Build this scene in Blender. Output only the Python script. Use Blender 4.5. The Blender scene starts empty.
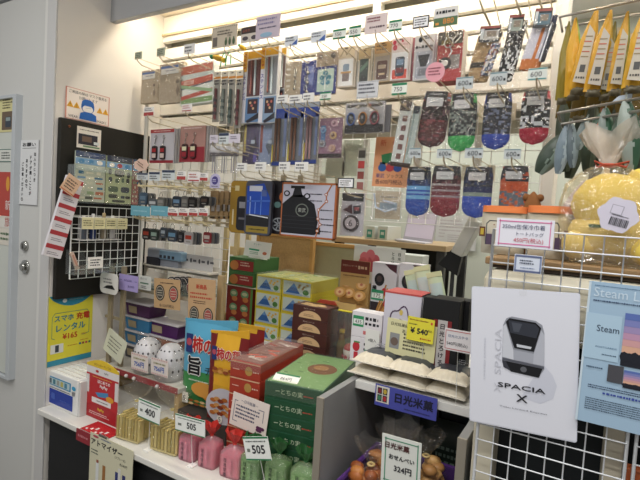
import bpy, bmesh, math, random
from mathutils import Vector, Matrix
random.seed(7)
S = bpy.context.scene
COL = S.collection
PI = math.pi
# ------------------------------------------------------------------ camera
F = 470.0
CAM = Vector((0, 0, 1.55))
def _n(v): return Vector(v).normalized()
_yc = _n((274, 8, -F))
_xn = Vector((-800, 75, -F))
_xc = -(_xn - _xn.dot(_yc) * _yc).normalized()
_zc = _xc.cross(_yc)
RM = Matrix((_xc, _yc, _zc))                      # camera -> world rotation
cd = bpy.data.cameras.new('camera'); cd.sensor_width = 36; cd.lens = F / 640 * 36
cam = bpy.data.objects.new('camera', cd); COL.objects.link(cam)
cam.matrix_world = Matrix.Translation(CAM) @ RM.to_4x4()
cd.clip_start = 0.05
S.camera = cam
def ray(px, py): return RM @ Vector((px - 320, 240 - py, -F))
def onY(px, py, Y):
    d = ray(px, py); return CAM + d * ((Y - CAM.y) / d.y)
def onX(px, py, X):
    d = ray(px, py); return CAM + d * ((X - CAM.x) / d.x)
def onZ(px, py, Z):
    d = ray(px, py); return CAM + d * ((Z - CAM.z) / d.z)
def RY(x0, y0, x1, y1, Y):
    """measured box of a thing facing the shop, at depth Y: centre x, centre z, width, height"""
    xm, ym = (x0 + x1) / 2, (y0 + y1) / 2
    a, b = onY(x0, ym, Y).x, onY(x1, ym, Y).x
    t, u = onY(xm, y0, Y).z, onY(xm, y1, Y).z
    return (a + b) / 2, (t + u) / 2, b - a, t - u
def RX(x0, y0, x1, y1, X):
    xm, ym = (x0 + x1) / 2, (y0 + y1) / 2
    a, b = onX(x0, ym, X).y, onX(x1, ym, X).y
    t, u = onX(xm, y0, X).z, onX(xm, y1, X).z
    return (a + b) / 2, (t + u) / 2, b - a, t - u
# ------------------------------------------------------------------ materials
_mats = {}
def _lin(c): return c / 12.92 if c <= .04045 else ((c + .055) / 1.055) ** 2.4
def hexc(h):
    return tuple(_lin(int(h[i:i + 2], 16) / 255) for i in (0, 2, 4)) + (1,)
def M(h, rough=.55, metal=0.0, noise=0.0, scale=30, spec=.4):
    key = (h, rough, metal, noise, scale)
    if key in _mats: return _mats[key]
    m = bpy.data.materials.new('m_' + h); m.use_nodes = True
    nt = m.node_tree; b = nt.nodes['Principled BSDF']
    b.inputs['Base Color'].default_value = hexc(h)
    b.inputs['Roughness'].default_value = rough
    b.inputs['Metallic'].default_value = metal
    b.inputs['Specular IOR Level'].default_value = spec
    if noise:
        tc = nt.nodes.new('ShaderNodeTexCoord'); n = nt.nodes.new('ShaderNodeTexNoise')
        n.inputs['Scale'].default_value = scale; n.inputs['Detail'].default_value = 4
        nt.links.new(tc.outputs['Object'], n.inputs['Vector'])
        mx = nt.nodes.new('ShaderNodeMix'); mx.data_type = 'RGBA'
        c = hexc(h)
        mx.inputs[6].default_value = tuple(x * (1 - noise) for x in c[:3]) + (1,)
        mx.inputs[7].default_value = tuple(min(1, x * (1 + noise)) for x in c[:3]) + (1,)
        nt.links.new(n.outputs['Fac'], mx.inputs[0]); nt.links.new(mx.outputs[2], b.inputs['Base Color'])
    _mats[key] = m
    return m
def glossy(h, r=.25): return M(h, r, 0, 0, 30)
def emit(h, s):
    k = ('e', h, s)
    if k in _mats: return _mats[k]
    m = bpy.data.materials.new('glow_' + h); m.use_nodes = True
    b = m.node_tree.nodes['Principled BSDF']
    b.inputs['Base Color'].default_value = hexc(h)
    b.inputs['Emission Color'].default_value = hexc(h); b.inputs['Emission Strength'].default_value = s
    _mats[k] = m; return m
def clear(tint='ffffff', milky=.06, bump=.0, scale=40, rough=.12, gl=1.0, dist=.01):
    """thin clear plastic film"""
    k = ('c', tint, milky, bump, scale, rough, gl)
    if k in _mats: return _mats[k]
    m = bpy.data.materials.new('film_' + tint); m.use_nodes = True
    nt = m.node_tree; nt.nodes.clear()
    o = nt.nodes.new('ShaderNodeOutputMaterial')
    tr = nt.nodes.new('ShaderNodeBsdfTransparent'); tr.inputs[0].default_value = hexc(tint)
    g = nt.nodes.new('ShaderNodeBsdfGlossy'); g.inputs['Roughness'].default_value = rough
    d = nt.nodes.new('ShaderNodeBsdfDiffuse'); d.inputs[0].default_value = hexc(tint)
    m1 = nt.nodes.new('ShaderNodeMixShader'); m1.inputs[0].default_value = milky
    m2 = nt.nodes.new('ShaderNodeMixShader')
    L = nt.links.new
    L(tr.outputs[0], m1.inputs[1]); L(d.outputs[0], m1.inputs[2])
    m2.inputs[0].default_value = .055 * gl; L(m1.outputs[0], m2.inputs[1]); L(g.outputs[0], m2.inputs[2])
    if bump:
        tc = nt.nodes.new('ShaderNodeTexCoord'); n = nt.nodes.new('ShaderNodeTexNoise')
        n.inputs['Scale'].default_value = scale; n.inputs['Detail'].default_value = 3; n.inputs['Distortion'].default_value = 1.2
        L(tc.outputs['Object'], n.inputs['Vector'])
        bp = nt.nodes.new('ShaderNodeBump'); bp.inputs['Strength'].default_value = bump; bp.inputs['Distance'].default_value = dist
        L(n.outputs['Fac'], bp.inputs['Height']); L(bp.outputs[0], g.inputs['Normal'])
    L(m2.outputs[0], o.inputs[0])
    _mats[k] = m; return m
WHITE = M('f2f1ee', .5); PAPER = M('efece6', .7); INK = M('23242a', .7); GREY = M('8f9293', .6); BLACK = M('141416', .5)
WIRE = M('e9e8e4', .4); STEEL = M('9b9284', .35, .7); CHROME = M('b9b9b5', .2, 1.0)
FILM = clear('ffffff', .02, .5, 60); CRINK = clear('fdfdfb', .012, 1.0, 38, .06, 1.7, .03); ACRYL = clear('fbfdfc', .02, 0, 1, .08, .6)
KRAFT = M('c39d72', .8, 0, .12, 60); WOOD = M('cdb088', .6, 0, .1, 25)
# ------------------------------------------------------------------ text
_glyph = {}
def glyphs(s):
    if s in _glyph: return _glyph[s]
    c = bpy.data.curves.new('t', 'FONT'); c.body = s; c.resolution_u = 2
    o = bpy.data.objects.new('t', c); COL.objects.link(o)
    bpy.context.view_layer.update()
    me = bpy.data.meshes.new_from_object(o.evaluated_get(bpy.context.evaluated_depsgraph_get()))
    vs = [(v.co.x, v.co.y) for v in me.vertices]; fs = [tuple(p.vertices) for p in me.polygons]
    bpy.data.objects.remove(o); bpy.data.meshes.remove(me); bpy.data.curves.remove(c)
    xs = [v[0] for v in vs]; ys = [v[1] for v in vs]
    x0, x1, y0, y1 = min(xs), max(xs), min(ys), max(ys)
    _glyph[s] = ([((x - (x0 + x1) / 2), (y - (y0 + y1) / 2)) for x, y in vs], fs, x1 - x0, y1 - y0)
    return _glyph[s]
# ------------------------------------------------------------------ mesh builder
class MB:
    def __init__(s): s.v = []; s.f = []; s.m = []; s.mats = []; s.X = Matrix.Identity(4); s.smooth = set()
    def mi(s, m):
        if m not in s.mats: s.mats.append(m)
        return s.mats.index(m)
    def add(s, vs, fs, m, smooth=False):
        b = len(s.v); s.v += [s.X @ Vector(v) for v in vs]
        for f in fs:
            if smooth: s.smooth.add(len(s.f))
            s.f.append(tuple(b + i for i in f)); s.m.append(s.mi(m) if not isinstance(m, list) else s.mi(m[len(s.f) - 1 - s._b0]))
        return s
    def box(s, x0, x1, y0, y1, z0, z1, m, b=0.0):
        if x0 > x1: x0, x1 = x1, x0
        if b:
            bm = bmesh.new(); bmesh.ops.create_cube(bm, size=1)
            for v in bm.verts: v.co = Vector(((x0 + x1) / 2 + v.co.x * (x1 - x0), (y0 + y1) / 2 + v.co.y * (y1 - y0), (z0 + z1) / 2 + v.co.z * (z1 - z0)))
            bmesh.ops.bevel(bm, geom=bm.edges[:], offset=b, segments=2, affect='EDGES', profile=.5)
            bm.verts.ensure_lookup_table()
            s.add([v.co.copy() for v in bm.verts], [tuple(v.index for v in f.verts) for f in bm.faces], m); bm.free(); return s
        vs = [(x, y, z) for x in (x0, x1) for y in (y0, y1) for z in (z0, z1)]
        return s.add(vs, [(0, 1, 3, 2), (4, 6, 7, 5), (0, 4, 5, 1), (2, 3, 7, 6), (0, 2, 6, 4), (1, 5, 7, 3)], m)
    def poly(s, pts, m, y=0, t=.001):
        """prism of an x-z outline, front at y, t thick"""
        a = sum(pts[i][0] * pts[(i + 1) % len(pts)][1] - pts[(i + 1) % len(pts)][0] * pts[i][1] for i in range(len(pts)))
        if a < 0: pts = pts[::-1]
        n = len(pts)
        if m.name.startswith('film_'): t = 0
        vs = [(p[0], y, p[1]) for p in pts]
        if not t: return s.add(vs, [tuple(range(n))], m)
        vs += [(p[0], y + t, p[1]) for p in pts]
        fs = [tuple(range(n)), tuple(range(2 * n - 1, n - 1, -1))] + [(i, i + n, (i + 1) % n + n, (i + 1) % n) for i in range(n)]
        return s.add(vs, fs, m)
    def card(s, cx, cz, w, h, m, y=0, t=.001, r=0, n=4):
        if r <= 0: p = [(cx - w / 2, cz - h / 2), (cx + w / 2, cz - h / 2), (cx + w / 2, cz + h / 2), (cx - w / 2, cz + h / 2)]
        else:
            p = []
            for (sx, sz, a0) in ((1, -1, -90), (1, 1, 0), (-1, 1, 90), (-1, -1, 180)):
                for k in range(n + 1):
                    a = math.radians(a0 + 90 * k / n)
                    p.append((cx + sx * (w / 2 - r) + r * math.cos(a), cz + sz * (h / 2 - r) + r * math.sin(a)))
        return s.poly(p, m, y, t)
    def dec(s, cx, cz, w, h, m, y=-.0005, r=0): return s.card(cx, cz, w, h, m, y, 0, r)
    def disc(s, cx, cz, rx, rz, m, y=0, t=.001, n=20):
        return s.poly([(cx + rx * math.cos(2 * PI * k / n), cz + rz * math.sin(2 * PI * k / n)) for k in range(n)], m, y, t)
    def line(s, pts, wd, m, y=-.001):
        for (a, b) in zip(pts, pts[1:]):
            d = Vector((b[0] - a[0], b[1] - a[1]))
            if d.length < 1e-6: continue
            d.normalize(); n = Vector((-d.y, d.x)) * wd / 2; d *= wd / 2
            s.poly([(a[0] - d.x + n.x, a[1] - d.y + n.y), (a[0] - d.x - n.x, a[1] - d.y - n.y), (b[0] + d.x - n.x, b[1] + d.y - n.y), (b[0] + d.x + n.x, b[1] + d.y + n.y)], m, y, 0)
        return s
    def tube(s, pts, r, m, n=6, closed=False):
        pts = [Vector(p) for p in pts]; vs = []; fs = []
        k = len(pts); up = Vector((0.13, .21, 1)).normalized()
        for i, p in enumerate(pts):
            if closed: d = (pts[(i + 1) % k] - pts[i - 1]).normalized()
            else: d = (pts[min(i + 1, k - 1)] - pts[max(i - 1, 0)]).normalized()
            if abs(d.dot(up)) > .95: up = Vector((1, .1, 0)).normalized()
            a = d.cross(up).normalized(); b = d.cross(a)
            rr = r[i] if isinstance(r, (list, tuple)) else r
            vs += [p + (a * math.cos(2 * PI * j / n) + b * math.sin(2 * PI * j / n)) * rr for j in range(n)]
        for i in range(k if closed else k - 1):
            i2 = (i + 1) % k
            fs += [(i * n + j, i * n + (j + 1) % n, i2 * n + (j + 1) % n, i2 * n + j) for j in range(n)]
        if not closed: fs += [tuple(range(n)), tuple((k - 1) * n + j for j in range(n - 1, -1, -1))]
        return s.add(vs, fs, m, True)
    def lathe(s, prof, m, cx=0, cy=0, n=20, sx=1, sy=1):
        vs = []; fs = []
        for (r, z) in prof: vs += [(cx + sx * r * math.cos(2 * PI * j / n), cy + sy * r * math.sin(2 * PI * j / n), z) for j in range(n)]
        for i in range(len(prof) - 1): fs += [(i * n + j, i * n + (j + 1) % n, (i + 1) * n + (j + 1) % n, (i + 1) * n + j) for j in range(n)]
        fs += [tuple(range(n - 1, -1, -1)), tuple((len(prof) - 1) * n + j for j in range(n))]
        return s.add(vs, fs, m, True)
    def ball(s, c, r, m, n=12, q=(1, 1, 1)):
        vs = []; fs = []
        for i in range(n + 1):
            a = PI * i / n
            vs += [(c[0] + q[0] * r * math.sin(a) * math.cos(2 * PI * j / n), c[1] + q[1] * r * math.sin(a) * math.sin(2 * PI * j / n), c[2] + q[2] * r * math.cos(a)) for j in range(n)]
        for i in range(n): fs += [(i * n + j, (i + 1) * n + j, (i + 1) * n + (j + 1) % n, i * n + (j + 1) % n) for j in range(n)]
        return s.add(vs, fs, m, True)
    def text(s, t, cx, cz, h, m, y=-.001, w=None, stretch=None):
        vs, fs, tw, th = glyphs(t)
        k = h / th; kx = k
        if w and tw * k > w: kx = w / tw; k = max(kx, k * .75)
        if stretch: kx = stretch / tw
        return s.add([(cx + a * kx, y, cz + b * k) for a, b in vs], fs, m)
    def btext(s, t, cx, cz, h, m, y=-.001, w=None, stretch=None, k=.035):
        for i, (a, b) in enumerate(((0, 0), (1, 0), (-1, 0), (0, 1), (0, -1))): s.text(t, cx + a * k * h, cz + b * k * h, h, m, y - i * .00002, w, stretch)
        return s
    def vtext(s, t, cx, ztop, h, m, y=-.001):
        for i, ch in enumerate(t):
            if ch != ' ': (s.btext if h > .012 else s.text)(ch, cx, ztop - (i + .5) * h * 1.15, h * (.8 if ch not in 'いにつく' else .6), m, y)
        return s
    def scrib(s, cx, cz, w, h, rows, m, y=-.001, fill=.55, seed=0):
        """rows of marks for print too small to read"""
        rd = random.Random(seed + int(cx * 1e4) + rows)
        for r in range(rows):
            z = cz + h / 2 - (r + .5) * h / rows; x = cx - w / 2; hh = h / rows * fill
            end = cx + w / 2 - (rd.random() * w * .25 if rows > 1 else 0)
            while x < end:
                l = min(hh * rd.uniform(.5, 1.1), end - x)
                s.dec(x + l / 2, z, l, hh * rd.uniform(.6, 1), m, y); x += l + hh * rd.uniform(.15, .45)
        return s
    def puff(s, cx, z0, z1, wf, d, mf, nx=10, nz=14, noise=0, seed=1, y=0, pw=.5, lean=0, df=None, back=True):
        """soft lens-shaped pouch; wf(v) width, d half depth, mf(u,v) material"""
        rd = random.Random(seed); g = {}
        for side in (-1, 1):
            if side > 0 and not back: continue
            vs = []; fs = []; ms = []
            for j in range(nz + 1):
                v = j / nz; e = (df(v) if df else min(1, 4.2 * v * (1 - v) + .06))
                for i in range(nx + 1):
                    u = 2 * i / nx - 1
                    off = d * max(0, 1 - u * u) ** pw * e
                    if 0 < i < nx and noise: off += rd.uniform(-noise, noise)
                    x = cx + u * wf(v) / 2 + lean * (v - .5)
                    vs.append((x, y + side * off, z0 + v * (z1 - z0)))
            for j in range(nz):
                for i in range(nx):
                    a = j * (nx + 1) + i
                    q = (a, a + 1, a + nx + 2, a + nx + 1)
                    fs.append(q if side < 0 else q[::-1]); ms.append(mf(2 * (i + .5) / nx - 1, (j + .5) / nz))
            b = len(s.v); s.v += [s.X @ Vector(v) for v in vs]
            for f, m in zip(fs, ms):
                s.smooth.add(len(s.f)); s.f.append(tuple(b + k for k in f)); s.m.append(s.mi(m))
        return s
    def build(s, name, parent=None, loc=None, rz=0, label=None):
        me = bpy.data.meshes.new(name); me.from_pydata([tuple(v) for v in s.v], [], s.f); me.update()
        for m in s.mats: me.materials.append(m)
        for i, p in enumerate(me.polygons):
            p.material_index = s.m[i]; p.use_smooth = i in s.smooth
        o = bpy.data.objects.new(name, me); COL.objects.link(o)
        if parent: o.parent = parent
        if loc is not None: o.location = loc; o.rotation_euler = (0, 0, rz)
        if label: o['label'] = label
        return o
def tag(o, label, cat, group=None):
    o['label'] = label; o['category'] = cat
    if group: o['group'] = group
    return o
def T(name, label, cat, loc, group=None, rz=0, rx=0, ry=0):
    o = bpy.data.objects.new(name, None); COL.objects.link(o); o.empty_display_size = .05
    o.location = loc; o.rotation_euler = (rx, ry, rz)
    return tag(o, label, cat, group)
def struct(o): o['kind'] = 'structure'; return o
# ================================================================== ROOM
XL, YD, YM = -1.9, 1.10, 1.60          # left wall, door wall, hook wall
CZ = .69                               # counter height
wallpaint = M('ded9d2', .8, 0, .03, 8)
struct(MB().box(-3.2, 2.6, -2.5, 3.3, -.05, 0, M('77756f', .5, 0, .1, 6)).build('floor'))
struct(MB().box(-3.2, 2.6, -2.5, 3.3, 2.8, 2.85, M('e8e6e2', .8)).build('ceiling'))
struct(MB().box(XL - .08, XL, YD, 3.3, 0, 2.8, wallpaint).build('wall_left'))
struct(MB().box(-3.2, 2.6, 3.2, 3.3, 0, 2.8, M('cfd3c6', .8, 0, .03, 5)).build('wall_back'))
# door wall: frame strip and jamb, door leaf
mb = MB(); dg = M('cbcbc8', .45); dd = M('a9a9ae', .5)
mb.box(-1.960, XL, YD - .008, YD - .0005, 0, 2.8, M('c6c5c4', .5), .002)
mb.box(-1.984, -1.963, YD - .004, YD + .1, 0, 2.8, M('d9d8d4', .5), .002)
struct(mb.build('trim_1'))
mb = MB(); mb.box(-2.85, -1.990, YD + .008, YD + .05, 0.02, 2.4, dg, .004)
door = struct(mb.build('door_1'))
mb = MB(); mb.box(-2.9, -1.990, YD + .0, YD + .1, 2.41, 2.8, M('b9bcbe', .5), .004)
struct(mb.build('trim_2'))
p = onY(24, 267, YD); q = onY(24, 246, YD)
mb = MB(); mb.X = Matrix.Translation((p.x, YD + .008, p.z)) @ Matrix.Rotation(PI / 2, 4, 'X')
mb.lathe([(.030, 0), (.030, .006), (.024, .008)], CHROME, n=24); mb.lathe([(.012, .008), (.014, .012), (.018, .016), (.016, .02), (.008, .022)], CHROME, n=24)
mb.build('door_knob', door, label='polished round door knob')
mb = MB(); mb.X = Matrix.Translation((q.x, YD + .008, q.z)) @ Matrix.Rotation(PI / 2, 4, 'X')
mb.lathe([(.022, 0), (.022, .008), (.018, .014)], CHROME, n=24); mb.box(-.004, .004, -.012, .012, .014, .02, CHROME)
mb.build('deadbolt', door, label='round steel deadbolt')
# ceiling box above the display
fas = M('a7a8aa', .6)
mb = MB(); mb.box(XL, 2.2, 1.33, 1.36, 2.335, 2.8, fas, .002); struct(mb.build('trim_3'))
coving = M('f3e8d4', .8)
mb = MB(); mb.box(XL, 2.2, 1.36, 1.75, 2.47, 2.5, coving); struct(mb.build('trim_4'))
# slat wall behind the hooks
mb = MB(); sl = M('f1ede4', .55)
XE = onY(553, 120, YM).x
z = 2.312
while z > 1.93:
    mb.box(XL, XE, YM + .02, YM + .045, z - .052, z, sl, .002); z -= .067
bk = M('aba794', .7)
mb.box(XL, XE, YM + .075, YM + .085, 1.86, 2.47, bk)  # added backing board: greys the slat gaps and stops back-room light
mb.box(-.775, -.745, YM + .021, YM + .06, 2.27, 2.36, sl)
for k in range(9):
    x = XL + .02 + k * (XE - XL - .04) / 8
    mb.box(x - .012, x + .012, YM + .087, YM + .11, .7 if k == 0 else 1.56, 2.47, M('d9d6cb', .6))
mb.box(XE - .012, XE + .022, YM - .07, YM + .06, 1.5, 2.47, M('e3ddd0', .5), .003)
mb.box(XL, XE, YM + .02, YM + .045, 2.345, 2.466, sl, .002)
mb.box(XL, XE, YM + .012, YM + .02, 2.372, 2.382, M('c9b48e', .6))
struct(mb.build('wall_slats'))
# lamp under the ceiling box
t = T('light_tube', 'long warm light tube glowing behind the grey ceiling box', 'lamp', (-.5, 1.43, 2.43))
MB().tube([(-1.35, 0, 0), (1.6, 0, 0)], .016, emit('fff1d8', 9), 10).build('tube', t)
mb = MB(); mb.box(-1.38, 1.63, -.03, .03, .018, .035, WHITE, .003); mb.build('holder', t)
# wire grids of the hook wall
def grid(mb, x0, x1, z0, z1, px, pz, r=.0016, y=0, m=WIRE, edge=.003):
    nx = max(1, round((x1 - x0) / px)); nz = max(1, round((z1 - z0) / pz))
    for i in range(nx + 1):
        x = x0 + (x1 - x0) * i / nx; mb.tube([(x, y, z0), (x, y, z1)], edge if i in (0, nx) else r, m, 5)
    for i in range(nz + 1):
        zz = z0 + (z1 - z0) * i / nz; mb.tube([(x0, y - .002, zz), (x1, y - .002, zz)], r, m, 5)
t = T('wire_grid_panel', 'tall white wire grid behind the keyrings and hanging socks', 'wire grid', (0, YM, 0))
mb = MB(); grid(mb, -1.37, XE - .02, 1.54, 1.94, .05, .05); mb.build('grid', t)
t = T('wire_grid_panel', 'wire grid at the left of the hook wall behind the small keyrings', 'wire grid', (0, YM, 0))
mb = MB(); grid(mb, XL + .04, -1.39, 1.22, 1.92, .05, .05); mb.build('grid', t)
# ================================================================== COUNTER AND TIERS
cw = M('dcdad4', .45, 0, .02, 10)
mb = MB(); mb.box(XL + .001, -.56, 1.065, 2.1, CZ - .022, CZ, cw, .003); o = mb.build('sales_counter')
tag(o, 'white counter top carrying the wrapped sweets and card terminal', 'counter')
mb = MB(); mb.box(XL + .03, -.57, 1.10, 2.08, .0, CZ - .023, M('191a1c', .6), .003)
o = mb.build('counter_cabinet'); tag(o, 'black cabinet front under the white counter top', 'cabinet')
TZ = .835
t = T('display_riser', 'low white riser shelf with red edge under the storage boxes', 'shelf', (0, 0, 0))
mb = MB(); mb.box(XL + .004, -1.43, 1.30, 1.60, TZ - .02, TZ, M('c9c6be', .5), .002); mb.box(-1.43, -1.352, 1.30, 1.385, TZ - .02, TZ, M('c9c6be', .5), .002); mb.build('shelf_board', t)
mb = MB(); mb.box(XL + .03, -1.354, 1.295, 1.30, TZ - .02, TZ + .003, M('8f3a3c', .5)); mb.build('edge_strip', t)
for a_, b_, c_ in ((-1.38, -1.356, 1.38), (XL + .02, XL + .045, 1.57)): mb = MB(); mb.box(a_, b_, 1.31, c_, CZ + .001, TZ - .021, M('b89b6c', .6)); mb.build('support', t)
RZ = .96
t = T('display_riser', 'high white riser under the yellow and brown cookie boxes', 'shelf', (0, 0, 0))
mb = MB(); mb.box(-1.6, -.565, 1.62, 2.09, RZ - .02, RZ, cw, .002); mb.build('shelf_board', t)
mb = MB(); mb.box(-1.58, -.57, 1.63, 1.65, CZ + .001, RZ - .021, M('b9b6ae', .6)); mb.build('front_panel', t)
# grey shelf unit in the middle
SZ = 1.12
grm = M('8c8d8d', .5, 0, .04, 12); edg = M('a69f92', .35, .5)
t = T('shelf_unit', 'grey open shelf unit holding rice crackers over a purple crate', 'shelf unit', (0, 0, 0))
def panel(x, nm):
    mb = MB(); mb.box(x - .018, x, .955, 1.9, .2, SZ, grm, .001); o = mb.build(nm, t)
    mb = MB(); mb.box(x - .0185, x + .0005, .95, .956, .2, SZ + .001, edg, .001); mb.build('edge_strip', o)
panel(-.515, 'side_panel')
panel(-.185, 'side_panel')
mb = MB(); mb.box(-.514, -.204, 1.12, 1.9, SZ - .022, SZ - .001, M('d4d3cf', .5), .001); mb.build('top_shelf', t, label='pale grey upper shelf board')
mb = MB(); mb.box(-.514, -.204, 1.45, 1.46, .2, SZ - .023, M('7d858a', .6)); mb.build('back_panel', t)
mb = MB(); mb.box(-.514, -.204, .96, 1.449, .78, .80, grm, .001); mb.build('lower_shelf', t)
mb = MB(); mb.box(-.372, -.366, 1.445, 1.4495, .81, SZ - .03, BLACK); mb.build('slot', t)
# far room behind the hook wall
def far_panel(name, label, cat, x0, y0, x1, y1, Y, face, frame, fw=.02, group=None):
    cx, cz, w, h = RY(x0, y0, x1, y1, Y)
    t = T(name, label, cat, (cx, Y, cz - h / 2))
    mb = MB(); mb.box(-w / 2 + fw, w / 2 - fw, -.006, .006, fw, h - fw, face); mb.build('panel', t)
    mb = MB()
    for a in ((-w / 2, -w / 2 + fw, 0, h), (w / 2 - fw, w / 2, 0, h)): mb.box(a[0], a[1], -.014, .014, a[2], a[3], frame, .002)
    for a in ((0, fw), (h - fw, h)): mb.box(-w / 2 + fw, w / 2 - fw, -.014, .014, a[0], a[1], frame, .002)
    mb.build('frame', t); return t
# ================================================================== HOOKS WITH PRICE TAGS
HT = 1.33                              # depth of the hook tips
HW = M('c9bda4', .35, .6)
def hook(x0, y0, x1, y1, style, label, txt=None, group='hooks with price tags', Y=HT, hk=True, dx=0, rot=0, drop=.012):
    cx, cz, w, h = RY(x0, y0, x1, y1, Y)
    w = max(w, .012)
    t = T('peg_hook' if hk else 'price_tag', label, 'hook' if hk else 'price tag', (cx, Y, cz), group)
    mb = MB()
    if hk:
        zl = -h / 2
        L = YM - Y - .004
        mb.tube([(dx, -.006, zl + .004), (dx, -.004, zl - .008), (dx, .02, zl - .02), (dx, L, zl - .028)], .0022, HW, 6)
        mb.tube([(dx + .003, .002, zl + .002), (dx + .003, L, zl + .004)], .0014, HW, 6)
        mb.box(dx - .012, dx + .012, L - .004, L + .003, zl - .04, zl + .012, HW)
        mb.build('hook_arm', t)
    mb = MB(); mb.X = Matrix.Rotation(rot, 4, 'Y')
    def c(m, r=.001): mb.card(0, 0, w, h, m, -.001, .002, r)
    if style == 'green':
        c(M('e6e8e0')); g = M('1f7a52'); mb.dec(0, h * .39, w * .98, h * .2, g, -.0015); mb.dec(0, -h * .41, w * .98, h * .16, g, -.0015)
        mb.text(txt or '550', -w * .08, -h * .02, h * .36, INK, -.002, w * .6)
    elif style == 'sock':
        c(M('b9c0c2')); mb.text('600', -w * .06, -h * .02, h * .5, INK, -.002, w * .6); mb.dec(w * .36, -h * .12, w * .12, h * .2, INK, -.002)
        mb.dec(0, h * .42, w * .96, h * .08, M('5d7f86'), -.0015)
    elif style == 'sockgreen':
        c(M('d7dedb')); mb.text('600', -w * .06, -h * .02, h * .5, INK, -.002, w * .6); mb.dec(0, h * .42, w * .96, h * .1, M('3f8a8a'), -.0015); mb.dec(0, -h * .42, w * .96, h * .1, M('3f8a8a'), -.0015)
    elif style == 'black':
        c(M('33343a')); mb.dec(0, 0, w * .88, h * .78, M('eeeef0'), -.0015); mb.scrib(0, 0, w * .74, h * .6, 3, INK, -.002)
    elif style == 'redlow':
        c(M('e9e5e1')); mb.dec(0, -h * .28, w * .96, h * .38, M('a8433f'), -.0015); mb.scrib(0, h * .2, w * .8, h * .36, 2, INK, -.002)
    elif style == 'redmark':
        c(M('e9e4e2')); mb.scrib(0, h * .12, w * .8, h * .5, 2, M('a8433f'), -.002); mb.dec(0, -h * .34, w * .9, h * .12, M('a8433f'), -.002)
    elif style == 'blue':
        c(M('d9dde2')); mb.poly([(w * .0, -h * .42), (w * .45, -h * .42), (w * .45, h * .1)], M('4464a8'), -.0015, 0); mb.scrib(-w * .05, h * .16, w * .75, h * .5, 2, M('50525a'), -.002)
    elif style == 'lilac':
        c(M('cfc8d3')); mb.scrib(0, h * .1, w * .7, h * .4, 2, M('6c6674'), -.002)
    elif style == 'dash':
        c(M('d5d6d8'))
        for i in range(9):
            for s in (-1, 1): mb.dec(-w * .44 + i * w * .11, s * h * .44, w * .06, h * .03, INK, -.002)
        for i in range(5):
            for s in (-1, 1): mb.dec(s * w * .46, -h * .34 + i * h * .17, w * .02, h * .09, INK, -.002)
        mb.scrib(0, h * .02, w * .74, h * .66, 3, M('3c3e46'), -.002)
    elif style == 'navy':
        c(M('cdd3d4')); mb.dec(0, h * .36, w * .96, h * .24, M('2f3a52'), -.0015); mb.scrib(0, -h * .1, w * .8, h * .5, 2, INK, -.002)
    elif style == 'teal':
        c(M('6aa3b3')); mb.scrib(0, 0, w * .7, h * .3, 1, M('9cc6d0'), -.002)
    elif style == 'olive':
        c(M('aeb39e')); mb.scrib(0, 0, w * .75, h * .7, 3, M('55604c'), -.002)
    else:
        c(M('e4e2de')); mb.scrib(0, 0, w * .78, h * .66, 2, M('4a4a50'), -.002)
    mb.build('tag_card', t); return t
G1, G2 = 'hooks along the top row', 'hooks with small white tags'
hook(135, 52, 142, 59, 'olive', 'small olive tag on the hook nearest the left wall, top row', group=G1)
hook(157, 48, 165, 56, 'olive', 'small olive tag on the second hook of the top row', group=G1)
hook(184, 44, 195, 54, 'plain', 'pale tag on the hook above the red and green printed pack', group=G1)
hook(285, 36, 298, 46, 'blue', 'white tag with blue corner above the bare kraft charm card', group=G1)
hook(311, 31, 326, 42, 'blue', 'white tag with blue corner above the navy framed tree card', group=G1)
hook(333, 29, 346, 39, 'green', 'green banded tag above the white stack of train cards', '550', G1)
hook(349, 26, 361, 37, 'green', 'green banded 550 tag above the dark green card', '550', G1)
hook(389, 20, 402, 31, 'green', 'green banded 770 tag above the red train card', '770', G1)
hook(413, 16, 429, 28, 'black', 'black bordered tag above the grey card with dark train', None, G1)
hook(392, 83, 407, 95, 'green', 'green banded 750 tag in second row beside the dashed card', '750', G1)
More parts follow.
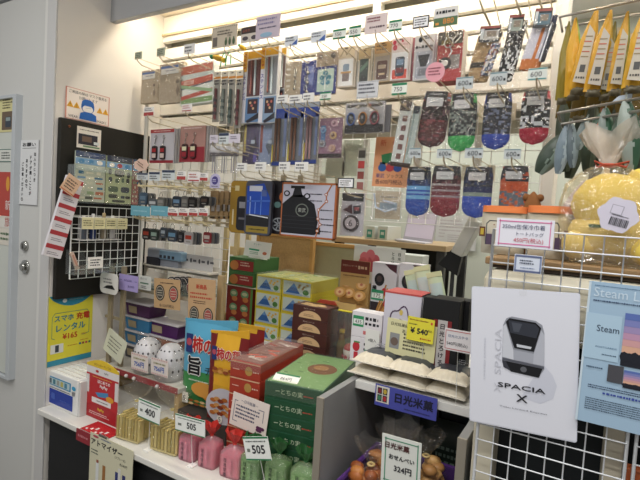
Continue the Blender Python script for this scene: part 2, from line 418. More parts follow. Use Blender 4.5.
for a, s, l in (((144, 107, 154, 116), 'redlow', 'white and red tag above the white keyring card'), ((182, 104, 192, 112), 'redmark', 'white tag with red print above the dark red keyring card'),
    ((277, 95, 288, 103), 'plain', 'white tag above leftmost blue topped chopstick pack'), ((289, 95, 302, 103), 'plain', 'white tag above middle blue topped chopstick pack'),
    ((303, 93, 314, 102), 'plain', 'white tag above right blue topped chopstick pack'), ((320, 92, 331, 100), 'green', 'small green tag above the pink badge pack'),
    ((210, 135, 218, 143), 'lilac', 'leftmost blank lilac tag above the clear stick packs'), ((219, 133, 229, 144), 'navy', 'middle tag with dark band above the clear stick packs'),
    ((229, 134, 240, 143), 'lilac', 'right blank lilac tag above the clear stick packs'),
    ((237, 163, 247, 171), 'plain', 'white tag above the yellow edged tin case'), ((255, 162, 266, 171), 'plain', 'white tag above the blue train tin case'),
    ((279, 162, 290, 171), 'plain', 'white tag below the leftmost chopstick pack'), ((295, 162, 308, 171), 'plain', 'white tag below the middle chopstick pack'),
    ((338, 178, 354, 188), 'black', 'black bordered tag above the white badge card'),
    ((137, 173, 148, 180), 'navy', 'dark topped tag on lower left rail beside the speech bubble card'), ((149, 172, 160, 181), 'navy', 'dark topped tag second from left on lower rail'),
    ((162, 170, 175, 180), 'navy', 'dark topped tag third from left on lower rail'), ((177, 171, 186, 180), 'redlow', 'white and red tag on lower rail under the keyring cards'),
    ((188, 172, 200, 182), 'redmark', 'white tag with red marks on lower rail under the dark red card'), ((200, 173, 208, 181), 'redlow', 'small red based tag at right end of lower rail'),
    ((131, 206, 150, 216), 'teal', 'left of two wide teal tags by the black board'), ((151, 206, 168, 216), 'teal', 'right of two wide teal tags near the black board'),
    ((168, 208, 178, 216), 'redlow', 'first red and white tag right of the teal tags'), ((179, 208, 188, 216), 'redlow', 'second red and white tag right of the teal tags'),
    ((189, 208, 198, 216), 'redlow', 'third red and white tag right of the teal tags'), ((199, 208, 208, 216), 'redlow', 'fourth red and white tag beside the kraft keyring packs')):
    hook(*a, s, l, group=G2)
GS = 'grey 600 yen sock tags'
for a, l in (((456, 77, 473, 89), 'grey 600 tag under the beige patterned socks'), ((490, 72, 507, 85), 'grey 600 tag under the black and white socks'), ((528, 68, 547, 80), 'pale 600 tag under the white and orange socks'),
    ((409, 148, 421, 158), 'grey 600 tag beside the slim leaning pack'), ((437, 149, 452, 158), 'grey 600 tag under the maroon and black sock pack'),
    ((465, 148, 483, 158), 'grey 600 tag under the green toed socks'), ((504, 149, 521, 159), 'grey 600 tag under the blue toed socks')):
    hook(*a, 'sockgreen' if l.startswith('pale') else 'sock', l, group=GS, Y=1.335)
for x, y, l in ((483, -2, 'bare hook holding the beige patterned socks'), (518, -6, 'bare hook holding the black and white socks'), (541, -8, 'bare hook holding the white and orange socks')):
    p = onY(x, y, HT); t = T('peg_hook', l, 'hook', p, 'hooks holding the big socks')
    MB().tube([(-.012, .0, .03), (-.01, .0, .0), (.0, .0, -.025), (.004, .02, -.035), (.004, YM - HT - .005, -.04)], .003, HW).build('hook_arm', t)
    MB().tube([(.016, .0, .03), (.014, YM - HT - .005, -.02)], .002, HW).build('tag_arm', t)
# larger sign cards on the hooks
def sign(x0, y0, x1, y1, Y, name, label, cat, fn, rot=0, group=None, hk=True, r=0, base=None, depth=.002):
    cx, cz, w, h = RY(x0, y0, x1, y1, Y)
    t = T(name, label, cat, (cx, Y, cz), group, ry=rot)
    mb = MB(); mb.card(0, 0, w, h, base or PAPER, 0, depth, r); fn(mb, w, h); mb.build('card', t)
    if hk:
        zl = -h / 2; L = YM - Y - .004
        mb = MB(); mb.tube([(0, .001, zl + .01), (0, .004, zl - .008), (0, .02, zl - .02), (0, L, zl - .026)], .0022, HW); mb.tube([(.01, .003, zl + .004), (.01, L, zl + .006)], .0014, HW); mb.build('hook_arm', t)
    return t
def f(mb, w, h):
    for i in range(14): mb.dec(-w * .46 + i * w * .07, h * .45, w * .035, h * .07, M('8d8474'))
    mb.scrib(w * .02, h * .2, w * .6, h * .26, 2, M('4c463e'), -.001)
    mb.dec(-w * .36, -h * .2, w * .18, h * .44, M('6b625c'))
    for i in range(3):
        x = w * (.08 + .15 * i); mb.disc(x, -h * .28, w * .05, h * .16, M('4b5e42'), -.001, 0); mb.dec(x, -h * .12, w * .05, h * .1, M('58704c'), -.0012)
    mb.text('1200', w * .2, h * .02, h * .09, INK, -.0012, w * .3)
sign(212, 26, 237, 47, HT, 'sign_card', 'large beige card with pictures above the yellow and green strap', 'sign', f, base=M('c5b8a4'))
def f(mb, w, h):
    mb.dec(0, h * .25, w * .96, h * .4, M('3a2e2a')); mb.text('ぶらり', -w * .22, h * .25, h * .2, M('c0563a'), -.001, w * .4)
    for s in (-1, 1): mb.disc(s * w * .24, -h * .24, w * .16, h * .13, M('4a4248'), -.001, 0)
sign(241, 26, 259, 42, HT, 'sign_card', 'cream card with dark brown heading above first tall toothbrush box', 'sign', f, base=M('d0c6ba'))
def f(mb, w, h):
    mb.scrib(-w * .02, h * .24, w * .8, h * .34, 2, M('857fa0'), -.001); mb.scrib(0, -h * .04, w * .7, h * .12, 1, M('5a5a6e'), -.001); mb.disc(-w * .05, -h * .34, w * .25, h * .1, M('8fb0c8'), -.001, 0)
sign(256, 15, 280, 38, HT - .008, 'sign_card', 'large lilac card with faint print at the top of the hooks', 'sign', f, base=M('c4b6c2'))
def f(mb, w, h):
    mb.scrib(-w * .04, h * .22, w * .7, h * .3, 2, M('7d3b46'), -.001); mb.scrib(w * .08, -h * .18, w * .7, h * .2, 1, M('58414a'), -.001)
sign(365, 14, 387, 33, HT, 'sign_card', 'large pinkish white card with dark red writing in the top row', 'sign', f, base=M('d9c9c6'))
def f(mb, w, h):
    mb.dec(0, -h * .26, w * .98, h * .46, M('4e6a45')); mb.text('880', w * .12, -h * .24, h * .28, M('e08a36'), -.001, w * .5); mb.scrib(0, h * .25, w * .8, h * .3, 1, INK, -.001)
    mb.dec(-w * .34, -h * .34, w * .14, h * .12, M('d8903c'), -.001)
sign(434, 7, 458, 26, HT, 'sign_card', 'white and green card with orange 880 above the red cable box', 'sign', f, base=M('d6d3ce'))
def f(mb, w, h):
    for i in range(10):
        for s in (-1, 1): mb.dec(-w * .44 + i * w * .098, s * h * .44, w * .05, h * .025, INK)
    mb.scrib(-w * .02, h * .06, w * .78, h * .66, 3, M('4a4c56'), -.001)
sign(357, 81, 378, 98, HT, 'sign_card', 'white card with dashed border above the three oval charms pack', 'sign', f, base=M('c9cacd'))
t = T('sign_card', 'round pink card in front of the grey and red boxes', 'sign', onY(435, 72, 1.325)); 
mb = MB(); mb.disc(0, 0, .028, .028, M('d99aa4'), 0, .002, 24); mb.scrib(0, .002, .038, .026, 3, M('7b3b45'), -.001); mb.build('card', t)
mb = MB(); mb.tube([(0, .004, -.01), (0, .26, -.014)], .0018, HW); mb.build('hook_arm', t)
t = T('sign_card', 'pink cloud shaped card overlapping the corner of the black board', 'sign', onY(141, 165, 1.36))
mb = MB(); pts = []
for k in range(28):
    a = 2 * PI * k / 28; r = 1 + .09 * math.cos(7 * a); pts.append((.046 * r * math.cos(a), .026 * r * math.sin(a)))
mb.poly(pts, M('dfbfae'), 0, .002); mb.X = Matrix.Rotation(.45, 4, 'Y'); mb.scrib(0, .0, .052, .02, 2, M('6d4a40'), -.001); mb.build('card', t)
mb = MB(); mb.tube([(.01, .004, -.01), (.01, .23, -.014)], .0018, HW); mb.build('hook_arm', t)
t = T('sign_card', 'lilac round topped tag with purple circle print on the lower rail', 'sign', onY(215, 181, 1.335))
mb = MB(); mb.disc(0, .004, .026, .024, M('b9b3cf'), 0, .002, 24); mb.dec(0, -.016, .05, .022, M('b9b3cf'), -.0002); mb.disc(0, .002, .016, .016, M('4a4382'), -.001, 0); mb.scrib(0, .002, .022, .012, 2, M('d8d2e8'), -.0015); mb.scrib(0, -.02, .034, .006, 1, INK, -.001); mb.build('card', t)
mb = MB(); mb.tube([(0, .004, -.012), (0, .25, -.016)], .0018, HW); mb.build('hook_arm', t)
# poster for the socks
def f(mb, w, h):
    mb.text('新', -w * .27, h * .38, h * .13, M('c4472c'), -.001); mb.text('作', w * .08, h * .38, h * .13, M('c4472c'), -.001); mb.text('N', w * .18, h * .24, h * .07, INK, -.001)
    mb.poly([(-w * .3, h * .14), (w * .05, h * .2), (w * .1, h * .04), (-w * .24, -h * .06)], M('2f7a4a'), -.001, 0)
    for i, c in enumerate(('2f5a9a', 'b23a44', '2c4a8e')): mb.disc(-w * .24 + i * w * .22, -h * .12, w * .12, h * .075, M(c), -.0012, 0); mb.dec(-w * .24 + i * w * .22, -h * .04, w * .16, h * .06, M('3a4260'), -.001)
    mb.text('東武', -w * .28, -h * .28, h * .09, M('2b3f86'), -.001); mb.text('ソックス', w * .14, -h * .28, h * .08, M('3b3142'), -.001, w * .5)
    mb.text('各600円税込', -w * .02, -h * .4, h * .1, M('3b3142'), -.001, w * .82)
sign(374, 137, 409, 187, 1.53, 'sock_poster', 'orange poster for new socks on the wire grid', 'poster', f, hk=False, base=M('dc9c70', .6), rot=.03)
# ================================================================== HANGING GOODS
HY = 1.45
def hang(x0, y0, x1, y1, name, label, cat, group=None, Y=HY, rot=0):
    cx, cz, w, h = RY(x0, y0, x1, y1, Y)
    return T(name, label, cat, (cx, Y, cz), group, ry=rot), w, h
def film(t, w, h, cx=0, cz=0, d=.006, y=-.004, m=None, name='clear_bag', seed=1):
    mb = MB(); mb.puff(cx, cz - h / 2, cz + h / 2, lambda v: w, d, lambda u, v: m or CRINK, 8, 10, .0022, seed, y, back=False); return mb.build(name, t)
def slot(mb, cx, cz, w=.012):   # euro hole
    mb.card(cx, cz, w, .004, M('3a3836'), -.0006, 0, .0018)
# kraft handkerchief packs
for k, (x0, y0, x1, y1, l, Y) in enumerate(((141, 70, 158, 103, 'narrow grey beige packet with blue label nearest the left wall', 1.46), (159, 63, 183, 103, 'wider grey beige packet with blue and white label beside the narrow one', 1.45))):
    t, w, h = hang(x0, y0, x1, y1, 'cloth_packet', l, 'packet', 'grey beige cloth packets', Y)
    mb = MB(); mb.box(-w / 2, w / 2, .0, .022, -h / 2, h / 2, M('a99a86', .8, 0, .12, 70), .003)
    mb.poly([(w * .22, -h * .2), (w * .3, -h * .05), (w * .38, -h * .2), (w * .3, -h * .35)], M('7d6c5c'), -.0008, 0); mb.disc(w * .28, h * .02, w * .07, h * .05, M('6f6054'), -.0008, 0)
    mb.build('packet', t)
    mb = MB(); mb.card(-w * .05, h * .33, w * .72, h * .2, M('d9d7d4'), -.002, .0015); mb.dec(-w * .05, h * .4, w * .72, h * .06, M('5a6f9e'), -.003); mb.scrib(0, h * .31, w * .4, h * .05, 1, M('6a7080'), -.003); mb.build('label', t)
    film(t, w * 1.08, h * 1.05, d=.004, y=-.001)
t, w, h = hang(180, 63, 214, 104, 'towel_pack', 'clear pack printed with red, white and green train bands', 'packet', rot=-.04)
mb = MB(); mb.box(-w / 2, w / 2, 0, .03, -h / 2, h / 2, M('dfe3df', .6), .004)
for (z, hh, c, a) in ((.36, .2, 'c05a3e', 0), (.2, .06, 'c9d8d6', 0), (.06, .16, 'c4503c', .05), (-.12, .08, '8fae84', -.2), (-.26, .1, 'b84c40', .12), (-.4, .12, '7c9c62', 0), (-.04, .04, '56606a', .1)):
    mb.poly([(-w * .46, h * (z - hh / 2 - a / 2)), (w * .46, h * (z - hh / 2 + a / 2)), (w * .46, h * (z + hh / 2 + a / 2)), (-w * .46, h * (z + hh / 2 - a / 2))], M(c), -.0006 - abs(a) * .002, 0)
mb.dec(-w * .22, h * .05, w * .3, h * .1, M('e0b0a0'), -.0016); mb.text('特急', -w * .22, h * .05, h * .07, M('a8382e'), -.002)
mb.build('towel', t); film(t, w * 1.06, h * 1.05, d=.012, y=-.001, seed=4)
# yellow strap with green loops
t = T('plush_strap', 'yellow and brown strap toy with green loops under the beige sign card', 'strap', onY(218, 58, 1.40))
mb = MB(); mb.X = Matrix.Rotation(1.9, 4, 'Y'); mb.lathe([(.002, -.03), (.009, -.02), (.012, 0), (.010, .018), (.004, .03)], M('c9a23e', .8), n=12); mb.build('body', t)
mb = MB(); mb.ball((-.034, 0, .008), .009, M('2f7a5a', .8), 8); mb.ball((.03, 0, -.012), .010, M('e0c23c', .8), 8); mb.build('tip', t)
for dx in (.015, .04):
    mb = MB(); mb.tube([(dx, 0, -.035), (dx + .004, 0, .0), (dx + .016, 0, .016), (dx + .026, 0, .004), (dx + .026, 0, -.03)], .0022, M('3f9a55')); mb.build('loop', t)
t = T('plush_strap', 'small yellow and green strap toy left of the tall toothbrush boxes', 'strap', onY(243, 48, 1.40))
mb = MB(); mb.X = Matrix.Rotation(2.1, 4, 'Y'); mb.lathe([(.002, -.02), (.008, -.012), (.009, 0), (.006, .012), (.002, .02)], M('d9b236', .8), n=12); mb.build('body', t)
mb = MB(); mb.ball((-.018, 0, .012), .006, M('2f8a5a', .8), 8); mb.build('tip', t)
# pen blisters
for k in range(4):
    x = 216.5 + k * 7.4
    t, w, h = hang(x - 3.3, 72 - k * .6, x + 3.3, 122 + k * 2, 'pen_pack', ('slim pen pack with white and orange heading, leftmost of four', 'slim pen pack with white and orange heading, second of four from left', 'slim pen pack with white and orange heading, third of four from left', 'slim pen pack with white and orange heading, touching the tall toothbrush box')[k], 'pen pack', 'slim pen packs', HY - .004 * k)
    mb = MB(); mb.card(0, 0, w, h, M('8e8a82', .5), 0, .002); mb.dec(0, h * .42, w, h * .16, M('d9d2c4'), -.0005); mb.dec(0, h * .38, w, h * .04, M('d08c3a'), -.001); mb.scrib(0, h * .29, w * .8, h * .12, 2, INK, -.001); slot(mb, 0, h * .46); mb.build('backing_card', t)
    mb = MB(); mb.tube([(0, -.006, -h * .45), (0, -.006, -h * .3), (0, -.006, h * .16)], .0055, M(('6e3a3e', '8c938a', '5c6a62', '6b3034')[k], .35), 8)
    for z in (-.36, -.1, -.22): mb.box(-.006, .006, -.013, -.003, h * z, h * z + .012, M(('42383c', '5a6460', '39463f', '4c2a2c')[k], .3))
    mb.build('pen', t)
    mb = MB(); mb.card(0, -h * .12, w * .9, h * .7, ACRYL, -.016, .001); mb.build('blister', t)
# tall toothbrush / chopstick boxes
def tallbox(x0, y0, x1, y1, label, head, low, scene, Y=HY):
    t, w, h = hang(x0, y0, x1, y1, 'chopstick_box', label, 'box', 'tall boxes with yellow tops', Y)
    mb = MB(); mb.box(-w / 2, w / 2, 0, .02, -h / 2, h / 2, M('cfcfd2', .45), .001)
    mb.dec(-w * .38, h * .36, w * .22, h * .28, M(head), -.001); mb.vtext('でんしゃ', -w * .38, h * .47, h * .05, M('b33a2c'), -.0016)
    mb.dec(-w * .38, -h * .14, w * .22, h * .7, M('d6d4dc'), -.001); mb.vtext('ステンレス', -w * .38, h * .16, h * .06, M('4b4a9a'), -.0016)
    mb.dec(w * .12, h * .44, w * .74, h * .1, M(head), -.001)
    mb.dec(w * .12, h * .12, w * .7, h * .5, M(low), -.001); mb.dec(w * .12, -h * .32, w * .74, h * .34, M(scene), -.001)
    mb.dec(w * .12, -h * .27, w * .52, h * .2, M('3a2d33'), -.0014)
    for i in range(4): mb.disc(w * (.0 + .08 * i), -h * (.22 + .04 * (i % 3)), w * .06, h * .018, M(('c9a37c', 'b8685c')[i % 2]), -.0018, 0)
    mb.poly([(-w * .2, -h * .47), (w * .46, -h * .36), (w * .46, -h * .44), (-w * .1, -h * .5)], M('2c2a34'), -.0016, 0)
    mb.build('box', t)
    mb = MB(); mb.tube([(w * .02, -.006, h * .36), (w * .02, -.006, -h * .1)], .0035, M('8a4a44', .4)); mb.tube([(w * .2, -.006, h * .36), (w * .22, -.006, -h * .12)], .004, M('b8c2c8', .3)); mb.build('chopsticks', t)
    mb = MB(); mb.card(w * .12, h * .12, w * .7, h * .52, ACRYL, -.014, .001); mb.build('blister', t); return t
tallbox(242, 51, 261, 123, 'tall yellow topped box with dark red window under the brown headed card', 'd9a53a', '5e3638', '5f7fa6')
tallbox(260, 47, 277, 123, 'tall yellow topped box with pale window under the lilac card', 'd8a636', '8f9094', '8299b4', HY - .006)
tallbox(275, 48, 285, 112, 'narrow yellow topped box partly behind the pale windowed one', 'e0b040', '85706c', '6a6f7a', HY + .03)
for k, (x0, x1, l, c) in enumerate(((243, 259, 'dark purple train pack hanging below the dark red windowed box', '4d4668'), (259, 277, 'blue grey train pack hanging below the pale windowed box', '8796b8'))):
    t, w, h = hang(x0, 118, x1, 164, 'chopstick_pack', l, 'packet', 'train packs under the tall boxes', HY + .026)
    mb = MB(); mb.box(-w / 2, w / 2, 0, .012, -h / 2, h / 2, M(c, .4, 0, .3, 60), .002); mb.dec(-w * .36, h * .05, w * .14, h * .6, M('b9a85c' if not k else '8a4a44'), -.001)
    mb.poly([(-w * .12, -h * .1), (w * .3, h * .12), (w * .4, -h * .12), (w * .1, -h * .3)], M('393947' if not k else '5e6674'), -.001, 0); mb.dec(w * .14, -h * .02, w * .24, h * .08, M('aab6c8'), -.0015); mb.dec(w * .3, -h * .36, w * .2, h * .2, M('6a62b0'), -.001)
    mb.build('card', t); film(t, w * 1.02, h * 1.02, d=.004, y=-.001, seed=9 + k)
# charm cards of the top row
t, w, h = hang(285, 62, 301, 97, 'charm_card', 'kraft card with silver charms left of the blue charm card', 'card', 'charm cards')
mb = MB(); mb.card(0, 0, w, h, M('b3a38c', .7), 0, .002)
for i in range(4): mb.dec(-w * .28, h * (.3 - .16 * i), w * .24, h * .06, M('d8d2c6'), -.0006)
mb.build('card', t)
mb = MB()
for i in range(2): mb.tube([(w * .18 + .004 * math.cos(a), -.004, h * (.22 - .34 * i) + .012 * math.sin(a)) for a in [2 * PI * k / 12 for k in range(12)]], .0018, CHROME, 6, True); mb.ball((w * .18, -.006, h * (.06 - .34 * i)), .006, CHROME, 8)
mb.build('charms', t); film(t, w * 1.05, h * 1.03, d=.006, seed=21)
t, w, h = hang(301, 61, 315, 98, 'charm_card', 'navy blue card with silver charms between the kraft and tree cards', 'card', 'charm cards', HY - .008)
mb = MB(); mb.card(0, 0, w, h, M('2b3a86', .6), 0, .002); mb.dec(w * .2, h * .1, w * .4, h * .5, M('6b7cc0'), -.0006); mb.build('card', t)
mb = MB()
for i in range(3): mb.tube([(-w * .1 + .006 * math.cos(a), -.004, h * (.28 - .26 * i) + .01 * math.sin(a)) for a in [2 * PI * k / 12 for k in range(12)]], .0018, CHROME, 6, True); mb.ball((w * .05, -.006, h * (.16 - .26 * i)), .007, CHROME, 8)
mb.build('charms', t); film(t, w * 1.05, h * 1.03, d=.006, seed=22)
t, w, h = hang(316, 52, 337, 95, 'charm_card', 'brown headed card with teal tree charm in a navy frame', 'card', 'charm cards', HY - .012)
mb = MB(); mb.card(0, 0, w, h, M('a3907c', .7), 0, .002); mb.dec(-w * .3, h * .4, w * .2, h * .1, M('6b5d52'), -.0006); mb.disc(w * .28, h * .4, w * .12, h * .07, M('4d4340'), -.0006, 0); mb.build('card', t)
mb = MB(); mb.card(0, -h * .16, w * .98, h * .64, M('24367e', .4), -.004, .003); mb.dec(0, -h * .16, w * .78, h * .52, M('b9cfc4'), -.0046); mb.build('frame', t)
mb = MB(); mb.poly([(-w * .03, -h * .38), (w * .03, -h * .38), (w * .02, -h * .1), (-w * .02, -h * .1)], M('e8f0ea'), -.007, .002)
for i, (a, b) in enumerate(((0, .0), (-.16, -.1), (.16, -.1), (-.1, -.22), (.12, -.22), (0, -.12))): mb.disc(a * w, h * b, w * .12, h * .055, M('3f7f96', .4), -.0065, .002, 10)
mb.tube([(0, -.006, h * .04), (.0, -.008, h * .14), (-.006, -.006, h * .24), (.004, -.004, h * .2)], .0016, CHROME); mb.build('tree_charm', t); film(t, w * 1.04, h * 1.02, d=.01, y=-.004, seed=23)
def stackcard(x0, y0, x1, y1, label, face, top, fn, n=4, Y=HY, sh='b9b3ab'):
    t, w, h = hang(x0, y0, x1, y1, 'train_card', label, 'card', 'train goods cards of the top row', Y)
    mb = MB(); mb.box(-w / 2, w / 2, 0, .004, -h / 2, h / 2, M(face, .5), .0005); mb.dec(0, h * .36, w, h * .28, M(top), -.0006); slot(mb, 0, h * .46); fn(mb, w, h); mb.build('front_card', t)
    mb = MB()
    for k in range(n): mb.box(-w / 2 + .004 * k, w / 2 + .0045 * (k + 1), .006 + .012 * k, .012 + .012 * k, -h / 2 + .001 * k, h / 2 + .002, M(sh if k % 2 else face, .5))
    mb.build('cards_behind', t)
    mb = MB(); mb.card(0, -h * .1, w, h * .78, FILM, -.01, .001); mb.build('blister', t); return t
def f(mb, w, h):
    mb.line([(-w * .3, h * .28), (-w * .1, h * .44), (w * .04, h * .3), (w * .3, h * .46)], w * .05, M('8a7a60'), -.001)
    mb.dec(w * .02, -h * .14, w * .86, h * .66, M('f0eeea'), -.001); mb.card(w * .05, -h * .02, w * .36, h * .18, M('8ea0b0'), -.0015, 0, w * .08); mb.card(w * .05, -h * .26, w * .4, h * .2, M('8a7a74'), -.0015, 0, w * .05); mb.dec(w * .05, -h * .14, w * .6, h * .05, M('d8a86a'), -.0013)
stackcard(337, 47, 354, 87, 'white stack of train cards beside the navy framed tree card', 'd9cfc0', 'c9b698', f, 4)
def f(mb, w, h):
    mb.dec(0, -h * .1, w * .7, h * .7, M('3f4a44'), -.001); mb.poly([(-w * .3, h * .02), (w * .3, h * .2), (w * .3, h * .08), (-w * .3, -h * .1)], M('6f8a78'), -.0014, 0); mb.disc(0, -h * .26, w * .25, h * .1, M('2a2c2c'), -.0014, 0)
stackcard(358, 49, 370, 89, 'dark green card in a white edged pack beside the white train cards', 'cfc6b4', 'b7a078', f, 2)
def f(mb, w, h):
    mb.scrib(0, h * .36, w * .8, h * .18, 2, M('5a4630'), -.001); mb.dec(0, -h * .16, w * .86, h * .62, M('a89c8e'), -.001); mb.card(0, -h * .2, w * .62, h * .46, M('5a3c34'), -.0014, 0, w * .1); mb.dec(0, -h * .12, w * .44, h * .1, M('b8a488'), -.0018); mb.dec(0, -h * .3, w * .36, h * .05, M('d0b890'), -.0018)
stackcard(374, 42, 391, 82, 'brown train card with ochre heading under the dark red writing', 'b9a484', 'b08a58', f, 3)
def f(mb, w, h):
    for a, b, r in ((-.34, .4, .1), (-.3, .28, .12), (.1, .42, .06)): mb.disc(w * a, h * b, w * r, h * r * .55, M('b53848'), -.001, 0)
    mb.text('おみやげ', w * .12, h * .34, h * .09, M('8f2a38'), -.0012, w * .6)
    mb.dec(0, -h * .16, w * .88, h * .64, M('efeff0'), -.001); mb.dec(w * .02, -h * .36, w * .8, h * .22, M('d24a36'), -.0013); mb.card(w * .03, -h * .18, w * .5, h * .46, M('3d4450'), -.0016, 0, w * .12); mb.dec(w * .03, -h * .08, w * .38, h * .14, M('7e98b4'), -.002); mb.dec(w * .03, -h * .27, w * .42, h * .12, M('7a3034'), -.002)
stackcard(391, 38, 409, 80, 'white and red card picturing a dark red train front', 'ddd2cc', 'd8c4bc', f, 3, sh='a8646a')
def f(mb, w, h):
    mb.disc(-w * .22, h * .4, w * .1, h * .06, INK, -.001, 0); mb.scrib(w * .16, h * .42, w * .3, h * .06, 1, INK, -.001); mb.scrib(-w * .02, h * .24, w * .84, h * .08, 1, INK, -.001, .9)
    mb.dec(0, -h * .16, w * .8, h * .6, M('a6a9b2'), -.001); mb.poly([(-w * .3, h * .06), (w * .3, h * .06), (w * .14, -h * .2), (-w * .14, -h * .2)], M('1d1e22'), -.0015, 0); mb.poly([(-w * .2, -h * .24), (w * .2, -h * .24), (w * .26, -h * .4), (-w * .26, -h * .4)], M('73767e'), -.0015, 0)
stackcard(414, 35, 434, 80, 'grey card picturing a black nosed express train', 'c3c2c2', 'c6c2bd', f, 3)
# red box with cable
t, w, h = hang(437, 31, 462, 81, 'cable_box', 'red box with dark top and white coiled cord', 'box', Y=HY - .02)
mb = MB(); mb.box(-w / 2, w / 2, 0, .05, -h / 2, h / 2, M('a83034', .4), .001); mb.dec(0, h * .36, w * .98, h * .26, M('3b3530'), -.0008); mb.dec(-w * .2, h * .28, w * .3, h * .08, M('7a6030'), -.0012); mb.dec(w * .22, -h * .12, w * .4, h * .28, M('857a78'), -.0008)
mb.box(w / 2 + .0002, w / 2 + .001, .002, .048, -h * .48, h * .48, M('b8b0a4', .5)); mb.build('box', t)
mb = MB(); mb.tube([(w * (-.05 + .17 * math.cos(a)), -.004, h * (.26 + .1 * math.sin(a))) for a in [2 * PI * k / 14 for k in range(14)]], .0016, M('e6e4e2', .3), 6, True); mb.tube([(w * .1, -.004, h * .3), (w * .3, -.004, h * .42), (w * .42, -.004, h * .36), (w * .2, -.004, h * .24)], .0016, M('e6e4e2', .3)); mb.tube([(0, -.004, h * .18), (w * .1, -.004, h * .08), (0, -.004, h * .0)], .0018, M('c8ccd8', .3)); mb.build('cord', t)
mb = MB(); mb.disc(-w * .16, -h * .14, w * .26, h * .12, M('2b2729', .4), -.003, .003, 20); mb.disc(-w * .16, -h * .14, w * .14, h * .06, M('d8d4d0'), -.0034, 0, 14); mb.build('reel', t)
film(t, w * 1.06, h * 1.02, d=.01, y=-.006, seed=31)
# ------------------------------------------------------------------ folded sock packs
def sockpack(x0, y0, x1, y1, label, bands, Y=HY, group='folded sock packs', rot=0, seed=1, glare=0, lw=.62):
    """bands: list of (v_top, colour, speckle colour or None) from toe up"""
    t, w, h = hang(x0, y0, x1, y1, 'sock_pack', label, 'socks', group, Y, rot)
    rd = random.Random(seed)
    def mf(u, v):
        for vt, c, sp in bands:
            if v <= vt:
                return M(sp, .85) if sp and rd.random() < .3 else M(c, .85)
        return M(bands[-1][1], .85)
    def wf(v): return w * 1.06 * (min(1, (max(0, 1 - ((.22 - v) / .22) ** 2) ** .5 if v < .22 else 1)) * (1 if v < .8 else 1 - .12 * (v - .8) / .2) + .03)
    mb = MB(); mb.puff(0, -h / 2, h / 2, wf, .014, mf, 10, 26, .0008, seed, .012, df=lambda v: .35 + .65 * min(1, 6 * v, 3 * (1.15 - v))); mb.build('sock', t)
    mb = MB(); mb.card(0, h * .42, w * .8, h * .16, M('22242c', .6), -.006, .012, .001); mb.scrib(0, h * .45, w * .5, h * .04, 1, M('b8bcc4'), -.0065, .5)
    mb.card(0, h * .31, w * lw, h * .15, M('c3c4c8', .6), -.009, .004, .002); mb.scrib(0, h * .3, w * lw * .6, h * .03, 1, M('6c7078'), -.0095); mb.build('header_label', t)
    film(t, w * 1.36, h * 1.12, 0, h * .0, .012, -.006, None, 'clear_bag', seed)
    return t
sockpack(420, 92, 446, 147, 'maroon and black sock pack with blue picture heading, top sock row', [(.12, '3a2226', '5a2a2e'), (.5, '4b2228', '7a3a40'), (.85, '2a2024', '584048'), (1, '55688e', 'a05a50')], rot=.09, seed=1)
sockpack(449, 94, 474, 151, 'black patterned socks with bright green toe', [(.27, '2f9a4c', '54b868'), (.84, '2a3036', '74807c'), (1, '3a8a4e', None)], seed=2)
sockpack(483, 93, 509, 149, 'black patterned socks with royal blue toe', [(.27, '2440a2', '3a58b8'), (.84, '272c3a', '66708c'), (1, '2b3f8a', None)], seed=3)
sockpack(521, 91, 548, 144, 'black patterned socks with crimson toe beside the rack post', [(.3, 'a01f38', 'b8384c'), (.84, '25272e', 'c0c4cc'), (1, 'b04048', None)], seed=4)
sockpack(406, 167, 428, 216, 'blue socks with pale blue stripes, leftmost of bottom sock row', [(.36, '2048a4', '2c58b4'), (.42, '6aa4d4', None), (.46, '2048a4', None), (.51, '6aa4d4', None), (.55, '2048a4', None), (.6, '6aa4d4', None), (.78, '22335e', '2a4684'), (1, '2a3348', None)], seed=5)
sockpack(431, 166, 458, 217, 'dark red socks with thin grey stripes in the bottom sock row', [(.34, '7c2030', '90303e'), (.4, '8a3a44', None), (.44, '8d8088', None), (.5, '6a2a36', None), (.54, '8d8088', None), (.6, '5a2630', None), (.64, '9a8c92', None), (.8, '40222c', '6a3a44'), (1, '2b2a34', None)], seed=6)
sockpack(463, 167, 490, 218, 'plain royal blue socks with grey band in the bottom sock row', [(.44, '2347b0', '2c52bc'), (.5, '7c8c84', None), (.6, '1f2c58', None), (1, '262c3c', '2e3a60')], seed=7)
sockpack(500, 166, 526, 216, 'orange and grey blue socks partly behind the canvas pouches', [(.5, '5a6472', 'c0562e'), (.6, 'c4562c', 'b04a2a'), (.7, 'c4562c', None), (1, '2a2d3a', 'b04c30')], seed=8)
